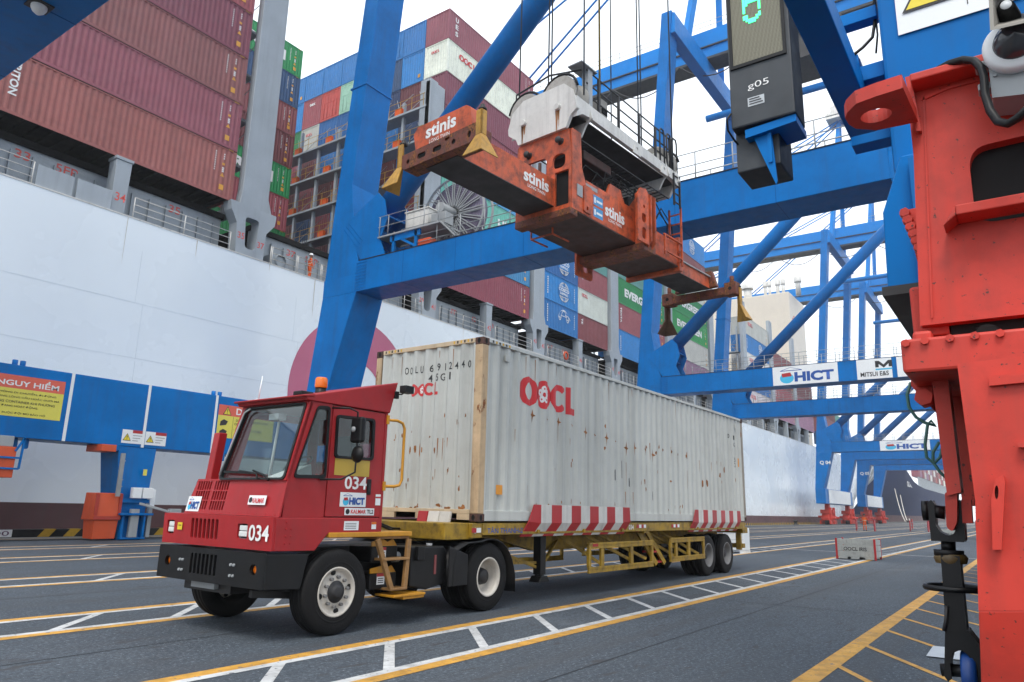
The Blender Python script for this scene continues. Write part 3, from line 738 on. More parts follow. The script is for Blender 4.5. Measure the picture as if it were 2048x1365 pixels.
# red fascia with seven slots and two headlamps
sl = [rrect(quad(1.10+i*.088,1.162+i*.088,1.08,1.32), .02, 2) for i in range(7)]
hl = [rrect(quad(.50,.70,1.115,1.285),.02,2), rrect(quad(2.08,2.25,1.115,1.285),.02,2)]
plate(quad(.03,2.34,1.0,1.37), sl+hl, .03, (-3.575,0,0), (0,1,.0), (-.03,0,1), M_tred, trk, 'fascia', .006, nd=(1,0,0))
m = MB(); m.prism([(-3.59,1.0),(-3.02,.99),(-2.83,1.19),(-2.0,1.19),(-2.0,1.365),(-3.6,1.365)],1,.022,.05); m.prism([(-3.59,1.0),(-3.02,.99),(-2.83,1.19),(-2.0,1.19),(-2.0,1.365),(-3.6,1.365)],1,2.32,2.345); m.box(-3.58,-2.0,.05,2.33,1.355,1.372); m.build('cab_skirt', M_tred, trk, .006)
MB().box(-3.592,-3.57,.75,2.0,1.05,1.34).build('fascia_backing', M_void, trk)  # black sheet added so the fascia slots read as a shaded inside
for a, b in ((.50,.70),(2.08,2.25)):
    m = MB(); m.box(-3.575,-3.50,a+.01,b-.01,1.12,1.28); h_ = m.build('headlamp', M_black, trk)
    m = MB(); m.box(-3.622,-3.576,a+.024,b-.024,1.136,1.198); m.box(-3.618,-3.576,a+.024,b-.024,1.204,1.266); m.build('lens', M_lamp, h_, .01)
m = MB()
for y_ in (.12,.85,1.0,1.85,2.0,2.3):
    for z_ in (1.04,1.33): m.tube((-3.60,y_,z_),(-3.585,y_,z_),.009,6)
for x_, z_ in ((-3.45,1.08),(-3.45,1.16),(-3.45,1.24),(-3.38,1.08),(-3.38,1.16),(-3.38,1.24),(-3.45,1.32)): m.tube((x_,.012,z_),(x_,.03,z_),.011,6)
m.build('rivets', M_tred, trk)
# hood front with two grilles; sloping towards the cab
def hp(y, t): return (-3.545+.075*t, y, 1.372+.44*t)
gs = []
for g0 in (1.18,1.56):
    for i in range(6):
        for k in range(3): gs.append(rrect(quad(g0+i*.054,g0+i*.054+.036,.05+k*.125,.163+k*.125),.008,1))
plate([(.04,0),(2.02,0),(2.02,.02),(1.90,.44),(.04,.44)], gs, .02, (-3.54,0,1.374), (0,1,0), (.17,0,.985), M_tred, trk, 'hood_front', .004, nd=(-.985,0,.17))
MB().add([hp(1.1,.05),hp(1.95,.05),hp(1.95,.95),hp(1.1,.95)], [(0,1,2,3)]).build('grille_backing', M_void, trk).location.x = .014  # black sheet behind the grille slots, its colour standing in for shade
m = MB(); m.hexa([(-3.495,1.40,1.374),(-3.495,2.02,1.374),(-2.0,2.02,1.374),(-2.0,1.40,1.374)],[(-3.43,1.40,1.80),(-3.43,1.88,1.80),(-2.0,1.88,1.80),(-2.0,1.40,1.80)]); m.build('engine_hood', M_tred, trk, .02)
m = MB()
for i in range(6):
    for z_ in (1.40,1.78): m.tube((-3.555+.17*(z_-1.374),.12+i*.18,z_),(-3.54+.17*(z_-1.374),.12+i*.18,z_),.008,6)
m.build('rivets', M_tred, trk)
m = MB(); m.hexa([(-3.42,1.72,1.79),(-3.42,1.85,1.79),(-3.30,1.85,1.79),(-3.30,1.72,1.79)],[(-3.36,1.72,2.42),(-3.36,1.85,2.42),(-3.24,1.85,2.42),(-3.24,1.72,2.42)]); m.build('intake_stack', M_tred, trk, .012)
# cab shell
ap = lambda z: -3.475+(z-1.80)*.262      # x of the sloping front post
qwin = rrect([(-3.385,1.845),(-2.935,1.86),(-2.945,2.69),(-3.125,2.68)], .05)
plate([(-3.50,1.372),(-2.905,1.372),(-2.895,2.755),(ap(2.755),2.755),(ap(1.80),1.80)], [qwin], .03, (0,.065,0), (1,0,0), (0,0,1), M_tred, trk, 'cab_side', .006)
dwin = rrect([(-2.80,2.11),(-2.19,2.12),(-2.20,2.625),(-2.81,2.61)], .05)
dr = plate([(-2.885,1.385),(-1.99,1.385),(-2.0,2.735),(-2.88,2.735)], [dwin], .034, (0,.062,0), (1,0,0), (0,0,1), M_tred, trk, 'door', .008)
m = MB(); m.box(-2.245,-2.175,.030,.048,1.66,1.86); m.build('door_handle', M_black, dr, .012); MB().box(-2.225,-2.195,.026,.032,1.70,1.80).build('latch', M_dark, dr)
MB().box(-1.985,-1.93,.05,.09,1.19,2.755).build('rear_post', M_tred, trk, .01)
def gasket(poly, y, name='window_seal', w=.028):
    c = Vector((sum(p[0] for p in poly)/len(poly), sum(p[1] for p in poly)/len(poly)))
    out = [tuple(c+(Vector(p)-c)*(1+w/(Vector(p)-c).length*1.0)) for p in poly]; inn = [tuple(c+(Vector(p)-c)*(1-w*.6/(Vector(p)-c).length)) for p in poly]
    return plate(out, [inn], .03, (0,y,0), (1,0,0), (0,0,1), M_black, trk, name)
gasket(qwin, .048); gasket(dwin, .042)
plate(qwin, [], .006, (0,.066,0), (1,0,0), (0,0,1), M_glassd, trk, 'side_window'); plate(dwin, [], .006, (0,.064,0), (1,0,0), (0,0,1), M_glassd, dr, 'window_pane')
MB().box(-1.99,-1.95,.09,1.40,2.35,2.755).build('cab_back', M_tred, trk); MB().box(-1.99,-1.95,.09,1.40,1.37,1.75).build('cab_back', M_tred, trk)
MB().box(-1.972,-1.968,.12,1.38,1.75,2.35).build('rear_window', M_glass, trk)
m = MB(); m.box(-2.0,-1.94,.5,.62,1.75,2.35); m.build('rear_pillar', M_tred, trk)
plate([(-3.48,1.80),(-2.0,1.80),(-2.0,2.755),(ap(2.755),2.755)], [rrect([(-3.25,1.9),(-2.15,1.9),(-2.15,2.62),(-3.08,2.62)],.05)], .03, (0,1.405,0), (1,0,0), (0,0,1), M_tred, trk, 'cab_side')
plate(rrect([(-3.25,1.9),(-2.15,1.9),(-2.15,2.62),(-3.08,2.62)],.05), [], .006, (0,1.405,0), (1,0,0), (0,0,1), M_glassd, trk, 'side_window')
# windscreen in its black seal
wd = Vector((.262,0,1)).normalized(); wl = .955*1.0335
wout = [(.05,-.02),(1.42,-.02),(1.42,wl),(.05,wl)]; win = rrect([(.078,.0),(1.385,.0),(1.325,wl-.03),(.098,wl-.03)], .06)
plate(wout, [win], .05, (ap(1.80)+.004,0,1.80), (0,1,0), wd, M_tred, trk, 'windscreen_frame', .008)
c_ = Vector((.73,.48)); wi2 = [tuple(c_+(Vector(p)-c_)*.965) for p in win]; wo2 = [tuple(c_+(Vector(p)-c_)*1.015) for p in win]
plate(wo2, [wi2], .04, (ap(1.80)-.018,0,1.80), (0,1,0), wd, M_black, trk, 'window_seal')
plate(win, [], .006, (ap(1.80)-.004,0,1.80), (0,1,0), wd, M_glass, trk, 'windscreen')
def wp(y, t, off=-.045): p = Vector((ap(1.80),y,1.80))+wd*t; return p+Vector((off,0,.01))
m = MB(); m.path([wp(.55,-.01),wp(.62,.06),wp(.98,.10)],.012,6); m.bar(wp(.72,.07),wp(1.30,.09),.02,.03); m.path([wp(.34,-.02),wp(.42,.03),wp(.70,.10)],.014,6); m.build('wiper', M_black, trk)
m = MB(); m.path([wp(1.36,.05,-.06),wp(1.34,.3,-.06),wp(1.30,.75,-.06),wp(1.28,.88,-.06),wp(1.18,.93,-.06)],.012,6); m.build('windscreen_cable', M_grey, trk)
# roof: thin visor and a wedge that rises to the back
m = MB(); m.hexa([(-3.30,.03,2.75),(-3.30,1.45,2.75),(-1.92,1.45,2.75),(-1.92,.03,2.75)],[(-3.33,.03,2.80),(-3.33,1.45,2.80),(-1.80,1.45,3.19),(-1.80,.03,3.19)]); m.hexa([(-3.36,.02,2.785),(-3.36,1.47,2.785),(-3.20,1.47,2.80),(-3.20,.02,2.80)],[(-3.37,.02,2.81),(-3.37,1.47,2.81),(-3.2,1.47,2.845),(-3.2,.02,2.845)]); m.build('roof', M_tred, trk, .012)
m = MB(); m.box(-2.95,-2.75,.62,.80,2.90,2.965); m.build('roof_lamp', M_black, trk, .015)
m = MB(); m.lathe([(0,.075),(.10,.075),(.10,.0)],(-2.38,.95,3.0),2,20); b_ = m.build('beacon', M_black, trk); m = MB(); m.lathe([(.10,.082),(.13,.088),(.22,.085),(.245,.07),(.25,0)],(-2.38,.95,3.0),2,20); m.build('beacon_dome', M_amber, b_)
m = MB(); m.path([(-3.18,1.3,2.80),(-3.15,1.3,2.86),(-3.0,1.3,2.87)],.012,6); m.tube((-3.13,1.28,2.84),(-3.10,1.28,3.18),.010,8,.006); m.build('antenna', M_panel, trk)
# mirrors on a bent arm, rear work lamp, grab rail
m = MB(); m.path([(-2.92,.03,2.70),(-2.80,-.16,2.70),(-2.70,-.20,2.66),(-2.67,-.20,2.2),(-2.68,-.2,1.92),(-2.82,-.12,1.83),(-3.02,.03,1.82)],.013,8); m.build('mirror_arm', M_black, trk)
m = MB(); m.box(-2.72,-2.64,-.31,-.10,2.28,2.60); m.build('mirror', M_black, trk, .03); m = MB(); m.lathe([(-.03,.0),(-.03,.05),(.0,.10),(.02,.105),(.02,0)],(-2.68,-.21,2.14),0,24); m.build('mirror', M_black, trk)
m = MB(); m.lathe([(0,.0),(0,.035),(.015,.035),(.015,0)],(-2.76,-.2,2.44),0,14); m.build('mirror_clamp', M_grey, trk)
m = MB(); m.path([(-1.84,.05,3.02),(-1.80,-.05,3.02),(-1.78,-.10,3.06)],.012,6); m.box(-1.86,-1.80,.0,.05,2.96,3.06); m.box(-1.86,-1.70,-.18,-.06,3.03,3.13); m.build('work_lamp', M_black, trk, .015)
m = MB(); m.path([(-1.94,.06,2.66),(-1.80,.0,2.66),(-1.72,-.02,2.63),(-1.69,-.03,2.56),(-1.69,-.03,1.87),(-1.72,-.02,1.80),(-1.80,0,1.78),(-1.94,.06,1.78)],.02,10); m.build('grab_rail', M_ystep, trk)
m = MB(); m.box(-1.96,-1.92,.03,.09,2.60,2.72); m.box(-1.96,-1.92,.03,.09,1.72,1.84); m.split('rail_bracket', M_ystep, trk)
# inside the cab
m = MB(); m.box(-2.55,-2.15,.45,.95,1.62,1.80); m.hexa([(-2.20,.47,1.78),(-2.20,.93,1.78),(-2.08,.93,1.78),(-2.08,.47,1.78)],[(-2.12,.52,2.45),(-2.12,.88,2.45),(-2.02,.88,2.45),(-2.02,.52,2.45)]); m.build('seat', paint('seat_grey', (70,76,82), .8, .1), trk, .04)
m = MB(); m.lathe([(-.012,.19),(0,.205),(.012,.19),(0,.18),(-.012,.19)],(0,0,0),2,28); sw = m.build('steering_wheel', M_black, trk); sw.matrix_parent_inverse = PINV[trk.name] @ Matrix.Translation((-2.85,.70,2.02)) @ Matrix.Rotation(R(-35),4,'Y')
m = MB(); m.box(-3.40,-3.02,.12,1.38,1.60,1.815); m.build('dashboard', paint('dash_grey', (120,124,124), .7), trk, .03)
MB().box(-3.2,-1.99,.09,1.39,2.715,2.745).build('headliner', paint('liner_grey', (176,176,170), .8), trk)
m = MB(); m.hexa([(-3.38,.14,1.822),(-3.38,.58,1.822),(-3.05,.58,1.822),(-3.05,.14,1.822)],[(-3.37,.16,1.86),(-3.37,.57,1.84),(-3.06,.55,1.96),(-3.06,.17,2.0)]); m.build('papers', M_panel, trk)
m = MB(); m.tube((-3.05,1.0,1.8),(-2.98,.98,2.66),.018,8); m.box(-3.10,-2.98,.85,1.05,2.58,2.66); m.build('cab_pole', M_panel, trk)
# decals
FX = (0,-1,0)
lettering('034', (-2.62,.040,1.72), (1,0,0), (0,0,1), .37, .16, M_wht, trk, .02); lettering('034', (-3.640,.455,1.10), FX, (0,0,1), .38, .18, M_wht, trk, .02)
def hict(o, xd, ud, w, h, parent, lift=.004):
    """white board with globe, crane roofline and four-letter terminal name"""
    o = Vector(o); n = Vector(xd).normalized().cross(Vector(ud).normalized())
    q = flat([M_panel, M_navy, M_skred, M_cyan], [(quad(0,w,0,h),0,0)]+[(circ(.22*w,.36*h,.11*w,20,.28*h),3,1),([(.15*w,.42*h),(.30*w,.46*h),(.28*w,.66*h),(.14*w,.62*h)],2,2),
        ([(.12*w,.74*h),(.46*w,.74*h),(.46*w,.78*h),(.12*w,.78*h)],1,1),([(.12*w,.78*h),(.27*w,.93*h),(.29*w,.93*h),(.15*w,.78*h)],1,1),([(.29*w,.93*h),(.46*w,.78*h),(.43*w,.78*h),(.27*w,.93*h)],1,1)], o, xd, ud, parent, 'terminal_board', lift)
    lettering('HICT', o+Vector(xd).normalized()*(.34*w)+Vector(ud).normalized()*(.14*h)+n*(lift+.006), xd, ud, .60*w, .52*h, M_navy, q, .05)
    return q
hict((-2.68,.040,1.505), (1,0,0), (0,0,1), .43, .175, trk); hict((-3.546,2.0,1.40), FX, (.17,0,.985), .30, .19, trk, .003)
kb = flat([M_panel, M_ink], [(quad(0,.34,0,.11),0),(circ(.045,.055,.034,14),1,1)], (-3.535,.66,1.50), FX, (.17,0,.985), trk, 'maker_badge', .02)
lettering('KALMAR', (-3.560,.565,1.525), FX, (.17,0,.985), .22, .06, M_logo, kb, .02)
kb = flat([M_panel, M_ink], [(quad(0,.50,0,.088),0),(circ(.05,.044,.033,14),1,1)], (-2.59,.040,1.402), (1,0,0), (0,0,1), trk, 'maker_badge')
lettering('KALMAR', (-2.49,.034,1.422), (1,0,0), (0,0,1), .25, .05, M_logo, kb, .02); lettering('TL2', (-2.22,.034,1.422), (1,0,0), (0,0,1), .11, .05, M_ink, kb, .02)
flat([paint('sticker_ochre', (186,156,62), .5, .05), M_ink], [(quad(0,.58,0,.205),0)]+[(quad(.06,.48-.05*(i%2),.03+i*.034,.038+i*.034),0,1) for i in range(5)], (-2.80,.040,1.885), (1,0,0), (0,0,1), trk, 'notice_sticker')
flat([M_panel, M_ink, M_skred, M_amber], [(quad(0,.24,0,.11),0)]+[(quad(.02,.20,.02+i*.02,.026+i*.02),1,1) for i in range(4)], (-2.60,.018,1.22), (1,0,0), (0,0,1), trk, 'notice_sticker')
flat([M_panel, M_ink, M_skred, M_amber], [(quad(0,.08,0,.09),0),(quad(0,.08,.06,.09),3,1)], (-2.14,.018,1.23), (1,0,0), (0,0,1), trk, 'notice_sticker')
flat([M_panel, M_ink, M_skred, M_amber], [(quad(0,.09,0,.14),0),(quad(0,.09,.09,.11),2,1)], (-2.08,.040,1.53), (1,0,0), (0,0,1), trk, 'notice_sticker')
flat([paint('tag_yellow', (222,190,40), .5), M_ink], [(quad(0,.11,0,.09),0),(quad(.02,.09,.05,.06),1,1)], (-3.640,1.98,1.17), FX, (0,0,1), trk, 'notice_sticker')
# yellow tread, steps, boxes below the door
m = MB(); m.box(-2.83,-1.40,.0,.62,1.135,1.195); m.build('tread_plate', M_ystep, trk, .008)
m = MB(); m.box(-2.0,-1.40,.05,.55,1.10,1.135)
for s_ in (.02,): m.bar((-2.02,s_,1.10),(-1.72,s_,.46),.05,.07); m.bar((-1.44,s_,1.10),(-1.48,s_,.46),.05,.07)
m.build('step_frame', paint('step_brown', (150,112,66), .55, .12, .2, grime=.4, scale=4), trk, .006)
for z_, a, b in ((.86,-1.92,-1.44),(.48,-1.76,-1.46)): MB().box(a,b,-.02,.26,z_-.03,z_).build('step', paint('step_brown', (150,112,66), .55), trk, .006)
MB().box(-1.74,-1.14,-.06,.30,.365,.395).build('step', M_ystep, trk, .006); MB().box(-1.55,-1.15,-.04,.3,.33,.36).build('step_bracket', M_ystep, trk)
for z_ in (.66,1.0): MB().box(-1.98,-1.50,.16,.6,z_-.20,z_).build('battery_box', M_black, trk, .015); 
for z_ in (.665,1.005): m = MB(); m.prism([(-1.98,z_),(-1.52,z_),(-1.60,z_+.09),(-1.70,z_+.05),(-1.78,z_+.09),(-1.98,z_+.06)],1,.155,.17); m.build('warning_chevron', M_ystep, trk)
for z_ in (.52,.85): flat([M_panel, M_skred, M_ink], [(quad(0,.14,0,.14),0),(quad(0,.14,.10,.14),1,1)]+[(quad(.02,.12,.02+.025*i,.03+.025*i),2,1) for i in range(3)], (-1.86,.155,z_), (1,0,0), (0,0,1), trk, 'notice_sticker')
m = MB(); m.prism([(-1.30,.98),(-.62,.98),(-.55,.90),(-.58,.46),(-.95,.40),(-1.30,.46)],1,.10,.62); m.build('fuel_tank', M_black, trk, .02)
m = MB(); m.box(-1.22,-1.08,.04,.11,.80,.99); m.build('tank_bracket', M_black, trk, .01); MB().box(-.82,-.78,.09,.10,.6,.86).build('tank_gauge', paint('gauge_red', (120,60,60), .4), trk)
m = MB(); m.lathe([(0,.045),(.03,.045),(.03,0)],(-.72,.3,.98),2,14); m.build('filler_cap', M_grey, trk)
m = MB(); m.tube((-1.40,.35,.84),(-1.20,.35,.84),.07,14); m.build('air_tank', M_grey, trk)
m = MB()
for y_ in (.80,1.55): m.box(-3.3,1.2,y_,y_+.09,.72,.98)
m.split('chassis_rail', M_dark, trk)
MB().box(-2.6,-1.0,.9,1.55,.50,1.0).build('gearbox', M_dark, trk, .05)
m = MB(); m.lathe([(0,.5),(.05,.5),(.05,0)],(.35,1.22,1.01),2,32); m.box(-.15,.9,.85,1.6,.98,1.01); m.build('fifth_wheel', M_dark, trk)
# rear mudguards: rounded sheet over each dual wheel, flap behind
def mudguard(y0, y1):
    pts = [(-.52,.42),(-.52,.72),(-.42,.93),(-.18,1.02)]+[(.37+.63*math.cos(t),.47+.60*math.sin(t)) for t in [R(110-12*i) for i in range(9)]]+[(1.02,.5),(1.03,.24)]
    m = MB(); k = len(pts)
    vs = [(x,y0,z) for x,z in pts]+[(x,y1,z) for x,z in pts]; m.add(vs, [(i,i+1,k+i+1,k+i) for i in range(k-1)], 0, True)
    o = m.build('mudguard', M_black, trk); so = o.modifiers.new('thickness','SOLIDIFY'); so.thickness = .015
    return o
mudguard(.0,.66); mudguard(1.76,2.42)
MB().prism([(-.60,.42),(-.18,.42),(-.18,.85),(-.60,.98)],1,.0,.03).build('guard_flap', M_black, trk, .01)
for y_, s in ((.16,-1),(2.24,1)): wheel(trk, -2.64, y_, s, .5, .29, True, M_rim)
for y_, s in ((.17,-1),(.49,-1),(2.25,1),(1.93,1)): wheel(trk, .37, y_, s, .5, .27, False, M_rim)
MB().tube((.37,.3,.5),(.37,2.1,.5),.09,12).build('rear_axle', M_dark, trk)
m = MB(); m.path([(-1.9,.5,1.9),(-1.7,.45,1.3),(-1.4,.4,1.2),(-1.0,.7,1.1),(-.4,1.0,1.15)],.02,8); m.path([(-1.9,.7,1.9),(-1.5,.8,1.35),(-.9,.9,1.2),(-.4,1.1,1.18)],.018,8); m.split('air_hose', M_black, trk)
# ================================================================== spreader and headblock (own frame: x along the beam, turned a little)
FS = Matrix.Translation((7.60,1.93,0)) @ Matrix.Rotation(R(-5.5),4,'Z')
spr = thing('container_spreader', 'orange telescopic container spreader hanging under a white headblock above the truck', 'spreader', (0,0,8.6), frame=FS)
def flipper(x, y, sx, sy, z=9.35, mat=M_yelflip, dark=None):
    """corner guide: post that flares into a pointed shoe, two wings folded round the corner"""
    m = MB(); t = .14
    top, mid, bot = z, z-.55, z-1.05
    # wing facing along x
    ox = x+sx*.06; oy = y+sy*.06
    m.hexa([(ox,y-sy*.10,mid),(ox,oy,mid),(ox-sx*.05,oy,mid),(ox-sx*.05,y-sy*.10,mid)],[(ox,y-sy*.10,top),(ox,oy,top),(ox-sx*.05,oy,top),(ox-sx*.05,y-sy*.10,top)])
    m.hexa([(x-sx*.10,oy,mid),(ox,oy,mid),(ox,oy-sy*.05,mid),(x-sx*.10,oy-sy*.05,mid)],[(x-sx*.10,oy,top),(ox,oy,top),(ox,oy-sy*.05,top),(x-sx*.10,oy-sy*.05,top)])
    m.hexa([(ox+sx*.22,y-sy*.24,bot),(ox+sx*.22,oy+sy*.22,bot),(ox+sx*.19,oy+sy*.19,bot),(ox+sx*.19,y-sy*.24,bot)],[(ox,y-sy*.10,mid),(ox,oy,mid),(ox-sx*.05,oy-sy*.05,mid),(ox-sx*.05,y-sy*.10,mid)])
    m.hexa([(x-sx*.24,oy+sy*.22,bot),(ox+sx*.22,oy+sy*.22,bot),(ox+sx*.19,oy+sy*.19,bot),(x-sx*.24,oy+sy*.19,bot)],[(x-sx*.10,oy,mid),(ox,oy,mid),(ox-sx*.05,oy-sy*.05,mid),(x-sx*.10,oy-sy*.05,mid)])
    o = m.build('guide_flipper', mat, spr, .012)
    q = MB(); q.tube((x-sx*.04,y-sy*.02,top),(x-sx*.04,y-sy*.02,top+.14),.05,10); q.tube((x-sx*.04,y-sy*.02,top+.02),(x-sx*.04,y-sy*.02,top+.06),.09,10); q.build('flipper_motor', M_dark, o)
# near end beam (towards the camera): upper plate with lettering, lower worn box with hand holes
xe = -6.0
up = plate([(-.72,.02),(.98,.02),(.90,.52),(.78,.60),(-.70,.60),(-.82,.45)], [], .26, (xe,0,9.02), (0,-1,0), (0,0,1), M_orange, spr, 'end_beam', .02)
hl_ = [circ(-.92,.16,.05,14,.055), rrect(quad(-.62,-.36,.12,.24),.05,3), rrect(quad(-.14,.12,.12,.24),.05,3), circ(.48,.18,.06,14), circ(.93,.20,.05,14,.08), rrect(quad(.22,.36,.27,.34),.03,3)]
plate([(-1.15,.04),(-1.02,0),(.96,0),(1.12,.10),(1.16,.40),(-1.15,.36)], hl_, .03, (xe-.15,0,8.70), (0,-1,0), (0,0,1), M_rustor, spr, 'end_plate', .006)
m = MB(); m.box(xe-.12,xe+.30,-1.13,1.12,8.72,9.06); m.build('end_beam_box', M_rustor, spr, .02)
for y_, a in ((-.92,.16),(-.49,.18),(.01,.18),(.48,.18)): pass
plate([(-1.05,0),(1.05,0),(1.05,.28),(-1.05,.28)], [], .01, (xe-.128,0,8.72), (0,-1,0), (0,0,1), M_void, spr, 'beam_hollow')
for y_, s_ in ((1.22,1),(-1.22,-1)): flipper(xe-.12, y_, -1, s_)
lettering('stinis', (xe-.134,.42,9.24), (0,-1,0), (0,0,1), .92, .30, M_wht, spr, .03); lettering('LONG TWIN', (xe-.134,.30,9.10), (0,-1,0), (0,0,1), .62, .09, M_wht, spr, .01)
# near telescopic arm
m = MB(); m.box(xe+.1,-2.5,-.36,.62,8.70,8.72,1); m.box(xe+.1,-2.5,-.36,-.33,8.72,9.42); m.box(xe+.1,-2.5,.59,.62,8.72,9.42); m.box(xe+.1,-2.5,-.33,.59,9.40,9.42); m.build('telescopic_arm', [M_orange, M_dark], spr)
lettering('stinis', (-3.75,-.364,8.98), (1,0,0), (0,0,1), .95, .30, M_wht, spr, .03); lettering('LONG TWIN', (-3.6,-.364,8.86), (1,0,0), (0,0,1), .66, .08, M_wht, spr, .01)
# main body: box beam with a portal frame at its near end
bodyx0, bodyx1, yb = -2.55, 2.9, .86
m = MB(); m.box(bodyx0,bodyx1,-yb,yb,8.52,8.56,1); m.box(bodyx0+.6,.45,-yb-.002,-yb+.03,8.56,9.50); m.box(bodyx0,bodyx1,yb-.03,yb,8.56,9.30); m.box(.45,bodyx1,-yb,-yb+.03,8.56,9.25); m.build('main_beam', [M_orange, M_under], spr, .008)
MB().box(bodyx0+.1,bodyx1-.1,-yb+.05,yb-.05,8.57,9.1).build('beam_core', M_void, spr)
pf = [(-.86,0),(.86,0),(.86,1.55),(.80,2.10),(-.80,2.10),(-.86,1.55)]
plate(pf, [rrect(quad(.38,.80,.12,1.02),.03,2), rrect(quad(.30,.70,1.12,1.50),.18,5), rrect(quad(-.62,.12,.98,1.52),.16,5)], .07, (bodyx0,0,8.56), (0,-1,0), (0,0,1), M_orange, spr, 'portal_frame', .012)
plate([(bodyx0,8.56),(bodyx0+.62,8.56),(bodyx0+.62,9.30),(bodyx0+.42,9.75),(bodyx0+.36,10.66),(bodyx0,10.66)], [], .05, (0,-yb+.01,0), (1,0,0), (0,0,1), M_orange, spr, 'portal_side', .012)
plate([(bodyx0,8.56),(bodyx0+.62,8.56),(bodyx0+.62,9.30),(bodyx0+.42,9.75),(bodyx0+.36,10.66),(bodyx0,10.66)], [], .05, (0,yb-.01,0), (1,0,0), (0,0,1), M_orange, spr, 'portal_side', .012)
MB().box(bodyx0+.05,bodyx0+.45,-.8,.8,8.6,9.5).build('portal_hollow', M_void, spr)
m = MB(); m.box(bodyx0-.05,bodyx0+.25,-.87,.87,8.40,8.58); m.build('portal_sill', M_rustor, spr, .02)
plate(rrect(quad(-.16,.16,0,.70),.05), [rrect(quad(-.06,.02,.06,.16),.03)], .05, (bodyx0+.62,-yb-.03,8.62), (1,0,0), (0,0,1), M_orange, spr, 'lift_lug', .01)
MB().box(bodyx0+.2,bodyx0+.42,-yb-.035,-yb-.012,8.95,9.25).build('access_cover', M_grey, spr)
for y_, z_ in ((-.55,10.38),(.45,10.30)):
    m = MB(); m.lathe([(-.16,0),(-.16,.07),(-.12,.09),(-.06,.06),(0,.10)],(bodyx0-.03,y_,z_),0,16); m.build('lock_pin', M_dark, spr)
m = MB(); m.box(bodyx0-.35,bodyx0-.04,.30,.62,9.62,9.92); m.tube((bodyx0-.2,.46,9.92),(bodyx0-.2,.46,10.08),.03,8); m.tube((bodyx0-.18,-.02,9.5),(bodyx0-.18,-.02,9.9),.045,8); m.build('junction_box', M_under, spr, .015)
for i, z_ in enumerate((8.98,8.66)):
    st = flat([M_skyblue, M_panel], [(quad(0,.42,0,.26),0),(quad(.03,.10,.05,.20),1,1),(quad(.13,.39,.09,.15),1,1)], (-1.62,-yb-.004,z_), (1,0,0), (0,0,1), spr, 'company_sticker')
lettering('stinis', (-1.10,-yb-.006,8.86), (1,0,0), (0,0,1), .92, .32, M_wht, spr, .03); lettering('LONG TWIN', (-.95,-yb-.006,8.74), (1,0,0), (0,0,1), .62, .085, M_wht, spr, .01)
MB().box(-1.95,-1.45,-yb-.008,-yb,9.32,9.42).build('name_plate', M_grey, spr)
# mid frames: pairs of thick plates with round and oval holes (twin-lift supports)
mf = [(-.62,0),(.10,-.05),(.30,.12),(.30,1.30),(.12,1.42),(-.02,1.36),(-.34,1.10),(-.62,.92)]
mh = [rrect(quad(-.10,.12,.12,.44),.10,5), rrect(quad(-.10,.12,.58,.86),.10,5), circ(.04,1.02,.06,14), rrect(quad(-.12,-.09,1.1,1.26),.015,2)]
for x_ in (.52,.74): 
    plate([(p[0]*1.0,p[1]) for p in [(-.30,0),(.28,-.04),(.40,.12),(.40,1.42),(.28,1.52),(-.05,1.50),(-.30,1.25)]], [rrect(quad(.02,.26,.14,.44),.10,5), rrect(quad(.02,.26,.58,.86),.10,5), circ(.14,1.08,.06,14), circ(.14,1.34,.035,10)], .05, (x_,-.88,8.44), (0,-1,0), (0,0,1), M_orange, spr, 'support_plate', .008)
MB().box(.36,.50,-1.20,-.86,8.44,9.98).build('support_side', M_orange, spr, .012)
plate([(-.55,0),(.02,0),(.02,1.45),(-.12,1.56),(-.40,1.50),(-.55,1.28)], [rrect(quad(-.34,-.12,.10,.42),.09,5), rrect(quad(-.34,-.12,.56,.82),.09,5), circ(-.22,1.02,.05,14)], .05, (.42,-1.22,8.42), (1,0,0), (0,0,1), M_orange, spr, 'support_plate', .01)
plate([(0,0),(.95,0),(.70,.42),(.2,.42)], [], .06, (-1.0,-.80,9.42), (1,0,0), (0,0,1), M_orange, spr, 'support_brace', .01)
m = MB(); m.box(.3,.95,-1.15,1.0,8.30,8.50); m.build('twin_mechanism', M_rustor, spr, .02)
for x_, y_ in ((-1.35,.95),): plate(rrect(quad(-.4,.4,-.55,.15),.06), [rrect(quad(-.05,.18,-.38,-.06),.08)], .06, (x_+1.9,y_,8.5), (1,0,0), (0,0,1), M_orange, spr, 'support_plate', .01)
m = MB()
for a, b in (((-1.9,.2,8.35),(-1.9,.9,8.35)),((-1.9,.2,8.35),(-1.2,.2,8.35)),((-1.9,.9,8.35),(-1.2,.9,8.35)),((-1.9,.9,8.35),(-1.9,.9,8.56)),((-1.9,.2,8.35),(-1.9,.2,8.56))): m.bar(a,b,.035,.035)
m.split('hanger_bar', M_orange, spr)
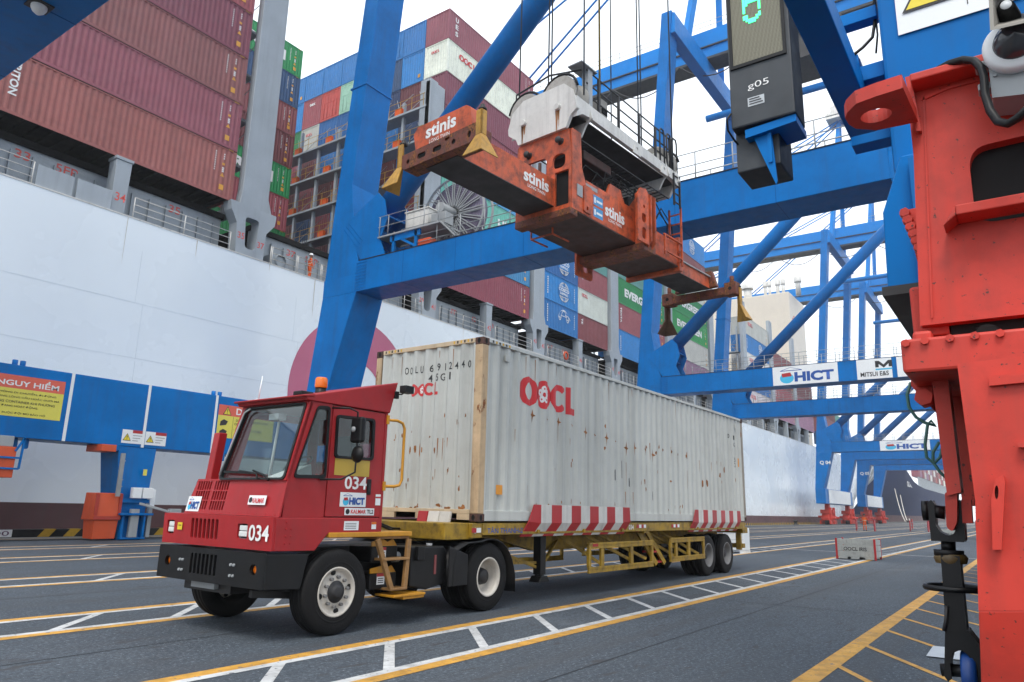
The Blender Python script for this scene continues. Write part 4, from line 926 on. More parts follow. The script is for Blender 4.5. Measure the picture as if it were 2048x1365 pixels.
# far half: outer arm, ladder, end beam
m = MB(); m.box(2.6,5.6,-.50,.50,8.62,8.64,1); m.box(2.6,5.6,-.50,-.46,8.64,9.02); m.box(2.6,5.6,-.46,.46,8.98,9.02,2); m.box(2.6,5.6,.46,.50,8.64,9.22); m.box(2.6,5.6,-.56,-.50,9.0,9.04,2); m.build('telescopic_arm', [M_orange, M_dark, M_grey], spr)
m = MB(); m.box(2.75,2.95,-.92,.92,8.40,9.45); m.build('arm_collar', M_orange, spr, .03)
ld = MB()
for y_ in (-1.0,-.62): ld.bar((2.75,y_,8.50),(2.75,y_,10.35),.05,.05)
for i in range(6): ld.bar((2.75,-1.0,8.65+.3*i),(2.75,-.62,8.65+.3*i),.035,.035)
for z_ in (8.72,9.2): ld.bar((2.75,-1.0,z_),(1.7,-1.0,z_),.045,.045); 
ld.bar((1.75,-1.0,8.6),(1.75,-1.0,9.22),.05,.05); ld.build('ladder', M_orange, spr)
m = MB(); m.box(5.75,6.05,-1.13,1.13,8.40,8.66); m.prism([(-.75,8.66),(.75,8.66),(.58,9.22),(-.58,9.22)],0,5.55,5.75); m.build('end_beam', M_rustor, spr, .02)
for y_ in (-1.12,1.12):
    m = MB(); m.box(5.72,6.10,y_-.20,y_+.20,8.36,8.78); m.tube((5.9,y_,8.78),(5.9,y_,9.02),.07,10); m.lathe([(-.005,.06),(-.005,0)],(5.72,y_,8.57),0,14,1); m.build('twistlock_box', [M_rustor, M_void], spr, .02)
flipper(6.05,-1.30,1,-1,8.62,M_yelflip); flipper(6.05,1.30,1,1,8.50,paint('shoe_dark', (92,66,48), .6, .2, .3, grime=.5, scale=3))
# engine room clutter under the headblock
rc = random.Random(11); m = MB()
for i in range(9):
    x_ = -2.0+.5*i; m.box(x_,x_+.35,rc.uniform(-.6,-.1),rc.uniform(.1,.7),9.35,9.55+rc.random()*.5)
m.build('power_pack', M_void, spr, .03)
m = MB()
for i in range(14):
    x_ = rc.uniform(-2,2.2); m.path([(x_,-.5+rc.random()*.3,9.5),(x_+.2,-.55,10.1+rc.random()*.3),(x_+.6+rc.random(),-.5,9.9+rc.random()*.5),(x_+1.2,-.4,9.5)],.018,6)
m.build('hydraulic_hoses', M_black, spr)
MB().box(-1.6,-.3,-.55,.5,10.32,10.58).build('hydraulic_tank', M_under, spr, .03)
m = MB()
for i in range(22): m.bar((-1.9+.2*i,-.75,10.60),(-1.9+.2*i,.75,10.60),.02,.02)
for y_ in (-.75,-.4,0,.4,.75): m.bar((-2.0,y_,10.60),(2.5,y_,10.60),.02,.03)
m.build('mesh_floor', M_dark, spr)
# white headblock: two end plates with sheaves joined by side girders
hbp = [(-1.10,.42),(-.98,.95),(-.70,1.22),(.62,1.22),(.98,.98),(1.12,.55),(1.10,.38),(.98,.28),(.84,.18),(.76,0),(-.76,0),(-.84,.16),(-.92,.30)]
for x_, nm in ((-2.62,'n'),(2.55,'f')):
    plate([(-p[0],p[1]) for p in hbp] if 1 else hbp, [], .10, (x_,0,10.66), (0,-1,0), (0,0,1), M_white, spr, 'headblock_plate', .025)
    plate([(-p[0],p[1]) for p in hbp], [], .06, (x_+.62 if nm == 'n' else x_-.62,0,10.66), (0,-1,0), (0,0,1), M_white, spr, 'headblock_plate', .02)
    for y_, z_, r_ in ((-.52,11.62,.52),(.58,11.56,.50)):
        xs = x_+.31 if nm == 'n' else x_-.31
        m = MB(); m.lathe([(-.24,.10),(-.24,r_*.9),(-.26,r_),(-.20,r_),(-.08,r_*.86),(.08,r_*.86),(.20,r_),(.26,r_),(.24,r_*.9),(.24,.10)],(xs,y_,z_),0,36); m.build('sheave', paint('sheave_grey', (150,146,138), .6, .1, .2, grime=.3), spr)
        m = MB(); m.path([(x_,y_+(r_+.05)*math.cos(t),z_+(r_+.05)*math.sin(t)) for t in [R(10+16*k) for k in range(11)]],.035,6); m.build('sheave_rim', M_black, spr)
        plate([(y_+r_*math.cos(t),z_+r_*math.sin(t)) for t in [R(15*k) for k in range(24)]], [], .05, (x_ ,0,0), (0,1,0), (0,0,1), paint('guard_grey', (168,164,156), .6, .08, .2, grime=.3, scale=3), spr, 'sheave_guard')
        m = MB(); m.tube((x_-.13,y_,z_-.34),(x_+.0,y_,z_-.34),.085,18); m.build('sheave_pin', M_white, spr, .01)
m = MB(); rs = random.Random(4)
for y_ in (-.52,.58):
    for k in range(4):
        w = rs.uniform(.012,.05); h_ = rs.uniform(.25,.7); yy = y_+rs.uniform(-.07,.07); m.add([(-2.674,yy-w,11.22),(-2.674,yy+w,11.22),(-2.674,yy+w*.3,11.22-h_),(-2.674,yy-w*.3,11.22-h_*.9)],[(0,1,2,3)])
m.build('rust_runs', paint('rust_run', (150,104,66), .8, .2), spr)['kind'] = 'stuff'
for y_ in (-.98,.98):
    plate([(-2.60,10.90),(-2.35,11.06),(-2.05,11.10),(2.1,11.06),(2.35,11.02),(2.6,10.9),(2.6,11.34),(-2.6,11.46)], [], .12, (0,y_,0), (1,0,0), (0,0,1), M_white, spr, 'side_girder', .012)
MB().box(-2.5,2.5,-.92,.92,11.02,11.05).build('headblock_deck', M_dark, spr)
for x_ in (.2,1.7): plate([(-.2,-.12),(.2,-.12),(.09,.14),(-.09,.14)], [circ(0,.05,.05,12)], .03, (x_,-1.05,11.12), (1,0,0), (0,0,1), M_white, spr, 'lifting_eye', .005)
rl = MB()
for y_ in (-.98,):
    for i, x_ in enumerate((-1.55,-.6,.45,1.35,2.2)): rl.bar((x_,y_,11.40),(x_,y_,12.42-.02*i),.06,.06)
    for h_ in (11.72,12.06,12.42): rl.bar((-2.1,y_,h_+.02),(2.3,y_,h_-.08),.03,.03)
rl.path([(-2.62,.9,11.95),(-2.62,.9,12.18),(-2.62,-.2,12.32),(-2.2,-.9,12.42)],.025,6)
rl.build('railing', M_dark, spr)
m = MB(); m.box(-2.05,-1.85,-1.0,-.80,11.40,12.50); m.box(-2.4,-1.7,-1.05,-.6,12.50,12.54); m.build('cable_basket_post', M_grey, spr, .01)
m = MB(); m.box(-1.35,-1.05,-.92,-.62,11.42,12.02); m.box(-1.33,-1.07,-.94,-.90,11.6,11.75,1); m.build('control_box', [paint('box_stone', (150,146,138), .6), M_void], spr, .01)
lg = MB()
for x_ in (1.55,1.95,2.3):
    lg.path([(x_,-1.02,11.3),(x_,-1.02,12.3),(x_+.05,-1.02,12.42),(x_+.2,-1.02,12.42),(x_+.25,-1.02,12.3),(x_+.25,-1.02,11.3)],.025,6)
for x_ in (2.25,2.6): lg.bar((x_,-1.06,10.25),(x_,-1.06,11.25),.05,.05)
for i in range(4): lg.bar((2.25,-1.06,10.35+.28*i),(2.6,-1.06,10.35+.28*i),.03,.03)
lg.build('access_ladder', M_dark, spr)
# hoist ropes rise from the sheaves to the trolley, each a rope of its own; one power cable
for x_ in (-2.31,2.24):
    for y_ in (-1.05,-.02,.08,1.07):
        MB().tube((x_,y_,11.6),(x_*.96,y_*.98,38),.022,6).build('hoist_rope', M_wire, spr)
MB().tube((-1.2,-.78,12.0),(-1.15,-.7,38),.03,6).build('power_cable', paint('cable_ochre', (150,128,62), .7), spr)
# ================================================================== ship-to-shore cranes (frame of a crane: x=0 at the near frame's near face)
X1 = -4.72
CR = thing('quay_crane', 'blue ship-to-shore crane standing over the red tractor, its low beam carrying danger signs', 'crane', (X1+10.9,7.8,0), 'quay cranes')
def cx(x): return x+X1
BW = 1.8; FAR = 20.05
def mir(y): return 15.75-y
for f in (0, FAR):
    a, b = cx(f), cx(f+1.9)
    low = [(23.1,5.98),(22.75,8.8),(22.61,12.0),(22.55,13.0),(20.1,13.0),(20.1,12.06),(21.4,7.7),(21.75,5.98)]
    upp = [(22.55,13.0),(22.2,17.3),(19.15,52),(18.05,52),(21.0,18.2),(20.55,15.2),(20.1,13.72),(20.1,13.0)]
    MB().prism(upp,0,a,b).build('leg', M_blue, CR, .03)
    MB().hexa([(a-.25,21.75,5.98),(b+.1,21.75,5.98),(b+.1,23.1,5.98),(a-.25,23.1,5.98)],[(a,20.1,12.06),(b,20.1,12.06),(b,22.61,12.06),(a,22.61,12.06)]).build('leg_foot', M_blue, CR, .03)
    for z_, yf in ((24.0,20.5),(36.0,19.45)): MB().box(a-.04,b+.04,yf-.06,yf+1.22,z_,z_+.10).build('splice_flange', M_blue, CR, .01)
    MB().box(a,b,20.1,22.6,12.06,13.02).build('leg_joint', M_blue, CR, .01)
    upm = [(mir(y),z) for y,z in upp]
    MB().prism(upm,0,a,b).build('leg', M_blue, CR, .03)
    MB().box(a,b,-7.45,-6.50,3.42,5.6).build('leg_base', M_blue, CR, .02)
    MB().hexa([(a,-7.45,5.6),(b,-7.45,5.6),(b,-6.50,5.6),(a,-6.50,5.6)],[(a,-6.86,12.06),(b,-6.86,12.06),(b,-4.35,12.06),(a,-4.35,12.06)]).build('leg_foot', M_blue, CR, .03)
    MB().box(a,b,-6.85,-4.35,12.06,13.02).build('leg_joint', M_blue, CR, .01)
    pb = MB().box(cx(f),cx(f)+BW,-4.352,20.102,12.07,13.71).build('portal_beam', M_blue, CR, .02)
    m = MB(); m.box(cx(f)-.03,cx(f)+BW+.03,-4.3,20.05,13.71,13.74); m.build('beam_flange', M_dark, pb)
    m = MB()
    for y_ in (-.8,2.9,6.4,9.8,13.6,16.9): m.box(cx(f)-.006,cx(f),y_,y_+.025,12.08,13.70); m.box(cx(f),cx(f)+BW,y_,y_+.02,12.062,12.069)
    m.split('weld_seam', paint('seam_blue', (0,84,148), .5, spec=.1), pb)
    rl = MB()
    for i in range(17):
        y_ = -3.6+1.42*i; rl.tube((cx(f)+.06,y_,13.72),(cx(f)+.06,y_,14.82),.025,6); rl.tube((cx(f)+1.74,y_,13.72),(cx(f)+1.74,y_,14.82),.025,6)
    for x_ in (.06,1.74):
        for z_ in (14.82,14.3,13.95): rl.tube((cx(f)+x_,-3.8,z_),(cx(f)+x_,17.2,z_),.02,6)
    rl.build('railing', M_grey, pb)
    # small rungs up the joint between leg and beam
    rg = MB()
    for i in range(9):
        for k in (0,.42): rg.box(cx(f)-.03,cx(f),19.45+k,19.8+k,12.2+.17*i,12.22+.17*i)
    rg.build('rungs', M_blue, pb)
    br = MB().tube((cx(f)+.87,19.9,15.85),(cx(f)+.87,-2.6,36.8),.62,28).build('brace', M_blue, CR)
    for x_ in (.02, 1.72):
        plate([(21.52,15.8),(20.35,14.42),(19.95,13.75),(18.2,13.75),(18.6,14.6),(18.2,15.6),(18.45,16.7),(18.95,17.2)], [], .06, (cx(f)+x_,0,0), (0,1,0), (0,0,1), M_blue, CR, 'gusset_plate', .004)
        m = MB()
        for i in range(26): y_ = 20.2+.045*i; m.tube((cx(f)+x_-.05,y_,14.45+.045*i*1.05),(cx(f)+x_-.03,y_,14.45+.045*i*1.05),.016,6); m.tube((cx(f)+x_-.05,y_-.16,14.6+.045*i*1.05),(cx(f)+x_-.03,y_-.16,14.6+.045*i*1.05),.016,6); m.tube((cx(f)+x_-.05,y_-.32,14.75+.045*i*1.05),(cx(f)+x_-.03,y_-.32,14.75+.045*i*1.05),.016,6)
        m.build('gusset_bolts', M_blue, CR)
    for k in range(3):
        MB().bar((cx(f)+.1,19.6-.45*k,14.6+.75*k),(cx(f)+1.7,19.6-.45*k,14.6+.75*k),.9,.04,up=(0,-.7,1)).build('gusset_rib', M_blue, CR)
MB().box(cx(0)-.25,cx(FAR)+2.15,21.5,23.1,3.50,5.98).build('sill_beam', M_blue, CR, .02)
sl_land = MB().box(cx(.9),cx(FAR+1.0),-7.3,-6.5,3.92,5.9).build('sill_beam', M_blue, CR, .02)
for y_ in (18.4,-2.6): MB().box(cx(.2),cx(FAR+1.7),y_-.6,y_+.6,49.5,51.8).build('upper_beam', M_bluef, CR, .03)
MB().box(cx(10.0),cx(12.0),-34,78,52,55.6).build('boom_girder', M_bluef, CR, .03)
m = MB(); m.box(cx(9.8),cx(9.98),-34,78,53.4,53.55); m.box(cx(9.7),cx(12.3),-34,78,51.7,52.0)
m.build('girder_rail', M_dark, CR)
rl = MB()
for i in range(38): rl.tube((cx(9.9),-32+2.9*i,55.6),(cx(9.9),-32+2.9*i,56.7),.04,5)
for z_ in (56.1,56.7): rl.tube((cx(9.9),-32,z_),(cx(9.9),76,z_),.035,5)
rl.build('railing', M_grey, CR)
m = MB()
for i in range(12):
    y0 = -30+8.5*i; m.path([(cx(9.3),y0+8.5*t,51.6-2.4*(1-(2*t-1)**2)) for t in [k/8 for k in range(9)]],.07,5)
m.build('festoon_cable', M_dark, CR)
# apex frame, stays, machinery house, trolley with cab
for x_ in (5.0,16.0):
    MB().bar((cx(x_),18.4,51.8),(cx(10.9),16.4,78),.7,.7).build('apex_post', M_bluef, CR); MB().bar((cx(x_),-2.6,51.8),(cx(10.9),15.8,78),.35,.35).build('apex_brace', M_bluef, CR)
m = MB(); m.box(cx(8.6),cx(13.2),14.4,18.4,78,79.2); m.box(cx(9.4),cx(12.4),15,17.6,79.2,81); 
for i in range(4): m.tube((cx(8.9+1.2*i),16.4,80),(cx(9.3+1.2*i),16.4,80),1.0,14)
m.build('apex_platform', M_white, CR)
for (y1,z1),(y2,z2),r_ in (((16.4,78),(46,55.6),.14),((16.4,78),(72,55.6),.14),((16.2,78),(-26,55.6),.12)):
    for x_ in (10.2,11.7): MB().tube((cx(x_),y1,z1),(cx(x_),y2,z2),r_,8).build('stay', M_bluef, CR)
MB().tube((cx(10.9),-4.0,45),(cx(10.9),18.6,45),.4,12).build('cross_tube', M_bluef, CR)
MB().box(cx(7.2),cx(14.6),-22,-9,55.8,61).build('machinery_house', M_bluef, CR, .1)
tr = MB(); tr.box(cx(8.2),cx(13.6),5,9.5,50.6,51.5); tr.box(cx(8.6),cx(9.2),5.2,9,47.8,50.6); tr.box(cx(12.6),cx(13.2),5.2,9,47.8,50.6); tr.box(cx(8.4),cx(13.4),5,9.2,47.4,47.8); tr.build('trolley', M_dark, CR)
MB().box(cx(12.0),cx(14.2),2.6,5.0,45.2,47.6).build('operator_cab', M_white, CR, .1)
# bogies: red equalisers on wheels under each corner
def bogie(xc, yc, zt):
    g = MB().hexa([(xc-1.0,yc-.34,1.95),(xc+1.0,yc-.34,1.95),(xc+1.0,yc+.34,1.95),(xc-1.0,yc+.34,1.95)],[(xc-.5,yc-.34,zt),(xc+.5,yc-.34,zt),(xc+.5,yc+.34,zt),(xc-.5,yc+.34,zt)]).build('bogie', M_red, CR, .03)
    for s in (-1.3,1.3):
        MB().prism([(xc+s-1.05,.75),(xc+s+1.05,.75),(xc+s+1.05,1.15),(xc+s+.4,1.85),(xc+s-.4,1.85),(xc+s-1.05,1.15)],1,yc-.62,yc+.62).build('truck_frame', M_red, g, .03)
        MB().box(xc+s-.7,xc+s+.7,yc-.8,yc+.8,1.86,2.5).build('sub_equaliser', M_red, g, .04)
        for w_ in (-.6,.6):
            MB().lathe([(-.10,0),(-.10,.42),(-.06,.42),(-.05,.36),(.05,.36),(.06,.42),(.10,.42),(.10,0)],(xc+s+w_,yc,.44),1,24).build('travel_wheel', M_dark, g)
            m = MB(); m.box(xc+s+w_-.3,xc+s+w_+.3,yc-.95,yc-.63,.12,.78); m.build('axle_box', M_red, g, .03); MB().box(xc+s+w_-.3,xc+s+w_+.3,yc+.63,yc+.95,.12,.78).build('axle_box', M_red, g, .03)
        m = MB(); m.box(xc+s-.35,xc+s+.35,yc-1.05,yc-.62,.9,1.5); m.tube((xc+s,yc-1.05,1.15),(xc+s,yc-1.5,1.15),.22,12); m.tube((xc+s,yc+.62,1.3),(xc+s,yc+1.3,1.3),.22,12); m.box(xc+s-.2,xc+s+.2,yc-.9,yc-.5,1.5,2.9); m.build('drive_motor', M_red, g, .02)
bogie(cx(FAR+.9),22.25,3.49); bogie(cx(.9)+3.1,22.25,3.49); bogie(cx(FAR+.9),-6.9,3.42)
# ---- further cranes along the quay: copies of the first, then their own boards and numbers
CRANES = []
for off, lab in ((58.0, 'blue ship-to-shore crane whose beams carry the white terminal and maker boards'), (128.7, 'blue quay crane numbered Q 04, seen just past the end of the trailer'),
                 (164.7, 'blue quay crane numbered Q 05, its bogies right of the standing worker')):
    c = copy_tree(CR, None, (off,0,0)); c["label"] = lab; CRANES.append((c, off))
def recolor(o):
    for ch in o.children:
        if ch.type == 'MESH':
            for sl in ch.material_slots:
                if sl.material is M_blue: sl.link = 'OBJECT'; sl.material = M_blue
        recolor(ch)
def crane_part(build, c, off):
    """parts given in world metres, hung on a copied crane"""
    o = build(); return o
def sub(c): PINV[c.name] = PINV[CR.name].copy(); return c
for c, off in CRANES: PINV[c.name] = Matrix.Translation(-(Vector((X1+10.9+off,7.8,0))))
c2, o2 = CRANES[0]; xb = X1+o2-.004
p0 = at(1545,738,0,xb); p1 = at(1675,732,0,xb)
hict((xb-.01,p0.y,12.10), (0,-1,0), (0,0,1), p0.y-p1.y, 1.58, c2, .02)
p0 = at(1712,722,0,xb); p1 = at(1782,716,0,xb)
bd = flat([M_panel, M_ink, M_cyan], [(quad(0,p0.y-p1.y,0,1.58),0)]+[([(1.35,.88),(1.35,1.40),(1.62,1.40),(1.95,1.08),(2.28,1.40),(2.55,1.40),(2.55,.88),(2.30,.88),(2.30,1.14),(1.95,.82+.0),(1.60,1.14),(1.60,.88)],1,1),(quad(1.35,2.55,.66,.78),2,1)], (xb-.02,p0.y,12.10), (0,-1,0), (0,0,1), c2, 'maker_board')
lettering('MITSUI E&S', (xb-.03,p0.y-.25,12.30), (0,-1,0), (0,0,1), p0.y-p1.y-.5, .36, M_ink, bd, .02)
bd = flat([M_panel, M_ink], [(quad(0,4.4,0,1.58),0)], (xb-.02,p1.y-.35,12.10), (0,-1,0), (0,0,1), c2, 'maker_board')
lettering('PACECO', (xb-.03,p1.y-1.25,12.30), (0,-1,0), (0,0,1), 2.6, .36, M_ink, bd, .02)
for (c, off), nm in ((CRANES[1],'Q 04'), (CRANES[2],'Q 05')):
    xb = X1+off-.03
    lettering(nm, (xb-.1,22.1,9.9), (0,-1,0), (0,0,1), 1.75, .72, M_wht, c, .03)
    m = MB(); m.hexa([(xb+2,21.40,3.6),(xb+20,21.40,3.6),(xb+20,21.46,3.6),(xb+2,21.46,3.6)],[(xb+2,21.40,5.9),(xb+20,21.40,5.9),(xb+20,21.46,5.9),(xb+2,21.46,5.9)]); m.build('banner', M_panel, c)
c4, o4 = CRANES[1]; xb = X1+o4-.004
hict((xb-.01,12.6,12.10), (0,-1,0), (0,0,1), 7.2, 1.58, c4, .02)
# ---- cable reel with its platform on the far portal beam of the first crane
xr = cx(FAR)
m = MB(); RZ, RY = 15.95, 15.5
m.lathe([(-.02,1.92),(-.02,2.02),(.06,2.02),(.06,1.92),(-.02,1.92)],(xr+1.9,RY,RZ),0,48); m.lathe([(.70,1.92),(.70,2.02),(.78,2.02),(.78,1.92),(.70,1.92)],(xr+1.9,RY,RZ),0,48)
reel = m.build('cable_reel', M_grey, CR)
for i in range(20):
    t = 2*math.pi*i/20
    for k in (-.06,.06): MB().bar((xr+1.90,RY+.3*math.cos(t+k*3),RZ+.3*math.sin(t+k*3)),(xr+1.90,RY+1.95*math.cos(t+k*.6),RZ+1.95*math.sin(t+k*.6)),.05,.05).build('spoke', M_grey, reel)
m = MB(); m.lathe([(0.0,.35),(0,1.68),(.02,1.70),(.6,1.70),(.62,.35)],(xr+1.98,RY,RZ),0,48); m.build('wound_cable', paint('cable_mauve', (122,112,134), .6, .12, 0, grime=.2, scale=4), reel)
for r_ in [.55+.09*i for i in range(13)]: pass
m = MB()
for i in range(13): r_ = .5+.095*i; m.lathe([(-.012,r_-.02),(-.022,r_),(-.012,r_+.02)],(xr+1.98,RY,RZ),0,40)
m.build('cable_turns', paint('cable_mauve_dark', (86,80,100), .6), reel)
MB().tube((xr+.9,RY,RZ),(xr+2.4,RY,RZ),.28,16).build('reel_hub', M_grey, reel)
pf_ = MB().box(xr-.1,xr+1.5,14.6,18.7,14.62,14.70).build('reel_platform', M_grey, CR)
m = MB()
for y_ in (16.1,17.6): m.box(xr,xr+.15,y_,y_+.15,13.74,14.62); m.box(xr+1.3,xr+1.45,y_,y_+.15,13.74,14.62)
m.bar((xr+.07,16.2,13.8),(xr+.07,17.6,14.6),.12,.12); m.box(xr,xr+.1,15.9,17.9,14.3,14.62); m.split('platform_leg', M_blue, pf_)
m = MB(); m.box(xr+.3,xr+1.2,15.7,17.2,14.85,15.75); m.box(xr+.25,xr+1.25,15.65,17.25,15.75,15.82); m.build('gearbox_housing', M_white, pf_, .02)
m = MB(); m.box(xr+.2,xr+.8,14.5,15.4,14.7,15.3); m.build('drive_cabinet', M_grey, pf_, .02)
MB().box(xr+.1,xr+.7,15.3,16.1,13.75,14.1).build('resistor_box', M_orange2, pf_, .02)
m = MB()
for y_ in (14.7,15.6,16.8,18.0,18.6):
    m.tube((xr-.08,y_,14.7),(xr-.08,y_,15.75),.025,6)
for z_ in (15.2,15.75): m.tube((xr-.08,14.6,z_),(xr-.08,18.7,z_),.02,6)
m.bar((xr-.05,14.6,14.7),(xr-.05,13.6,13.75),.08,.05); m.bar((xr+.45,14.6,14.7),(xr+.45,13.6,13.75),.08,.05)
for i in range(6): m.bar((xr-.05,14.5-.17*i,14.6-.16*i),(xr+.45,14.5-.17*i,14.6-.16*i),.12,.03)
m.build('platform_railing', M_grey, pf_)
# ---- danger boards and straps on the seaside sill beam
ys = 21.496; U = ((1,0,0),(0,0,1))
def warn_tri(o, s, parent):
    return flat([M_ink, paint('warn_yellow', (226,204,52), .5), M_ink], [([(0,0),(s,0),(s/2,s*.88)],0,0),([(s*.10,s*.06),(s*.90,s*.06),(s/2,s*.76)],1,1),([(s*.47,s*.28),(s*.53,s*.28),(s*.55,s*.58),(s*.45,s*.58)],2,2),(circ(s*.5,s*.18,s*.05,8),2,2)], o, (1,0,0), (0,0,1), parent, 'warning_triangle')
def danger(x0, x1, title, lines, tsplit):
    w = x1-x0; z0, z1 = 4.20, 5.62
    b = flat([M_signy, M_signr], [(quad(0,w,0,z1-z0-.46),0),(quad(0,w,z1-z0-.46,z1-z0),1)], (x0,ys-.004,z0), *U, CR, 'danger_board')
    lettering(title, (x0+tsplit*w,ys-.010,z1-.37), *U, w*(.94-tsplit), .29, M_wht, b, .02)
    for i, (t, fr, z_) in enumerate(lines): lettering(t, (x0+tsplit*w*.96,ys-.010,z_), *U, w*fr, .105, M_ink, b, .012)
    warn_tri((x0+tsplit*w*.25,ys-.010,z1-.42), .42, b)
    mb = MB(); mb.box(x0+tsplit*w*.86,x0+tsplit*w*.86+.012,ys-.010,ys-.008,z0,z1-.46)
    for dz in (.08,.50): mb.prism([(x0+.12,z0+dz),(x0+.42,z0+dz+.06),(x0+.50,z0+dz+.22),(x0+.3,z0+dz+.30),(x0+.14,z0+dz+.2)],1,ys-.010,ys-.008)
    mb.build('pictogram', M_ink, b)
danger(-.25, 3.05, 'NGUY HIỂM', (('- KHÔNG DI CHUYỂN, ĐI ĐỨNG',.60,4.98),('TRONG LÒNG CẨU HOẶC DƯỚI MÃ',.64,4.82),('HÀNG CONTAINER KHI PHƯƠNG',.60,4.66),('TIỆN ĐANG HOẠT ĐỘNG.',.44,4.50),('- BẮT BUỘC ĐỘI MŨ BẢO HỘ',.52,4.27)), .34)
danger(9.32, 12.2, 'DANGER', (('- DO NOT STAND UNDER CRANE',.60,4.95),('OR CARGO',.25,4.79),('- WEAR SAFETY HELMET',.50,4.55)), .30)
for a in (3.22, 6.13, 9.13):
    MB().box(a,a+.11,ys-.012,ys-.002,3.50,5.985).build('white_strap', M_panel, CR)
for a in (5.34, 6.26):
    w_ = .86; b = flat([M_panel, M_skred], [(quad(0,w_,0,.52),0),(quad(.40,w_,.40,.52),1,1)], (a,ys-.004,3.62), *U, CR, 'warning_board')
    warn_tri((a+.04,ys-.012,3.72), .32, b)
    mb = MB()
    for i in range(3): mb.box(a+.42,a+.80-.08*i,ys-.010,ys-.008,3.92-.10*i,3.945-.10*i)
    mb.build('printed_lines', paint('ink_grey', (150,150,150), .6), b)
m = MB()
for x_ in (1.5,1.75,9.3,9.6): m.tube((x_,22.0,5.95),(x_,22.0,6.22),.09,10)
for x_ in (1.90,2.25): m.prism(rrect(quad(x_-.09,x_+.09,3.15,3.52),.08),1,21.9,21.98)
m.prism(rrect(quad(5.1,5.3,3.3,3.52),.08),1,21.5,21.56); m.prism(rrect(quad(9.7,9.85,3.2,3.52),.06),1,21.5,21.56)
m.split('lifting_lug', M_blue, CR)
# foot in the middle of the sill: tapering blue column, orange guide housing, switch boxes
ft = MB().hexa([(5.62,21.32,.0),(6.50,21.32,.0),(6.50,22.6,.0),(5.62,22.6,.0)],[(5.28,21.52,3.5),(6.80,21.52,3.5),(6.80,22.9,3.5),(5.28,22.9,3.5)]).build('anchor_column', M_blue, CR, .02)
m = MB(); m.box(5.60,6.56,21.1,21.32,.04,.10); m.box(5.45,6.72,20.98,21.32,.92,1.0); m.box(5.60,5.68,21.1,21.32,.1,.9); m.box(6.42,6.50,21.1,21.32,.1,.9); m.box(5.5,6.6,21.2,21.35,1.38,1.52); m.build('anchor_shelf', M_blue, ft, .01)
for a, b in ((5.82,6.16),(6.22,6.60)): MB().box(a,b,21.0,21.22,1.55,1.95).build('switch_box', M_panel, ft, .015)
MB().box(6.66,6.86,21.25,21.5,1.2,1.9).build('switch_box', M_panel, ft, .015)
m = MB(); m.box(5.90,6.22,21.08,21.25,.10,1.15); m.build('anchor_pin_housing', M_grey, ft, .02)
m = MB(); m.bar((6.10,20.95,1.36),(7.35,20.85,1.04),.10,.09); m.box(7.25,7.72,20.75,20.95,.88,1.18); m.box(6.62,6.78,21.2,21.35,.1,1.2); m.build('anchor_lever', M_grey, ft, .01)
m = MB(); m.box(6.28,6.42,21.33-.02,21.36-.02,2.42,2.66); m.build('notice', M_signy, ft)
m = MB(); m.box(5.20,5.34,21.0,21.1,1.6,3.2); m.box(5.18,5.36,20.98,21.0,2.2,2.24); m.box(5.18,5.36,20.98,21.0,1.95,1.99); m.box(5.18,5.36,20.98,21.0,2.9,2.94); m.build('cable_trunking', M_grey, ft)
gh = MB().hexa([(4.55,21.15,.74),(5.52,21.15,.74),(5.52,22.05,.74),(4.55,22.05,.74)],[(4.58,21.18,1.72),(5.52,21.18,1.72),(5.52,22.0,1.72),(4.58,22.0,1.72)]).build('guide_housing', M_orange2, CR, .02)
m = MB(); m.hexa([(4.66,21.25,.06),(5.48,21.25,.06),(5.48,21.95,.06),(4.66,21.95,.06)],[(4.62,21.2,.73),(5.50,21.2,.73),(5.50,22.0,.73),(4.62,22.0,.73)]); m.build('housing_base', M_orange2, gh, .015)
m = MB(); m.box(4.56,5.53,21.12,21.145,.76,.88); m.box(5.42,5.53,21.14,21.17,.9,1.7); m.box(4.56,4.68,21.13,21.17,.9,1.7); m.split('housing_band', paint('housing_red', (168,50,34), .5, .06), gh)
MB().box(4.52,5.06,21.2,22.4,3.24,3.495).build('cable_box', M_orange2, CR, .015)
m = MB(); m.box(.6,1.66,21.0,22.6,2.12,3.14); m.box(.6,1.55,21.05,22.5,3.14,3.5,1); m.build('cable_guide', [M_orange2, M_grey], CR, .02)
m = MB(); m.bar((1.82,20.95,3.5),(1.78,20.95,2.42),.06,.06); m.bar((1.6,20.95,3.0),(1.82,20.95,3.45),.06,.06)
for z_ in (2.42,2.78): m.bar((.4,20.95,z_),(1.78,20.95,z_),.06,.06)
m.build('guide_cage', M_blue, CR)
# ---- landside bogie of the first crane, next to the camera: red equaliser plates
def pp(pts, X): return [(at(a,b,0,X).y, at(a,b,0,X).z) for a, b in pts]
YZ = ((0,1,0),(0,0,1))
def yz(pts, X, th, mat, parent, name, holes=(), bevel=.006):
    return plate(pp(pts,X), [pp(h,X) for h in holes], th, (X+th/2,0,0), *YZ, mat, parent, name, bevel)
XR = -6.2
hole = rrect([(1935,298),(2110,257),(2110,424),(1952,449)], 42, 6)
eq = yz([(1822,181),(1905,152),(2130,96),(2130,620),(1840,652)], XR, .05, M_red, CR, 'equaliser', [hole])
eqs = plate([(XR+.05,2.16),(-5.05,2.16),(-5.05,2.75),(-5.6,3.0),(XR+.05,3.06)], [], .05, (0,-6.74,0), (1,0,0), (0,0,1), M_red, eq, 'side_plate', .006)
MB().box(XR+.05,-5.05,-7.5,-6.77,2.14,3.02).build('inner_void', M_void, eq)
m = MB(); q = pp([(1828,182),(1905,150)],XR)
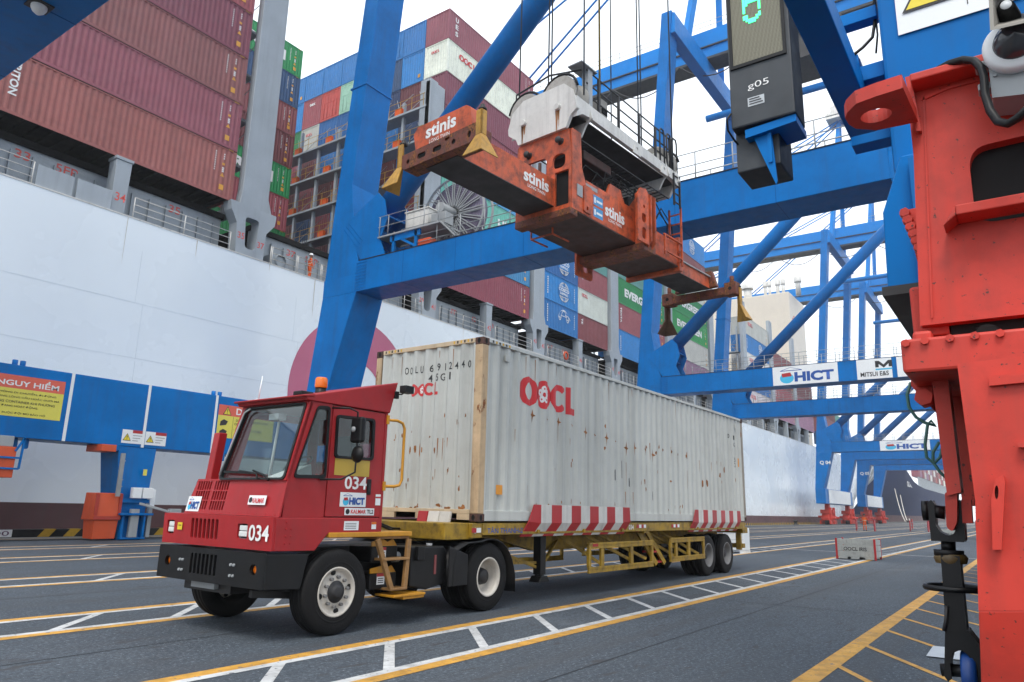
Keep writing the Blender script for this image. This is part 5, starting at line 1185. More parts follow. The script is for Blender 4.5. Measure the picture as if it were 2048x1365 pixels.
m.hexa([(XR-.09,-6.74,3.065),(XR+.35,-6.74,3.065),(XR+.35,-7.5,3.065),(XR-.09,-7.5,3.065)],[(XR-.09,-6.74,3.095),(XR+.35,-6.74,3.095),(XR+.35,-7.5,3.095),(XR-.09,-7.5,3.095)]); m.build('top_flange', M_red, eq, .005)
yz([(1810,155),(1821,152),(1843,262),(1832,262)], XR-.03, .10, M_red, eq, 'edge_rib')
m = MB(); m.box(XR-.10,XR,-7.5,-6.83,2.53,2.565); m.prism([(-6.83,2.565),(-6.83,2.53),(-6.79,2.50)],0,XR-.10,XR); m.build('stiffener', M_red, eq, .004)
yz([(1845,192),(1849,191),(1866,636),(1862,637)], XR-.006, .006, M_red, eq, 'weld_bead'); yz([(1842,196),(1900,172),(2100,122),(2100,126),(1900,177),(1842,202)], XR-.006, .006, M_red, eq, 'weld_bead')
flat([M_void], [(circ(0,0,.035,16),0)], (XR-.003,-6.875,2.135), (0,-1,0), (0,0,1), eq, 'drain_hole')
lg = [(1690,237),(1694,226),(1712,208),(1752,193),(1806,176),(1836,244),(1800,252),(1752,261),(1712,258),(1698,250)]
ZL = 2.93; lp = [(at(a,b,2,ZL).x, at(a,b,2,ZL).y) for a, b in lg]
cH = at(1752,232,2,ZL)
plate(lp, [circ(cH.x,cH.y,.05,18)], .05, (0,0,ZL+.025), (1,0,0), (0,1,0), M_red, eq, 'towing_lug', .006)
fl = MB().box(XR-.16,-5.0,-7.5,-6.635,2.0,2.112).build('base_flange', M_red, eq, .01)
m = MB(); m.box(XR-.05,XR+.10,-6.72,-6.66,2.11,2.16); m.box(XR+.1,XR+.35,-6.75,-6.65,2.11,2.36); m.build('flange_blocks', M_red, fl, .012)
pk = yz([(1798,424),(1850,412),(1872,565),(1845,560),(1820,470)], XR+.75, .12, M_red, CR, 'rack_plate')
m = MB()
for i in range(9):
    p = at(1812+5.6*i,432+13.5*i,0,XR+.74); m.tube(p, p+V(-.05,0,0), .022, 6)
m.split('rack_bolt', M_red, pk)
m = MB()
for a, b in ((1812,688),(1850,683),(1900,678),(1950,673),(2000,668)): p = at(a,b,0,XR-.16); m.tube(p, p+V(-.014,0,0), .013, 6)
m.split('flange_bolt', M_red, fl)
# lower leg of the bogie with fold line, eye plate, fork for the turnbuckle
lo_ = yz([(1914,728),(2140,702),(2140,1222),(1957,1222),(1950,1000)], XR-.25, .04, M_red, CR, 'bogie_frame')
P0, P1 = at(1957,1222,0,XR-.25), at(2140,1222,0,XR-.25)
MB().hexa([(XR-.10,P0.y+.06,.55),(XR-.10,P1.y,.55),(XR-.06,P1.y,.55),(XR-.06,P0.y+.06,.55)],[(XR-.25,P0.y,P0.z),(XR-.25,P1.y,P1.z),(XR-.21,P1.y,P1.z),(XR-.21,P0.y,P0.z)]).build('lower_apron', M_red, lo_, .004)
yz([(1990,958),(2006,950),(2010,965),(2003,1100),(1985,1100),(1982,1000)], XR-.30, .10, M_red, lo_, 'eye_plate', [circ(1993,985,4,10,14)])
yz([(1978,752),(2100,742),(2100,760),(1978,772)], XR-.27, .02, M_red, lo_, 'weld_bead'); yz([(2036,885),(2100,880),(2100,895),(2036,895)], XR-.28, .03, M_red, lo_, 'weld_bead')
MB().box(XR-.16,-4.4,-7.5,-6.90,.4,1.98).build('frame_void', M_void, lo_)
yz([(1857,712),(1890,712),(1922,985),(1894,992)], XR+.05, .12, M_red, CR, 'fork_post')
yz([(1820,716),(1860,720),(1868,822),(1822,772)], XR+.15, .10, M_red, CR, 'bracket_plate'); MB().tube((XR+.06,-6.665,2.0-.05),(XR+.15,-6.665,2.0-.05),.03,6).build('bracket_bolt', M_red, CR)
yz([(1888,725),(1916,725),(1950,990),(1948,1012),(1925,1012)], XR+.45, .10, M_red, CR, 'fork_post')
yz(rrect([(1889,985),(1914,982),(1914,1045),(1905,1064),(1893,1056)],6,4), XR+.06, .08, M_red, CR, 'fork_lug'); yz([(1922,1000),(1942,998),(1945,1047),(1925,1047)], XR+.10, .05, M_red, CR, 'fork_lug')
XS = cx(0)-.2; S0, S1, S2 = at(1765,425,0,XS), at(1775,578,0,XS), at(1800,312,0,XS)
lb = MB().prism([(-7.45,S1.z),(S1.y,S1.z),(S0.y,S0.z),(S2.y,S2.z),(-7.45,S2.z)],0,XS,cx(0)+1.6).build('leg_shoe', M_blue, CR, .01); MB().box(XS-.05,cx(0)+1.6,-7.5,S1.y+.02,S1.z-.05,S1.z-.002).build('shoe_flange', M_dark, lb)
m = MB(); m.box(XS-.06,XS,S1.y-.20,S1.y-.16,S1.z,S2.z-.05); m.build('shoe_rib', M_blue, lb)
# sign on the landside leg
xs_ = cx(0)-.012; A = at(1790,-20,0,xs_); B = at(1796,71,0,xs_)
sg = flat([M_panel, M_ink], [(quad(0,1.0,0,.62),0)]+[(quad(.345,.35,.06,.56),1,1)], (xs_,-6.595,4.25), (0,-1,0), (0,0,1), CR, 'crane_travel_sign')
flat([M_ink, paint('warn_yellow',(226,204,52),.5)], [([(0,0),(.26,0),(.13,.23)],0,0),([(.022,.014),(.238,.014),(.13,.205)],1,1),([(.10,.05),(.18,.075),(.20,.10),(.17,.095),(.13,.075),(.09,.07)],0,2)], (xs_-.008,-6.625,4.375), (0,-1,0), (0,0,1), sg, 'warning_triangle')
for t, z_, w_ in (('CAUTION',4.685,.34),('CRANE',4.545,.22),('TRAVELLING',4.445,.36)): lettering(t, (xs_-.008,-6.98-(.36-w_)/2,z_), (0,-1,0), (0,0,1), w_, .065, M_ink, sg, .004)

# ---- turnbuckle hanging from the bogie fork
tbk = thing('turnbuckle', 'black steel storm anchor turnbuckle hanging from the red bogie beside the camera', 'turnbuckle', (-6.05,-6.7,.3))
XT = -6.08
def tz(pts, th, mat, name, X=XT, holes=(), bevel=.008, par=None): return plate(pp(pts,X), [pp(h,X) for h in holes], th, (X+th/2,0,0), *YZ, mat, par or tbk, name, bevel)
tz([(1854,1006),(1862,1000),(1868,1008),(1871,1050),(1880,1064),(1895,1072),(1908,1068),(1914,1050),(1912,1002),(1920,1000),(1926,1008),(1931,1080),(1928,1085),(1862,1082)], .09, M_black, 'upper_clevis')
a_, b_ = at(1858,1022,0,XT+.03), at(1890,1026,0,XT+.03); MB().tube(a_, b_, .022, 14).build('clevis_pin', M_black, tbk); MB().tube(a_+V(0,.02,0), a_, .034, 14).build('pin_head', M_black, tbk)
def rod(p, q, r0, r1, nm, mt=M_black): A_, B_ = at(*p,0,XT+.045), at(*q,0,XT+.045); return MB().tube(A_,B_,r0,16,r1).build(nm, mt, tbk)
rod((1896,1078),(1897,1105),.022,.022,'threaded_rod'); rod((1897,1100),(1898,1112),.045,.045,'lock_nut'); 
tz([(1881,1111),(1919,1113),(1934,1262),(1892,1262)], .09, M_black, 'body'); m = MB(); c_ = at(1899,1117,0,XT); m.lathe([(-.018,.046),(.0,.052),(.012,.044)],(c_.x+.045,c_.y,c_.z),2,18); m.build('grease_collar', paint('old_grease', (92,72,34), .5, .3, 0, grime=.5, scale=9), tbk)
c_ = at(1907,1178,0,XT); m = MB(); m.lathe([(-.006,.082),(-.009,.092),(.0,.096),(.009,.092),(.006,.082),(-.006,.082)],(c_.x+.045,c_.y,c_.z),2,32); m.build('hand_wheel', M_black, tbk)
m = MB(); m.path([at(1893,1212,0,XT-.01),at(1892,1240,0,XT-.01),at(1888,1262,0,XT-.01)],.006,6); m.build('locking_bar', M_dark, tbk)
tz([(1890,1262),(1936,1262),(1958,1290),(1964,1330),(1968,1380),(1952,1382),(1946,1340),(1938,1312),(1922,1300),(1906,1306),(1900,1330),(1904,1358),(1896,1364),(1888,1352)], .10, M_black, 'lower_clevis')
a_, b_ = at(1882,1340,0,XT+.04), at(1970,1344,0,XT+.04); MB().tube(a_, b_, .020, 14).build('clevis_pin', M_black, tbk)
c_ = at(1941,1350,0,XT+.05); m = MB(); m.lathe([(-.022,0),(-.022,.068),(-.014,.078),(.014,.078),(.022,.068),(.022,0)],(c_.x,c_.y,c_.z),1,32); m.build('roller', M_bluewheel, tbk)
m = MB(); m.box(-6.16,-5.9,-6.86,-6.6,.0,.10); m.box(-6.08,-5.99,-6.78,-6.68,.10,.82); m.build('anchor_base', M_black, tbk, .01)
tag(MB().add([tuple(at(a,b,2,.012)) for a,b in ((1852,1312),(1866,1292),(2010,1305),(2060,1336))], [(0,1,2,3)]).build('anchor_plate', M_alu), 'silver steel cover plate on the asphalt beside the turnbuckle', 'plate')

# ---- loudspeaker, dome camera and hose on the bogie
spk = thing('loudspeaker', 'grey horn loudspeaker above the dome camera on the red bogie', 'loudspeaker', (-6.4,-7.0,3.2))
X_ = -6.5
m = MB(); P = [at(a,b,0,X_) for a,b in ((1980,62),(2120,30),(2120,-62),(1976,-28))]; Q = [at(a,b,0,X_+.22) for a,b in ((2018,32),(2075,22),(2075,-14),(2018,-4))]; cP = sum(P,Vector())/4
I_ = [p+(cP-p)*.12 for p in P]
m.add(P+I_+Q, [(0,1,5,4),(1,2,6,5),(2,3,7,6),(3,0,4,7),(4,5,9,8),(5,6,10,9),(6,7,11,10),(7,4,8,11),(0,1,9,8),(1,2,10,9),(2,3,11,10),(3,0,8,11)]); m.build('horn', paint('speaker_grey', (150,146,138), .6, .08, .1), spk)
c_ = at(2012,17,0,X_+.05); m = MB(); m.lathe([(-.02,0),(-.02,.02),(0,.026),(.06,.04)],(c_.x,c_.y,c_.z),0,20); m.build('driver', M_black, spk); m = MB(); m.lathe([(-.026,0),(-.024,.014),(-.02,.016)],(c_.x,c_.y,c_.z),0,16); m.build('driver_cap', M_panel, spk)
MB().box(X_+.18,X_+.3,-7.2,-6.98,3.02,3.12).build('driver_housing', paint('speaker_grey', (150,146,138), .6), spk, .02)
dcm = thing('dome_camera', 'grey boxed dome camera bolted to the red bogie', 'camera', (-6.4,-7.05,3.0))
yz([(1971,78),(2140,30),(2140,178),(1984,196)], XR-.16, .14, M_grey, dcm, 'junction_box')
c_ = at(2030,98,0,XR-.16); m = MB(); m.lathe([(0,.088),(-.03,.09),(-.04,.08),(-.045,.06)],(c_.x,c_.y,c_.z),0,36); m.build('ring', M_panel, dcm)
m = MB(); m.lathe([(-.04,.062),(-.07,.055),(-.095,.035),(-.105,0)],(c_.x,c_.y,c_.z),0,32); m.build('dome', paint('dome_smoke', (60,62,66), .06, .05), dcm)
m = MB()
for a,b in ((1982,84),(1990,152),(2006,76)): p = at(a,b,0,XR-.162); m.tube(p, p+V(-.006,0,0), .005, 8)
m.build('screws', M_grey, dcm)
hz_ = MB(); hz_.path([at(a,b,0,XR-.06-.02*i) for i,(a,b) in enumerate(((1876,140),(1898,128),(1925,120),(1948,122),(1962,136),(1968,156),(1970,190),(1980,222),(1996,244),(2016,248),(2036,236),(2060,214),(2100,190)))], .013, 10)
hz_.build('cable_hose', M_black, CR)
m = MB()
for a,b in ((1966,137),(1972,180)): p = at(a,b,0,XR-.10); m.box(p.x-.03,p.x+.02,p.y-.022,p.y+.022,p.z-.012,p.z+.012)
m.split('hose_clip', M_grey, CR, .004)
m = MB(); m.path([at(a,b,0,-5.9) for a,b in ((1822,765),(1814,790),(1818,815),(1832,835),(1850,846),(1872,852),(1862,842),(1855,850),(1850,890),(1853,915),(1868,928),(1880,915),(1886,890),(1878,885),(1866,905),(1866,925),(1880,945),(1894,958))], .006, 6); m.build('earth_cable', M_sgreen, CR)

# ---- led display hanging on a bracket from the landside leg
led = thing('display_board', 'black hanging LED display board showing a green digit, on a blue bracket', 'display', (-4.4,-5.74,4.0))
XL = -4.5
m = MB(); m.box(XL,XL+.26,-5.955,-5.535,4.08,6.6); m.build('casing', paint('casing_black', (46,52,58), .55, .12, .2, grime=.2, scale=3), led, .012)
m = MB(); m.box(XL-.012,XL,-5.925,-5.905,4.52,6.5); m.box(XL-.012,XL,-5.57,-5.55,4.52,6.5); m.box(XL-.012,XL,-5.905,-5.57,4.52,4.545); m.build('bezel', M_black, led)
def ledmat():
    m = bpy.data.materials.new('led_matrix'); m.use_nodes = True; N, L = m.node_tree.nodes, m.node_tree.links; bs = N["Principled BSDF"]
    tc = N.new("ShaderNodeTexCoord"); mp = N.new("ShaderNodeMapping"); mp.inputs["Scale"].default_value = (1,110,110); L.new(tc.outputs["Object"], mp.inputs[0])
    sx = N.new("ShaderNodeSeparateXYZ"); L.new(mp.outputs[0], sx.inputs[0]); out = []
    for k in (1,2):
        f = N.new("ShaderNodeMath"); f.operation = 'FRACT'; L.new(sx.outputs[k], f.inputs[0]); g = N.new("ShaderNodeMath"); g.operation = 'GREATER_THAN'; g.inputs[1].default_value = .3; L.new(f.outputs[0], g.inputs[0]); out.append(g)
    mu = N.new("ShaderNodeMath"); mu.operation = 'MULTIPLY'; L.new(out[0].outputs[0], mu.inputs[0]); L.new(out[1].outputs[0], mu.inputs[1])
    mx = N.new("ShaderNodeMix"); mx.data_type = 'RGBA'; mx.inputs[6].default_value = srgb(50,50,44); mx.inputs[7].default_value = srgb(142,138,116); L.new(mu.outputs[0], mx.inputs[0]); L.new(mx.outputs[2], bs.inputs["Base Color"]); bs.inputs["Roughness"].default_value = .6; return m
MB().box(XL-.005,XL,-5.905,-5.57,4.545,6.5).build('led_matrix', ledmat(), led)
dg = MB()
for i, row in enumerate(("..###..",".#####.","##...##","##....#",".......","#.....#","#.....#","#.....#","##....#","######.","######.","#......","#......","#######","#######")):
    for k, ch in enumerate(row):
        if ch == '#': dg.box(XL-.009,XL-.006,-5.655-.0175*(k+1)+.002,-5.655-.0175*k,4.835+.0175*i,4.8505+.0175*i)
dg.build('digit', emit('led_green', (60,240,140), 1.6), led)
lettering('g05', (XL-.003,-5.66,4.325), (0,-1,0), (0,0,1), .14, .062, M_wht, led, -.004)
flat([M_alu, M_ink], [(quad(0,.11,0,.065),0)]+[(quad(.01,.10-.01*i,.012+.018*i,.020+.018*i),1,1) for i in range(3)], (XL-.003,-5.655,4.21), (0,-1,0), (0,0,1), led, 'rating_plate')
m = MB(); m.box(XL+.10,XL+.42,-5.82,-5.53,3.80,4.10); m.build('terminal_box', paint('casing_black', (46,52,58), .55), led, .01)
m = MB(); m.prism([(-5.62,4.06),(-5.95,4.08),(-5.95,4.03),(-5.62,4.0)],0,XL+.02,XL+.3); m.prism([(-5.66,4.02),(-5.78,4.02),(-5.80,3.66),(-5.79,3.64)],0,XL+.06,XL+.075); m.box(XL+.05,XL+.08,-5.78,-5.755,3.8,4.05); m.build('bracket', M_blue, led)
m = MB(); m.path([at(1462,228,0,XL-.01),at(1454,240,0,XL-.02),at(1456,262,0,XL),at(1468,280,0,XL+.08),at(1476,290,0,XL+.1)],.007,6); m.build('lead', M_black, led)
XB = -4.55
b_ = at(1706,290,0,-4.05); m = MB(); m.box(-7.6,-4.05,b_.y-.17,b_.y,b_.z,b_.z+.16); m.build('display_bracket', M_blue, CR, .006); MB().box(-4.2,-4.05,-6.52,b_.y-.17,b_.z-.02,b_.z+.05).build('bracket_plate', M_blue, CR)
m = MB(); m.box(XB-.06,XB+.08,-6.52,-6.22,4.10,4.20); m.box(XB-.09,XB+.11,-6.34,-6.32,4.03,4.27); m.box(XB-.09,XB+.11,-6.365,-6.345,4.03,4.27); m.box(XB-.05,XB+.08,-6.5,-6.28,3.70,3.76); m.box(XB-.05,XB+.08,-6.5,-6.0,5.05,5.15); m.box(XB-.04,XB+.05,-6.48,-6.26,4.52,4.60); m.split('bracket_arm', M_blue, CR, .004)
m = MB(); m.path([at(1678,120,0,XB-.1),at(1705,112,0,XB-.1),at(1725,96,0,XB-.08),at(1745,75,0,XB-.05),at(1750,40,0,XB),at(1748,-20,0,XB)],.010,6); m.path([at(1752,107,0,XB-.05),at(1755,70,0,XB-.05),at(1752,40,0,XB)],.006,6); m.build('bracket_cable', M_black, CR)
# lamp under the near portal beam
m = MB(); c_ = at(78,16,2,12.0); m.lathe([(.06,.16),(-.02,.16),(-.10,.12),(-.16,.05),(-.17,0)],(c_.x,c_.y,12.0),2,20); m.build('floodlight', M_panel, CR); MB().box(c_.x-.22,c_.x+.22,c_.y-.22,c_.y+.22,12.03,12.069).build('floodlight_base', M_dark, CR)
# ================================================================== the container ship alongside
ship = thing('container_ship', 'long white container ship moored along the quay, grey deck posts above', 'ship', (60,45,-3))
HY, HZ = 26.6, 14.5
def loft(st, name, mats, parent, zsplit=None):
    """st: list of (x, [(y,z)...])"""
    m = MB(); k = len(st[0][1]); vs = [(x,y,z) for x, pr in st for y,z in pr]
    for i in range(len(st)-1):
        for j in range(k-1):
            mi = 1 if (zsplit is not None and max(st[i][1][j][1], st[i][1][j+1][1]) <= zsplit+.01) else 0
            m.f.append([i*k+j,(i+1)*k+j,(i+1)*k+j+1,i*k+j+1]); m.m.append(mi); m.sm.append(True)
    m.v = vs
    return m.build(name, mats, parent)
st = []
for x, dt, dw in ((-70,0,0),(0,0,0),(60,0,0),(120,0,0),(150,0,0),(164,0,0),(174,.0,.6),(184,.0,2.2),(194,0,5.0),(204,0,9),(214,.1,13),(224,.6,17),(232,2.2,20.5),(238,5.5,24)):
    st.append((x, [(HY+dw+1.0*(dw>0),-3.2),(HY+dw,1.28),(HY+dw*.62+dt*.3,5.5),(HY+dw*.28+dt*.6,10),(HY+dt,HZ)]))
loft(st, 'hull', [M_hull, M_hullred], ship, 1.28)
m = MB(); m.add([(-70,HY,HZ-.05),(232,HY+3,HZ-.05),(232,72,HZ-.05),(-70,72,HZ-.05)], [(0,1,2,3)]); m.add([(-70,72,-3),(206,72,-3),(206,72,HZ),(-70,72,HZ)],[(0,1,2,3)]); m.build('deck', M_shipdark, ship)
m = MB(); m.box(-70,214,HY-.02,HY+.10,HZ,HZ+.07); m.build('gunwale', M_white, ship)
m = MB()
for z_ in (10.5,5.2,7.9): m.box(-70,160,HY-.006,HY,z_,z_+.018)
for k in range(24):
    for z_ in (1.3,5.22,7.92,10.52): m.box(-60+9.1*k+(z_*3.7)%5,-59.985+9.1*k+(z_*3.7)%5,HY-.006,HY,z_,z_+2.55)
m.build('weld_lines', paint('hull_seam', (214,224,230), .4), ship)['kind'] = 'stuff'
rk = random.Random(5); m = MB()
for k in range(46):
    x = -6+4.1*k+rk.uniform(-1.5,1.5); h_ = rk.uniform(.4,2.6); w = rk.uniform(.012,.035); m.add([(x-w,HY-.005,HZ-.02),(x+w,HY-.005,HZ-.02),(x+w*.5,HY-.005,HZ-h_),(x-w*.4,HY-.005,HZ-h_*.8)],[(0,1,2,3)])
m.build('scupper_stains', paint('stain_tan', (196,190,176), .5), ship)['kind'] = 'stuff'
flat([M_magenta], ringpolys(0,0,5.0,2.25,0,64), (21.7,HY-.012,7.9), (1,0,0), (0,0,1), ship, 'hull_emblem')
flat([M_magenta], ringpolys(0,0,5.0,2.25,0,64), (31.6,HY-.012,7.9), (1,0,0), (0,0,1), ship, 'hull_emblem')
# hatch coaming and hatch covers behind the side deck
BAYS = [0.0+14.6*i for i in range(-1, 13)]
for i, b in enumerate(BAYS):
    if 142 < b < 166: continue
    MB().box(b-.2,b+12.5,28.3,28.5,HZ,16.75).build('hatch_coaming', M_shipgrey, ship)
    MB().box(b-.3,b+12.6,28.1,70,16.75,17.05).build('hatch_cover', M_void, ship)  # near-black colour puts the shade under the stacked boxes into the cover
    m = MB()
    for k in range(14): m.box(b+.3+.9*k,b+.36+.9*k,28.15,28.3,HZ,16.4)
    m.build('coaming_ribs', M_shipgrey, ship)
PIL = [13.35+14.6*i for i in range(-1, 10)]
for i, xc in enumerate(PIL):
    if 142 < xc < 166: continue
    top = 34 if i != 2 else 33.0
    base = [(xc-1.35,17.45),(xc-1.25,16.95),(xc-.85,16.3),(xc-.75,HZ),(xc+1.0,HZ),(xc+1.05,16.2),(xc+1.55,16.85),(xc+1.6,17.45)]
    plate(base, [rrect([(xc-.22,15.0),(xc+.42,15.0),(xc+.55,16.8),(xc-.35,16.8)],.25,5)], .7, (0,HY+.5,0), (1,0,0), (0,0,1), M_shipgrey, ship, 'post_base', .03)
    MB().prism([(xc-.75,17.45),(xc+1.35,17.45),(xc+1.05,18.3),(xc+1.0,top),(xc-.65,top),(xc-.65,18.3)],1,HY+.25,HY+.75).build('lashing_post', M_shipgrey, ship, .04)
for i, b in enumerate(BAYS):
    if 142 < b < 166: continue
    MB().prism([(b+6.0,HZ),(b+6.65,HZ),(b+6.7,17.25),(b+5.95,17.25)],1,HY+.25,HY+.95).build('support_post', M_shipgrey, ship, .03)
    MB().box(b+5.9,b+6.75,HY+.2,HY+1.0,17.25,17.41).build('post_cap', M_shipgrey, ship, .02)
# rails on the side deck: posts and three wires per stretch
for i, b in enumerate(BAYS[:9]):
    for a, c in ((b-.1,b+2.6) if i == 1 else (b+.2,b+5.6),(b+7.0,b+12.2)):
        r = MB(); n = max(2, int((c-a)/1.8))
        for k in range(n+1): x = a+(c-a)*k/n; r.tube((x,HY+.12,HZ),(x,HY+.12,HZ+1.1),.028,6)
        for z_ in (HZ+.40,HZ+.75,HZ+1.1): r.tube((a,HY+.12,z_),(c,HY+.12,z_),.022,6)
        r.build('deck_railing', M_white, ship)
for a, c in ((2.75,4.25),(4.4,5.95)): MB().box(a,c,HY+.12,HY+.2,HZ,HZ+1.05).build('bulwark_plate', M_shipgrey, ship, .01)
r = MB()
for k in range(8): x = 14.9+1.8*k; r.tube((x,HY+.12,HZ),(x,HY+.12,HZ+1.1),.028,6)
for z_ in (HZ+.40,HZ+.75,HZ+1.1): r.tube((14.8,HY+.12,z_),(27.5,HY+.12,z_),.022,6)
r.build('deck_railing', M_white, ship)
m = MB(); m.box(15.2,16.4,HY+.6,HY+1.4,HZ,HZ+.9); m.lathe([(0,.35),(.08,.42),(.2,.42),(.2,.3)],(15.8,HY+.5,HZ+.6),1,20); m.build('vent', M_shipgrey, ship, .05)
M_num = paint('deck_number_red', (214,84,74), .5, .04)
def num(t, x, z, w, h, y): lettering(t, (x,y,z), (1,0,0), (0,0,1), w, h, M_num, ship, .01)
for t, x in (('33',2.3),('5FP',4.0),('35',9.5)): num(t, x, 16.15, .32*len(t), .42, 28.29)
num('34', 6.12, 15.2, .5, .42, HY+.245)
for k, (a, b) in enumerate((('35','37'),('39','41'),('43','45'),('47','49'),('51','53'))):
    xc = 13.35+14.6*k; num(a, xc-.72, 15.45, .42, .36, HY+.145); num(b, xc+.55, 15.25, .42, .36, HY+.145)
for t, x in (('37',17.0),('5AP',18.4),('6FP',32.2),('42',35.0),('43',37.4),('6AP',46.4),('46',49),('7FP',61)): num(t, x, 16.05, .32*len(t), .40, 28.29)
num('42', 35.32, 15.2, .46, .38, HY+.245); num('46', 49.92, 15.2, .46, .38, HY+.245)
# lashing bridges across the deck between the bays
M_yrail = paint('rail_ochre', (190,150,60), .6, .06)
def bridge(x, y0, y1, decks, ztop, big=True):
    b = MB().box(x,x+.5,y0,y1,17.0,17.4).build('lashing_bridge', M_shipgrey, ship)
    n = int((y1-y0)/2.45)
    for k in range(n+1):
        y = y0+.2+2.45*k; MB().box(x-.05,x+.2,y-.12,y+.12,17.2,ztop-(k%3)*1.1).build('bridge_post', M_shipgrey, b, .02)
    for d in decks:
        MB().box(x-.35,x+.9,y0,y1,d-.16,d).build('bridge_deck', M_shipgrey, b)
        r = MB()
        for k in range(int((y1-y0)/1.2)): r.tube((x-.32,y0+.3+1.2*k,d),(x-.32,y0+.3+1.2*k,d+1.05),.022,5)
        for z_ in (d+.55,d+1.05): r.tube((x-.32,y0+.2,z_),(x-.32,y1,z_),.02,5)
        r.build('bridge_railing', M_yrail, b)
        m = MB()
        for k in range(int((y1-y0)/4)): m.box(x-.30,x-.05,y0+2.6+4*k,y0+3.3+4*k,d,d+.55)
        m.build('lashing_bin', M_orsuit, b)
    lr = MB()
    for k in range(n):
        for d in decks: lr.bar((x-.1,y0+.4+2.45*k,d),(x+1.2,y0+2.2+2.45*k,d+2.6),.035,.035); lr.bar((x-.1,y0+2.2+2.45*k,d),(x+1.2,y0+.4+2.45*k,d+2.6),.035,.035)
    lr.build('lashing_rods', M_grey, b)
bridge(27.6, 27.2, 62, (22.6,25.4,28.3,31.0), 33.2); bridge(12.55, 28.2, 55, (20.3,23.2,26.1,29.0), 30.5); bridge(42.0, 27.8, 55, (20.2,23), 26)
bridge(86.2, 27.8, 50, (20.2,23,26,29), 33); bridge(100.8, 27.8, 50, (20.2,23,26), 30); bridge(131, 27.8, 50, (20.2,23), 27)
MB().box(27.3,28.2,26.9,27.9,17.4,33.2).build('bridge_tower', M_shipgrey, ship, .04)
lettering('18', (26.88+.36,31.9,25.2), (0,-1,0), (0,0,1), .55, .42, M_ink, ship, .01); lettering('10', (27.24,40.2,22.35), (0,-1,0), (0,0,1), .55, .42, M_ink, ship, .01); lettering('5AP', (27.24,29.3,28.05), (0,-1,0), (0,0,1), .8, .4, M_ink, ship, .01)
# accommodation and funnel casing, cream with a red blossom
XF = 150.0; pL, pR, pT = at(1480,600,0,XF), at(1578,600,0,XF), at(1578,583,0,XF)
MB().box(XF,XF+13,pR.y,pL.y+8,HZ,pT.z).build('funnel_casing', M_cream, ship, .15)
m = MB()
for k, (a, r_) in enumerate(((0.6,.9),(4.6,.35),(5.6,.3),(7.4,.4),(8.6,.35),(11.8,.55))):
    yy = pL.y-a*1.0; m.tube((XF+4,yy,pT.z),(XF+4,yy,pT.z+3.4+.6*(k%2)),r_,12); m.lathe([(3.0,r_*1.5),(4.2,r_*1.5),(4.2,0)],(XF+4,yy,pT.z),2,12)
m.split('exhaust_pipe', M_white, ship)
fb = []
for k in range(5): t = R(90+72*k); fb += ringpolys(.95*math.cos(t),.95*math.sin(t),.75,.5,0,14)
flat([M_logo], fb, (XF+3.2,pR.y-.02,pT.z-6.5), (1,0,0), (0,0,1), ship, 'funnel_emblem')

# ---- cargo: each box a thing of its own
cont_cache = {}
def cont_meshes(L_, H_, door):
    key = (round(L_,2), round(H_,2), door)
    if key in cont_cache: return cont_cache[key]
    c_ = Corr(.15, L_-.15, .28, .036); e_ = Corr(.15, 2.29, .27, .045)
    s = MB(); c_.wall(s, .15, H_-.06, lambda u,d,z: (u,.012+d,z))
    e = MB()
    if door:
        e.box(.03,.06,.14,2.3,.12,H_-.11)
        for y in (.42,.86,1.58,2.02): e.tube((.012,y,.1),(.012,y,H_-.1),.02,6)
        for y in (.42,.86,1.58,2.02): e.box(.0,.03,y-.06,y+.06,H_*.42,H_*.46)
        e.box(.012,.03,1.21,1.235,.12,H_-.11); 
        for z in (.25,H_*.6,H_-.3): e.box(.012,.03,.14,2.3,z,z+.02)
    else: e_.wall(e, .15, H_-.08, lambda u,d,z: (.012+d,u,z))
    f = MB()
    for y in (0,2.378): f.box(.15,L_-.15,y,y+.06,H_-.065,H_-.005); f.box(.15,L_-.15,y,y+.05,.01,.155)
    for x in (0,L_-.07): f.box(x,x+.07,.15,2.29,H_-.085,H_-.004); f.box(x,x+.07,.15,2.29,.01,.155)
    for x in (0,L_-.15):
        for y in (0,2.288): f.box(x+.002,x+.148,y+.002,y+.148,.118,H_-.118)
    f.box(.1,L_-.1,2.36,2.40,.1,H_-.05); f.box(L_-.05,L_-.02,.1,2.34,.1,H_-.05); f.box(.1,L_-.1,.08,2.36,H_-.04,H_-.02)
    c2_ = MB()
    for x in (0,L_-.17):
        for y in (0,2.28):
            for z in (0,H_-.118): c2_.box(x,x+.17,y,y+.158,z,z+.117)
    fl = MB(); fl.box(.1,L_-.1,.1,2.3,.13,.15)
    for i in range(int(L_/.6)): fl.box(.3+.6*i,.38+.6*i,.05,2.38,.02,.13)
    cont_cache[key] = [s.mesh('side_wall'), e.mesh('end_wall'), f.mesh('frame'), c2_.mesh('corner_castings'), fl.mesh('floor')]
    return cont_cache[key]
M_hz = paint('hazard_orange', (222,160,60), .5)
def container(x, y, z, L_, H_, col, label, cat='container', group='containers stacked on the ship', door=False, parts=5):
    ms = cont_meshes(L_, H_, door); mt = contcol(col)
    t = thing('cargo_container', label, cat, (x+L_/2,y+1.22,z), group)
    for nm, me in list(zip(('side_wall','end_wall','frame','corner_castings','floor'), ms))[:parts]:
        o = bpy.data.objects.new(nm, me)
        if not me.materials: me.materials.append(mt)
        COL.objects.link(o); o.parent = t; o.location = (-L_/2,-1.22,0)
        o.material_slots[0].link = 'OBJECT'; o.material_slots[0].material = {'floor':M_dark,'corner_castings':M_dark}.get(nm, mt)
        if nm == 'corner_castings': o.material_slots[0].material = mt
    return t
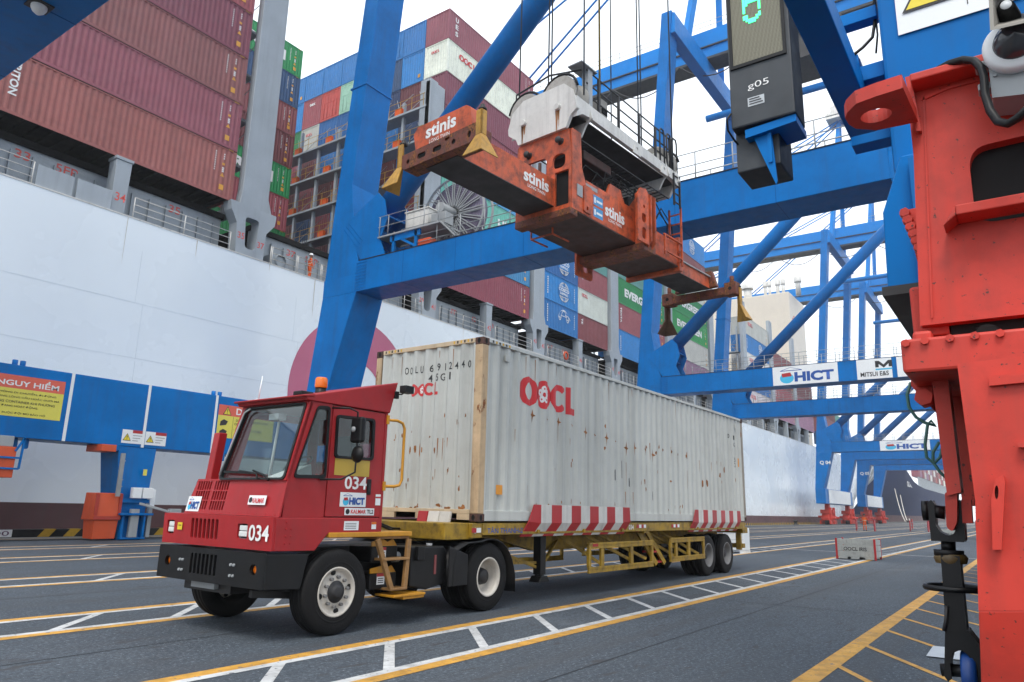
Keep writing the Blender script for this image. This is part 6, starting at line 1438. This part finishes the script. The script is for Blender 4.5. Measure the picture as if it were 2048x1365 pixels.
def marks(t, x, y, z, L_, H_):
    """small print near the right end: two number columns and an orange label"""
    m = MB(); r = random.Random(int(z*10))
    for k in range(9): m.box(x+L_-1.25,x+L_-1.19,y+.004,y+.010,z+H_-.45-.13*k,z+H_-.38-.13*k)
    for k in range(3): m.box(x+L_-.75,x+L_-.68,y+.004,y+.010,z+H_-.45-.13*k,z+H_-.38-.13*k)
    for k in range(3): m.box(x+L_-.78,x+L_-.66,y+.004,y+.010,z+H_-1.25-.10*k,z+H_-1.18-.10*k)
    m.build('container_number', M_wht, t)['kind'] = 'stuff'
    m = MB(); m.box(x+L_-.84,x+L_-.58,y+.004,y+.010,z+.42,z+.72); m.prism([(x+L_-.86,z+H_-1.72),(x+L_-.60,z+H_-1.72),(x+L_-.73,z+H_-1.5)],1,y+.004,y+.010); m.box(x+L_-.80,x+L_-.64,y+.004,y+.010,z+H_-1.05,z+H_-.92)
    m.split('hazard_label', M_hz, t)
    m = MB()
    for k in range(5): m.box(x+L_-.50+.06*k,x+L_-.47+.06*k,y-.004,y+.0,z+H_-.06,z+H_-.01)
    m.build('hazard_tape', paint('tape_yellow', (214,166,30), .5), t)
ORD = ['lowest','second','third','fourth','fifth','sixth','seventh','eighth']
L40, L20, HH, HS = 12.192, 6.058, 2.896, 2.591
Z0 = 17.42
for k, col in enumerate(('brown','plum','brown','plum','maroon','brown')):
    z = Z0+2.91*k; t = container(0, 27, z, L40, 2.865, col, f'{ORD[k]} {"purplish" if col == "plum" else "brown"} maroon container up in the big stack left of the first grey post')
    marks(t, 0, 27, z, L40, HH)
    if k == 0: lettering('TRITON', (1.22,27.0,z+2.62), (0,0,-1), (1,0,0), 1.75, .34, M_wht, t, .03)
    if k: MB().box(.2,L40-.2,27.02,27.2,z-.02,z+.0).build('tier_gap_shade', M_dark, t)  # dark strip painting the shade in the gap between two tiers
zt = [17.5,20.0,22.62,25.5,28.1,31.0,33.55,36.4]
for k, (col, lb) in enumerate((('maroon',''),('green',''),('maroon',''),('green','N'),('wine',''),('maroon',''),('navy',''),('green','N'))):
    h_ = (zt+[39.05])[k+1]-zt[k]-.02
    t = container(13.0, 39.8, zt[k], L40, h_, col, f'{ORD[k]} from below in the inner stack right of the first grey post, {col}')
    marks(t, 13.0, 39.8, zt[k], L40, h_)
    if lb: lettering('EVERGREEN', (15.4,39.79,zt[k]+.8), (1,0,0), (0,0,1), 8.1, .95, M_wht, t, .05)
B2Z = [17.42,20.33,23.24,26.15,29.06,31.97,34.88,37.79]
B2C = [['maroon','skyblue','teal','skyblue','maroon','plum','white','plum'],
       ['navy','blue','maroon','blue','navy','wine','blue','blue'],
       ['wine','maroon','blue','wine','blue*','navy','navy','blue*'],
       ['blue','maroon','wine','navy','blue','maroon','maroon','blue'],
       ['maroon','navy','blue','maroon','blue*','blue*','pale*','blue'],
       ['navy','wine','maroon','wine','blue','blue*','red*','blue'],
       ['maroon','blue','navy','maroon','wine','white','maroon','blue'],
       ['wine','green','wine','wine','maroon','green','blue','blue'],
       ['blue','maroon','wine','maroon','navy','green','blue','blue']]
ROW = ['quayside row','second row','third row','fourth row','fifth row','sixth row','seventh row','eighth row','innermost row']
for r_, cols in enumerate(B2C):
    for k, col in enumerate(cols):
        door = col.endswith('*'); c_ = col.rstrip('*'); h_ = 2.86 if k < 7 else 2.68; z = B2Z[k]; y = 27+2.49*r_
        t = container(29.2, y, z, L40, h_, c_, f'{"door-ended " if door else ""}{c_} container, {ORD[k]} tier, {ROW[r_]} of the tall stack behind the crane leg', door=door, parts=5 if r_ == 0 else 4)
        if r_ == 0 and c_ == 'white':
            oocl((30.6,26.996,z+1.75), (1,0,0), (0,0,1), 2.2, .55, t, None, .002)
        if c_ == 'white': oocl((29.196,y+1.75,z+2.0), (0,-1,0), (0,0,1), .85, .25, t, None, .002)
        if r_ == 0 and k == 7:
            for i_, ch in enumerate('UES'): lettering(ch, (30.0,27.0,z+1.9-.62*i_), (1,0,0), (0,0,1), .36, .42, M_wht, t, .03)
        if r_ == 0 and k == 2: lettering('HIPPO', (36.5,27.0,z+.7), (1,0,0), (0,0,1), 3.6, 1.1, M_wht, t, .04)
        if r_ == 0: marks(t, 29.2, 27, z, L40, h_)
        if c_ == 'maroon' and r_ == 6 and k == 6: lettering('tex', (29.19,y+1.6,z+2.1), (0,-1,0), (0,0,1), .8, .3, M_wht, t, .03)
        elif not door and (r_*7+k*3) % 5 == 0 and k > 3:
            MB().box(29.185,29.196,y+.35,y+.6,z+.4,z+.7).build('hazard_label', M_hz, t)
def cosco(x, y, z, t, s=1.0, car=False):
    P_ = ringpolys(0,0,.95,.88,0,30,.95 if not car else .8,None,0,2*math.pi if not car else math.pi)
    if not car:
        for q_ in (.35,.68): P_ += ringpolys(0,0,.95*q_+.03,.95*q_-.03,0,24,.95,.88)
        for z_ in (-.5,.5): P_ += [(quad(-.8,.8,z_-.03,z_+.03),0)]
    else:
        P_ += ringpolys(0,0,.50,.44,0,20,.8,.74,0,math.pi)+[(quad(-.55,.55,.25,.31),0)]+ringpolys(-.7,-.05,.18,.10,0,12)+ringpolys(.7,-.05,.18,.10,0,12)+ringpolys(.45,0,.75,.68,0,14,.45,.38,.2,1.9)
    e = flat([M_wht], [([(a*s,b*s) for a,b in q[0]],0) for q in P_], (x,y-.006,z), (1,0,0), (0,0,1), t, 'globe_emblem')
    if not car:
        flat([contcol('blue')], [(quad(-1.0*s,1.0*s,-.42*s,.42*s),0)], (x,y-.008,z), (1,0,0), (0,0,1), e, 'emblem_band')
        lettering('COSCO', (x-.92*s,y-.011,z+.02), (1,0,0), (0,0,1), 1.84*s, .36*s, M_wht, e, .04); lettering('SHIPPING', (x-.7*s,y-.011,z-.32*s), (1,0,0), (0,0,1), 1.4*s, .24*s, M_wht, e, .03)
def vprint(t, x, y, z, n, w=.14, h=.14): 
    m = MB()
    for k in range(n): m.box(x,x+w,y-.004,y,z-.21*k,z-.21*k+h)
    m.build('vertical_print', M_wht, t)
for k, (ca, cb) in enumerate((('blue','maroon'),('blue','white'),('blue','maroon'),('skyblue','teal'),('blue','teal'),('maroon','skyblue'))):
    z = Z0+2.62*k
    t = container(43.75, 27, z, L20, HS, ca, f'{ca} short container, {ORD[k]} tier just right of the grey post above the truck container')
    if ca == 'blue' and k < 3: cosco(47.2, 27.0, z+1.35, t, 1.0, k == 0); vprint(t, 44.3, 27.0, z+2.05, 8); vprint(t, 49.1, 27, z+2.0, 7, .08)
    t = container(49.88, 27, z, L20, HS, cb, f'{cb} short container, {ORD[k]} tier, one column right of the globe-marked blue ones')
    if cb == 'white': oocl((50.6,27.0,z+1.85), (1,0,0), (0,0,1), 1.15, .34, t, None, .002)
    elif cb == 'maroon': lettering('TEXTAINER'[:4 if k else 2], (50.5,27.0,z+2.25), (0,0,-1), (1,0,0), 1.3 if k else .6, .32, M_wht, t, .03)
def evergreen(t, x, y, z): lettering('EVERGREEN', (x,y-.006,z), (1,0,0), (0,0,1), 8.4, .95, M_wht, t, .05)
def bay(x, cols, where, lo=0, h=HH):
    for k, col in enumerate(cols):
        z = Z0+(h+.015)*k; t = container(x, 27, z, L40, h, col, f'{col} container, {ORD[k+lo]} tier of the {where}')
        if col == 'green': evergreen(t, x+1.6, 27.0, z+1.0)
        if col == 'maroon' and k < 3: lettering('TEXTAINER'[:5], (x+.55,27.0,z+2.5), (0,0,-1), (1,0,0), 1.7, .34, M_wht, t, .03)
        if col == 'blue': vprint(t, x+.5, 27.0, z+2.1, 8)
        if col == 'blue' and k >= 3: cosco(x+7.5, 27.0, z+1.5, t, 1.05)
        if col == 'silver': oocl((x+1.4,27.0,z+1.6), (1,0,0), (0,0,1), 2.4, .6, t, None, .002)
        if k < 6: marks(t, x, 27, z, L40, h)
bay(58.35, ['blue','maroon','green','teal','maroon','skyblue'], 'green lettered stack under the spreader')
bay(72.95, ['mauve','white','green','green','white','maroon','blue'], 'stack between two legs of the white-boarded crane')
for k, col in enumerate(('wine','blue','navy','maroon')): container(87.5, 32, Z0+2.91*k, L40, HH, col, f'{col} container, {ORD[k]} tier of the recessed stack before the cream casing', parts=4)
bay(102.2, ['silver','blue','silver','blue','silver'], 'pale and blue stack left of the cream funnel casing')
bay(116.8, ['mauve','maroon','wine','brown'], 'maroon stack in front of the cream casing')
bay(131.4, ['mauve','plum','wine','mauve'], 'mauve stack beside the cream funnel casing')
for k, col in enumerate(('navy','brown','wine')): container(167, 30, Z0+2.91*k, L40, HH, col, f'{col} container, {ORD[k]} tier of the last stack at the ship end', parts=4)
for b_, cc in ((180,('pale','mauve','teal')),):
    for k, col in enumerate(cc): container(b_, 31, Z0+2.91*k, L40, HH, col, f'{col} container, {ORD[k]} tier seen between the legs of crane Q 04', parts=4)
# ================================================================== second ship, small things on the quay, people
sh2 = thing('container_ship', 'dark blue bow of a second container ship moored beyond the cranes', 'ship', (330,45,-3))
st = []
for x, dt, dw, zt_ in ((262,12,16,21),(268,6.5,12.5,20.6),(276,2.6,9,19.5),(286,.6,6,18),(298,0,3.4,14.5),(312,0,1.4,13.5),(330,0,0,13),(370,0,0,13),(430,0,0,13),(600,0,0,13)):
    st.append((x, [(28+dw+.5,-3.2),(28+dw,2.2),(28+dw*.6+dt*.3,6),(28+dw*.25+dt*.6,10),(28+dt,zt_)]))
loft(st[:9], 'hull', [M_nblue, M_hullred], sh2, 2.2); loft(st[8:], 'hull', [M_hull, M_hullred], sh2, 2.2)
MB().add([(268,35,13),(520,28,13),(520,60,13),(268,60,13)],[(0,1,2,3)]).build('deck', M_shipdark, sh2)
lettering('OOCL', (287,27.9+1.0,12.2), (1,-.04,0), (0,0,1), 11, 2.0, M_wht, sh2, .03)
r = MB()
for k in range(60): r.box(315+2.6*k,315.4+2.6*k,28.1,28.5,13,17)
r.build('deck_posts', M_shipgrey, sh2)
cc = ['maroon','wine','mauve','white','brown','maroon','red','silver']; NTH = ORD+['ninth','tenth','eleventh','twelfth','thirteenth','fourteenth','fifteenth','sixteenth','seventeenth','eighteenth']; NTH[0] = 'first'
for b in range(9):
    for k in range(4+(b > 1)):
        for half in range(2):
            col = cc[(b*5+k*3+half*2) % 8]
            n_ = b*2+half
            container(316+14.2*b+6.3*half, 28.2, 17.2+2.62*k, L20, HS, col, f'{col} container of the second ship, {ORD[k]} tier, {NTH[n_]} column behind its dark bow', group='containers on the second ship', parts=3)
for i_, (a, b) in enumerate((((268,27,1.2),(255,24.6,.3)),((276,30,9),(243,24.4,.35)),((272,31,11),(238,24.4,.35)),((200,30,12.5),(181,24.4,.35)))):
    pts = [Vector(a).lerp(Vector(b),t)-V(0,0,1.6*math.sin(math.pi*t)) for t in [i/10 for i in range(11)]]
    tag(MB().path(pts,.11,6).build('mooring_line', M_rope), ['lowest pale mooring line, almost level, below the dark blue bow','pale mooring line sagging from the dark blue bow','highest pale mooring line from the dark blue bow','pale mooring line from the white ship end near crane Q 04'][i_], 'rope', 'mooring lines at the bow')
for i, x_ in enumerate((113,181,240)):
    m = MB(); m.lathe([(0,.45),(.1,.45),(.12,.26),(.45,.24),(.55,.40),(.66,.40),(.72,0)],(x_,23.95,0),2,20); tag(m.build('bollard', M_dark), ['black mooring bollard on the quay edge behind the trailer','black mooring bollard by the crane painted Q 04','black mooring bollard beneath the dark blue bow'][i], 'bollard', 'mooring bollards')
# steel lashing bin with planked sides
def bin_(x, y, w, d, h, label, text, rot=0):
    t = thing('lashing_bin', label, 'bin', (x,y,0), 'lashing bins', Matrix.Identity(4))
    X0, X1_, Y0, Y1 = x-d/2, x+d/2, y-w/2, y+w/2
    mt = paint('bin_grey', (168,172,168), .55, .08, .3, grime=.3, scale=3)
    n = 3
    for k in range(n):
        za, zb = .10+(h-.12)*k/n, .10+(h-.12)*(k+1)/n-.015
        MB().box(X0,X0+.03,Y0+.03,Y1-.03,za,zb).build('board', mt, t, .004); MB().box(X0+.03,X1_,Y0,Y0+.03,za,zb).build('board', mt, t, .004); MB().box(X0+.03,X1_,Y1-.03,Y1,za,zb).build('board', mt, t, .004); MB().box(X1_-.03,X1_,Y0+.03,Y1-.03,za,zb).build('board', mt, t, .004)
    for a in (X0-.01,X1_-.06):
        for b in (Y0-.01,Y1-.06): MB().box(a,a+.07,b,b+.07,0,h).build('corner_post', M_skred, t, .005)
    m = MB()
    for b in (Y0+.08,Y0+w*.42,Y1-.38): m.box(X0-.005,X1_,b,b+.28,.02,.10)
    m.box(X0,X1_,Y0,Y1,.09,.11); m.build('skid', mt, t)
    if text: lettering(text, (X0-.004,y+w*.30,h*.42), (0,-1,0), (0,0,1), w*.58, h*.17, M_ink, t, .02)
bin_(21.35, -1.45, 1.34, 1.15, .74, 'grey steel lashing bin lettered OOCL IRIS standing on the lane marking', 'OOCL IRIS')
bin_(59.2, -1.2, 1.3, 1.1, .74, 'far grey lashing bin half hidden behind the turnbuckle', 'OOCL')
bx_ = thing('storage_box', 'white plastic storage box with orange corner just behind the trailer wheels', 'box', (20.9,3.05,0))
MB().box(20.6,21.3,2.55,3.4,.10,.98).build('body', M_panel, bx_, .03); m = MB(); m.box(20.6,21.3,2.55,2.75,0,.1); m.box(20.6,21.3,3.2,3.4,0,.1); m.build('feet', M_panel, bx_); MB().box(20.58,20.6,3.25,3.42,.0,.22).build('corner_guard', M_orange2, bx_)
m = MB()
for k in range(3): m.box(20.594,20.6,2.6,3.35,.3+.22*k,.31+.22*k)
m.build('seam', M_grey, bx_)
def cage(x, y, label, s=1.0, mt=M_skred):
    t = thing('lashing_cage', label, 'cage', (x,y,0), 'lashing cages')
    for a in (-.9,.9): MB().box(x-.35,x+.35,y+a*s-.05,y+a*s+.05,0,1.2*s).build('end_post', mt, t)
    m = MB()
    for z_ in (.25,.6,.95): m.box(x-.03,x+.03,y-.85*s,y+.85*s,z_*s,z_*s+.05)
    m.build('cross_rails', M_grey, t); MB().box(x-.35,x+.35,y-.9*s,y+.9*s,.05,.15).build('floor', M_grey, t)
cage(80, 8.25, 'red and white lashing cage at the feet of the standing worker'); cage(88, 4.0, 'red and white lashing cage nearer the turnbuckle than the worker'); cage(104, 5.6, 'red and white lashing cage standing farther off behind the other one', 1.1); 
# people: one skin grown over a posed skeleton, clothes by height, helmet and boots as children
def person(x, y, z, rot, label, pose, helmet):
    t = thing('person', label, 'person', (0,0,0), None, Matrix.Translation((x,y,z)) @ Matrix.Rotation(rot,4,'Z'))
    J, E, r = [], [], []
    def j(p, rad, par=None):
        J.append(p); r.append(rad)
        if par is not None: E.append((par, len(J)-1))
        return len(J)-1
    pel = j((0,0,.95),.15); ab = j((.01,0,1.12),.145,pel); ch = j((.02,0,1.32),.165,ab); nk = j((.02,0,1.48),.06,ch); hd = j((.04,0,1.58),.085,nk); cr_ = j((.03,0,1.70),.085,hd); j((.13,0,1.61),.022,hd)
    for s in (-1,1):
        hp_ = j((0,.09*s,.90),.105,pel); kn = j((.03,.11*s,.50),.07,hp_); an = j((-.01+.03*s,.12*s,.09),.05,kn); j((.13+.03*s,.13*s,.04),.045,an)
        sh = j((.0,.19*s,1.40),.075,ch)
        el, wr, ha = pose[0] if s < 0 else pose[1]
        e_ = j((el[0],el[1]*s,el[2]),.052,sh); w_ = j((wr[0],wr[1]*s,wr[2]),.036,e_); h_ = j((ha[0],ha[1]*s,ha[2]),.036,w_)
        for k in range(4): j((ha[0]+.05,ha[1]*s+(k-1.5)*.018,ha[2]-.03),.009,h_)
        j((wr[0]+.03,wr[1]*s-.035*s,wr[2]-.01),.010,w_)
    me = bpy.data.meshes.new('body'); me.from_pydata(J, E, []); o = bpy.data.objects.new('body', me); COL.objects.link(o); o.parent = t
    sk = o.modifiers.new('skin','SKIN'); o.modifiers.new('sub','SUBSURF').render_levels = 2
    for i, sv in enumerate(me.skin_vertices[0].data): sv.radius = (r[i], r[i]*(.92 if i not in (0,1,2) else .78)); sv.use_root = (i == 0)
    m = bpy.data.materials.get('worker_cloth')
    if m is None:
        m = bpy.data.materials.new('worker_cloth'); m.use_nodes = True; N, L = m.node_tree.nodes, m.node_tree.links; bs = N["Principled BSDF"]; bs.inputs["Roughness"].default_value = .85
        tc = N.new("ShaderNodeTexCoord"); sx = N.new("ShaderNodeSeparateXYZ"); L.new(tc.outputs["Object"], sx.inputs[0]); cr = N.new("ShaderNodeValToRGB"); cr.color_ramp.interpolation = 'CONSTANT'
        mr = N.new("ShaderNodeMath"); mr.operation = 'DIVIDE'; mr.inputs[1].default_value = 1.85; L.new(sx.outputs[2], mr.inputs[0]); L.new(mr.outputs[0], cr.inputs[0])
        el_ = cr.color_ramp.elements; el_[0].color = srgb(30,28,26); el_[0].position = 0; el_[1].position = .065; el_[1].color = srgb(222,92,30)
        for p_, c_ in ((.30,(206,204,180)),(.325,(222,92,30)),(.60,(206,204,180)),(.625,(222,92,30)),(.795,(150,104,80))): e2 = el_.new(p_); e2.color = srgb(*c_)
        L.new(cr.outputs[0], bs.inputs["Base Color"])
    me.materials.append(m)
    hm = MB(); hm.lathe([(-.015,.15),(.0,.145),(.0,.125),(.06,.12),(.12,.085),(.145,0)],(.035,0,1.70),2,20); hm.build('helmet', helmet, t)
    return t
A_down = ((.0,.27,1.14),(.08,.27,.92),(.10,.27,.84)); A_fold = ((.02,.26,1.16),(.22,.14,1.12),(.26,.08,1.12))
person(79.5, 8.25, .0, R(200), 'worker in orange coverall standing on the open quay by a lashing cage', (A_fold, A_fold), M_dark)
pw = at(618,552,1,27.35)
person(pw.x, 27.35, HZ, R(-20), 'worker in orange coverall and white helmet at the ship rail', (A_down, A_fold), M_panel)
m_b = MB(); c_ = at(1131,714,1,HY+.1); m_b.lathe([(-.06,.26),(-.06,.40),(.06,.40),(.06,.26),(-.06,.26)],(c_.x,HY+.05,HZ+.75),1,24); m_b.build('lifebuoy', M_orange2, ship)
# ---- the moist air over the harbour
hz = MB(); hz.box(-125,905,-305,505,-4.2,92)
hz_o = hz.build('haze', []); hz_o["kind"] = "stuff"; hz_o["label"] = "thin pale harbour haze over the whole quay"; hz_o["category"] = "haze"
hm_ = bpy.data.materials.new('harbour_air'); hm_.use_nodes = True; nt_ = hm_.node_tree; nt_.nodes.remove(nt_.nodes["Principled BSDF"])
pv = nt_.nodes.new("ShaderNodeVolumePrincipled"); pv.inputs["Color"].default_value = (.93,.96,1,1); pv.inputs["Density"].default_value = .00055; pv.inputs["Anisotropy"].default_value = .2
nt_.links.new(pv.outputs[0], nt_.nodes["Material Output"].inputs["Volume"]); hz_o.data.materials.clear(); hz_o.data.materials.append(hm_)
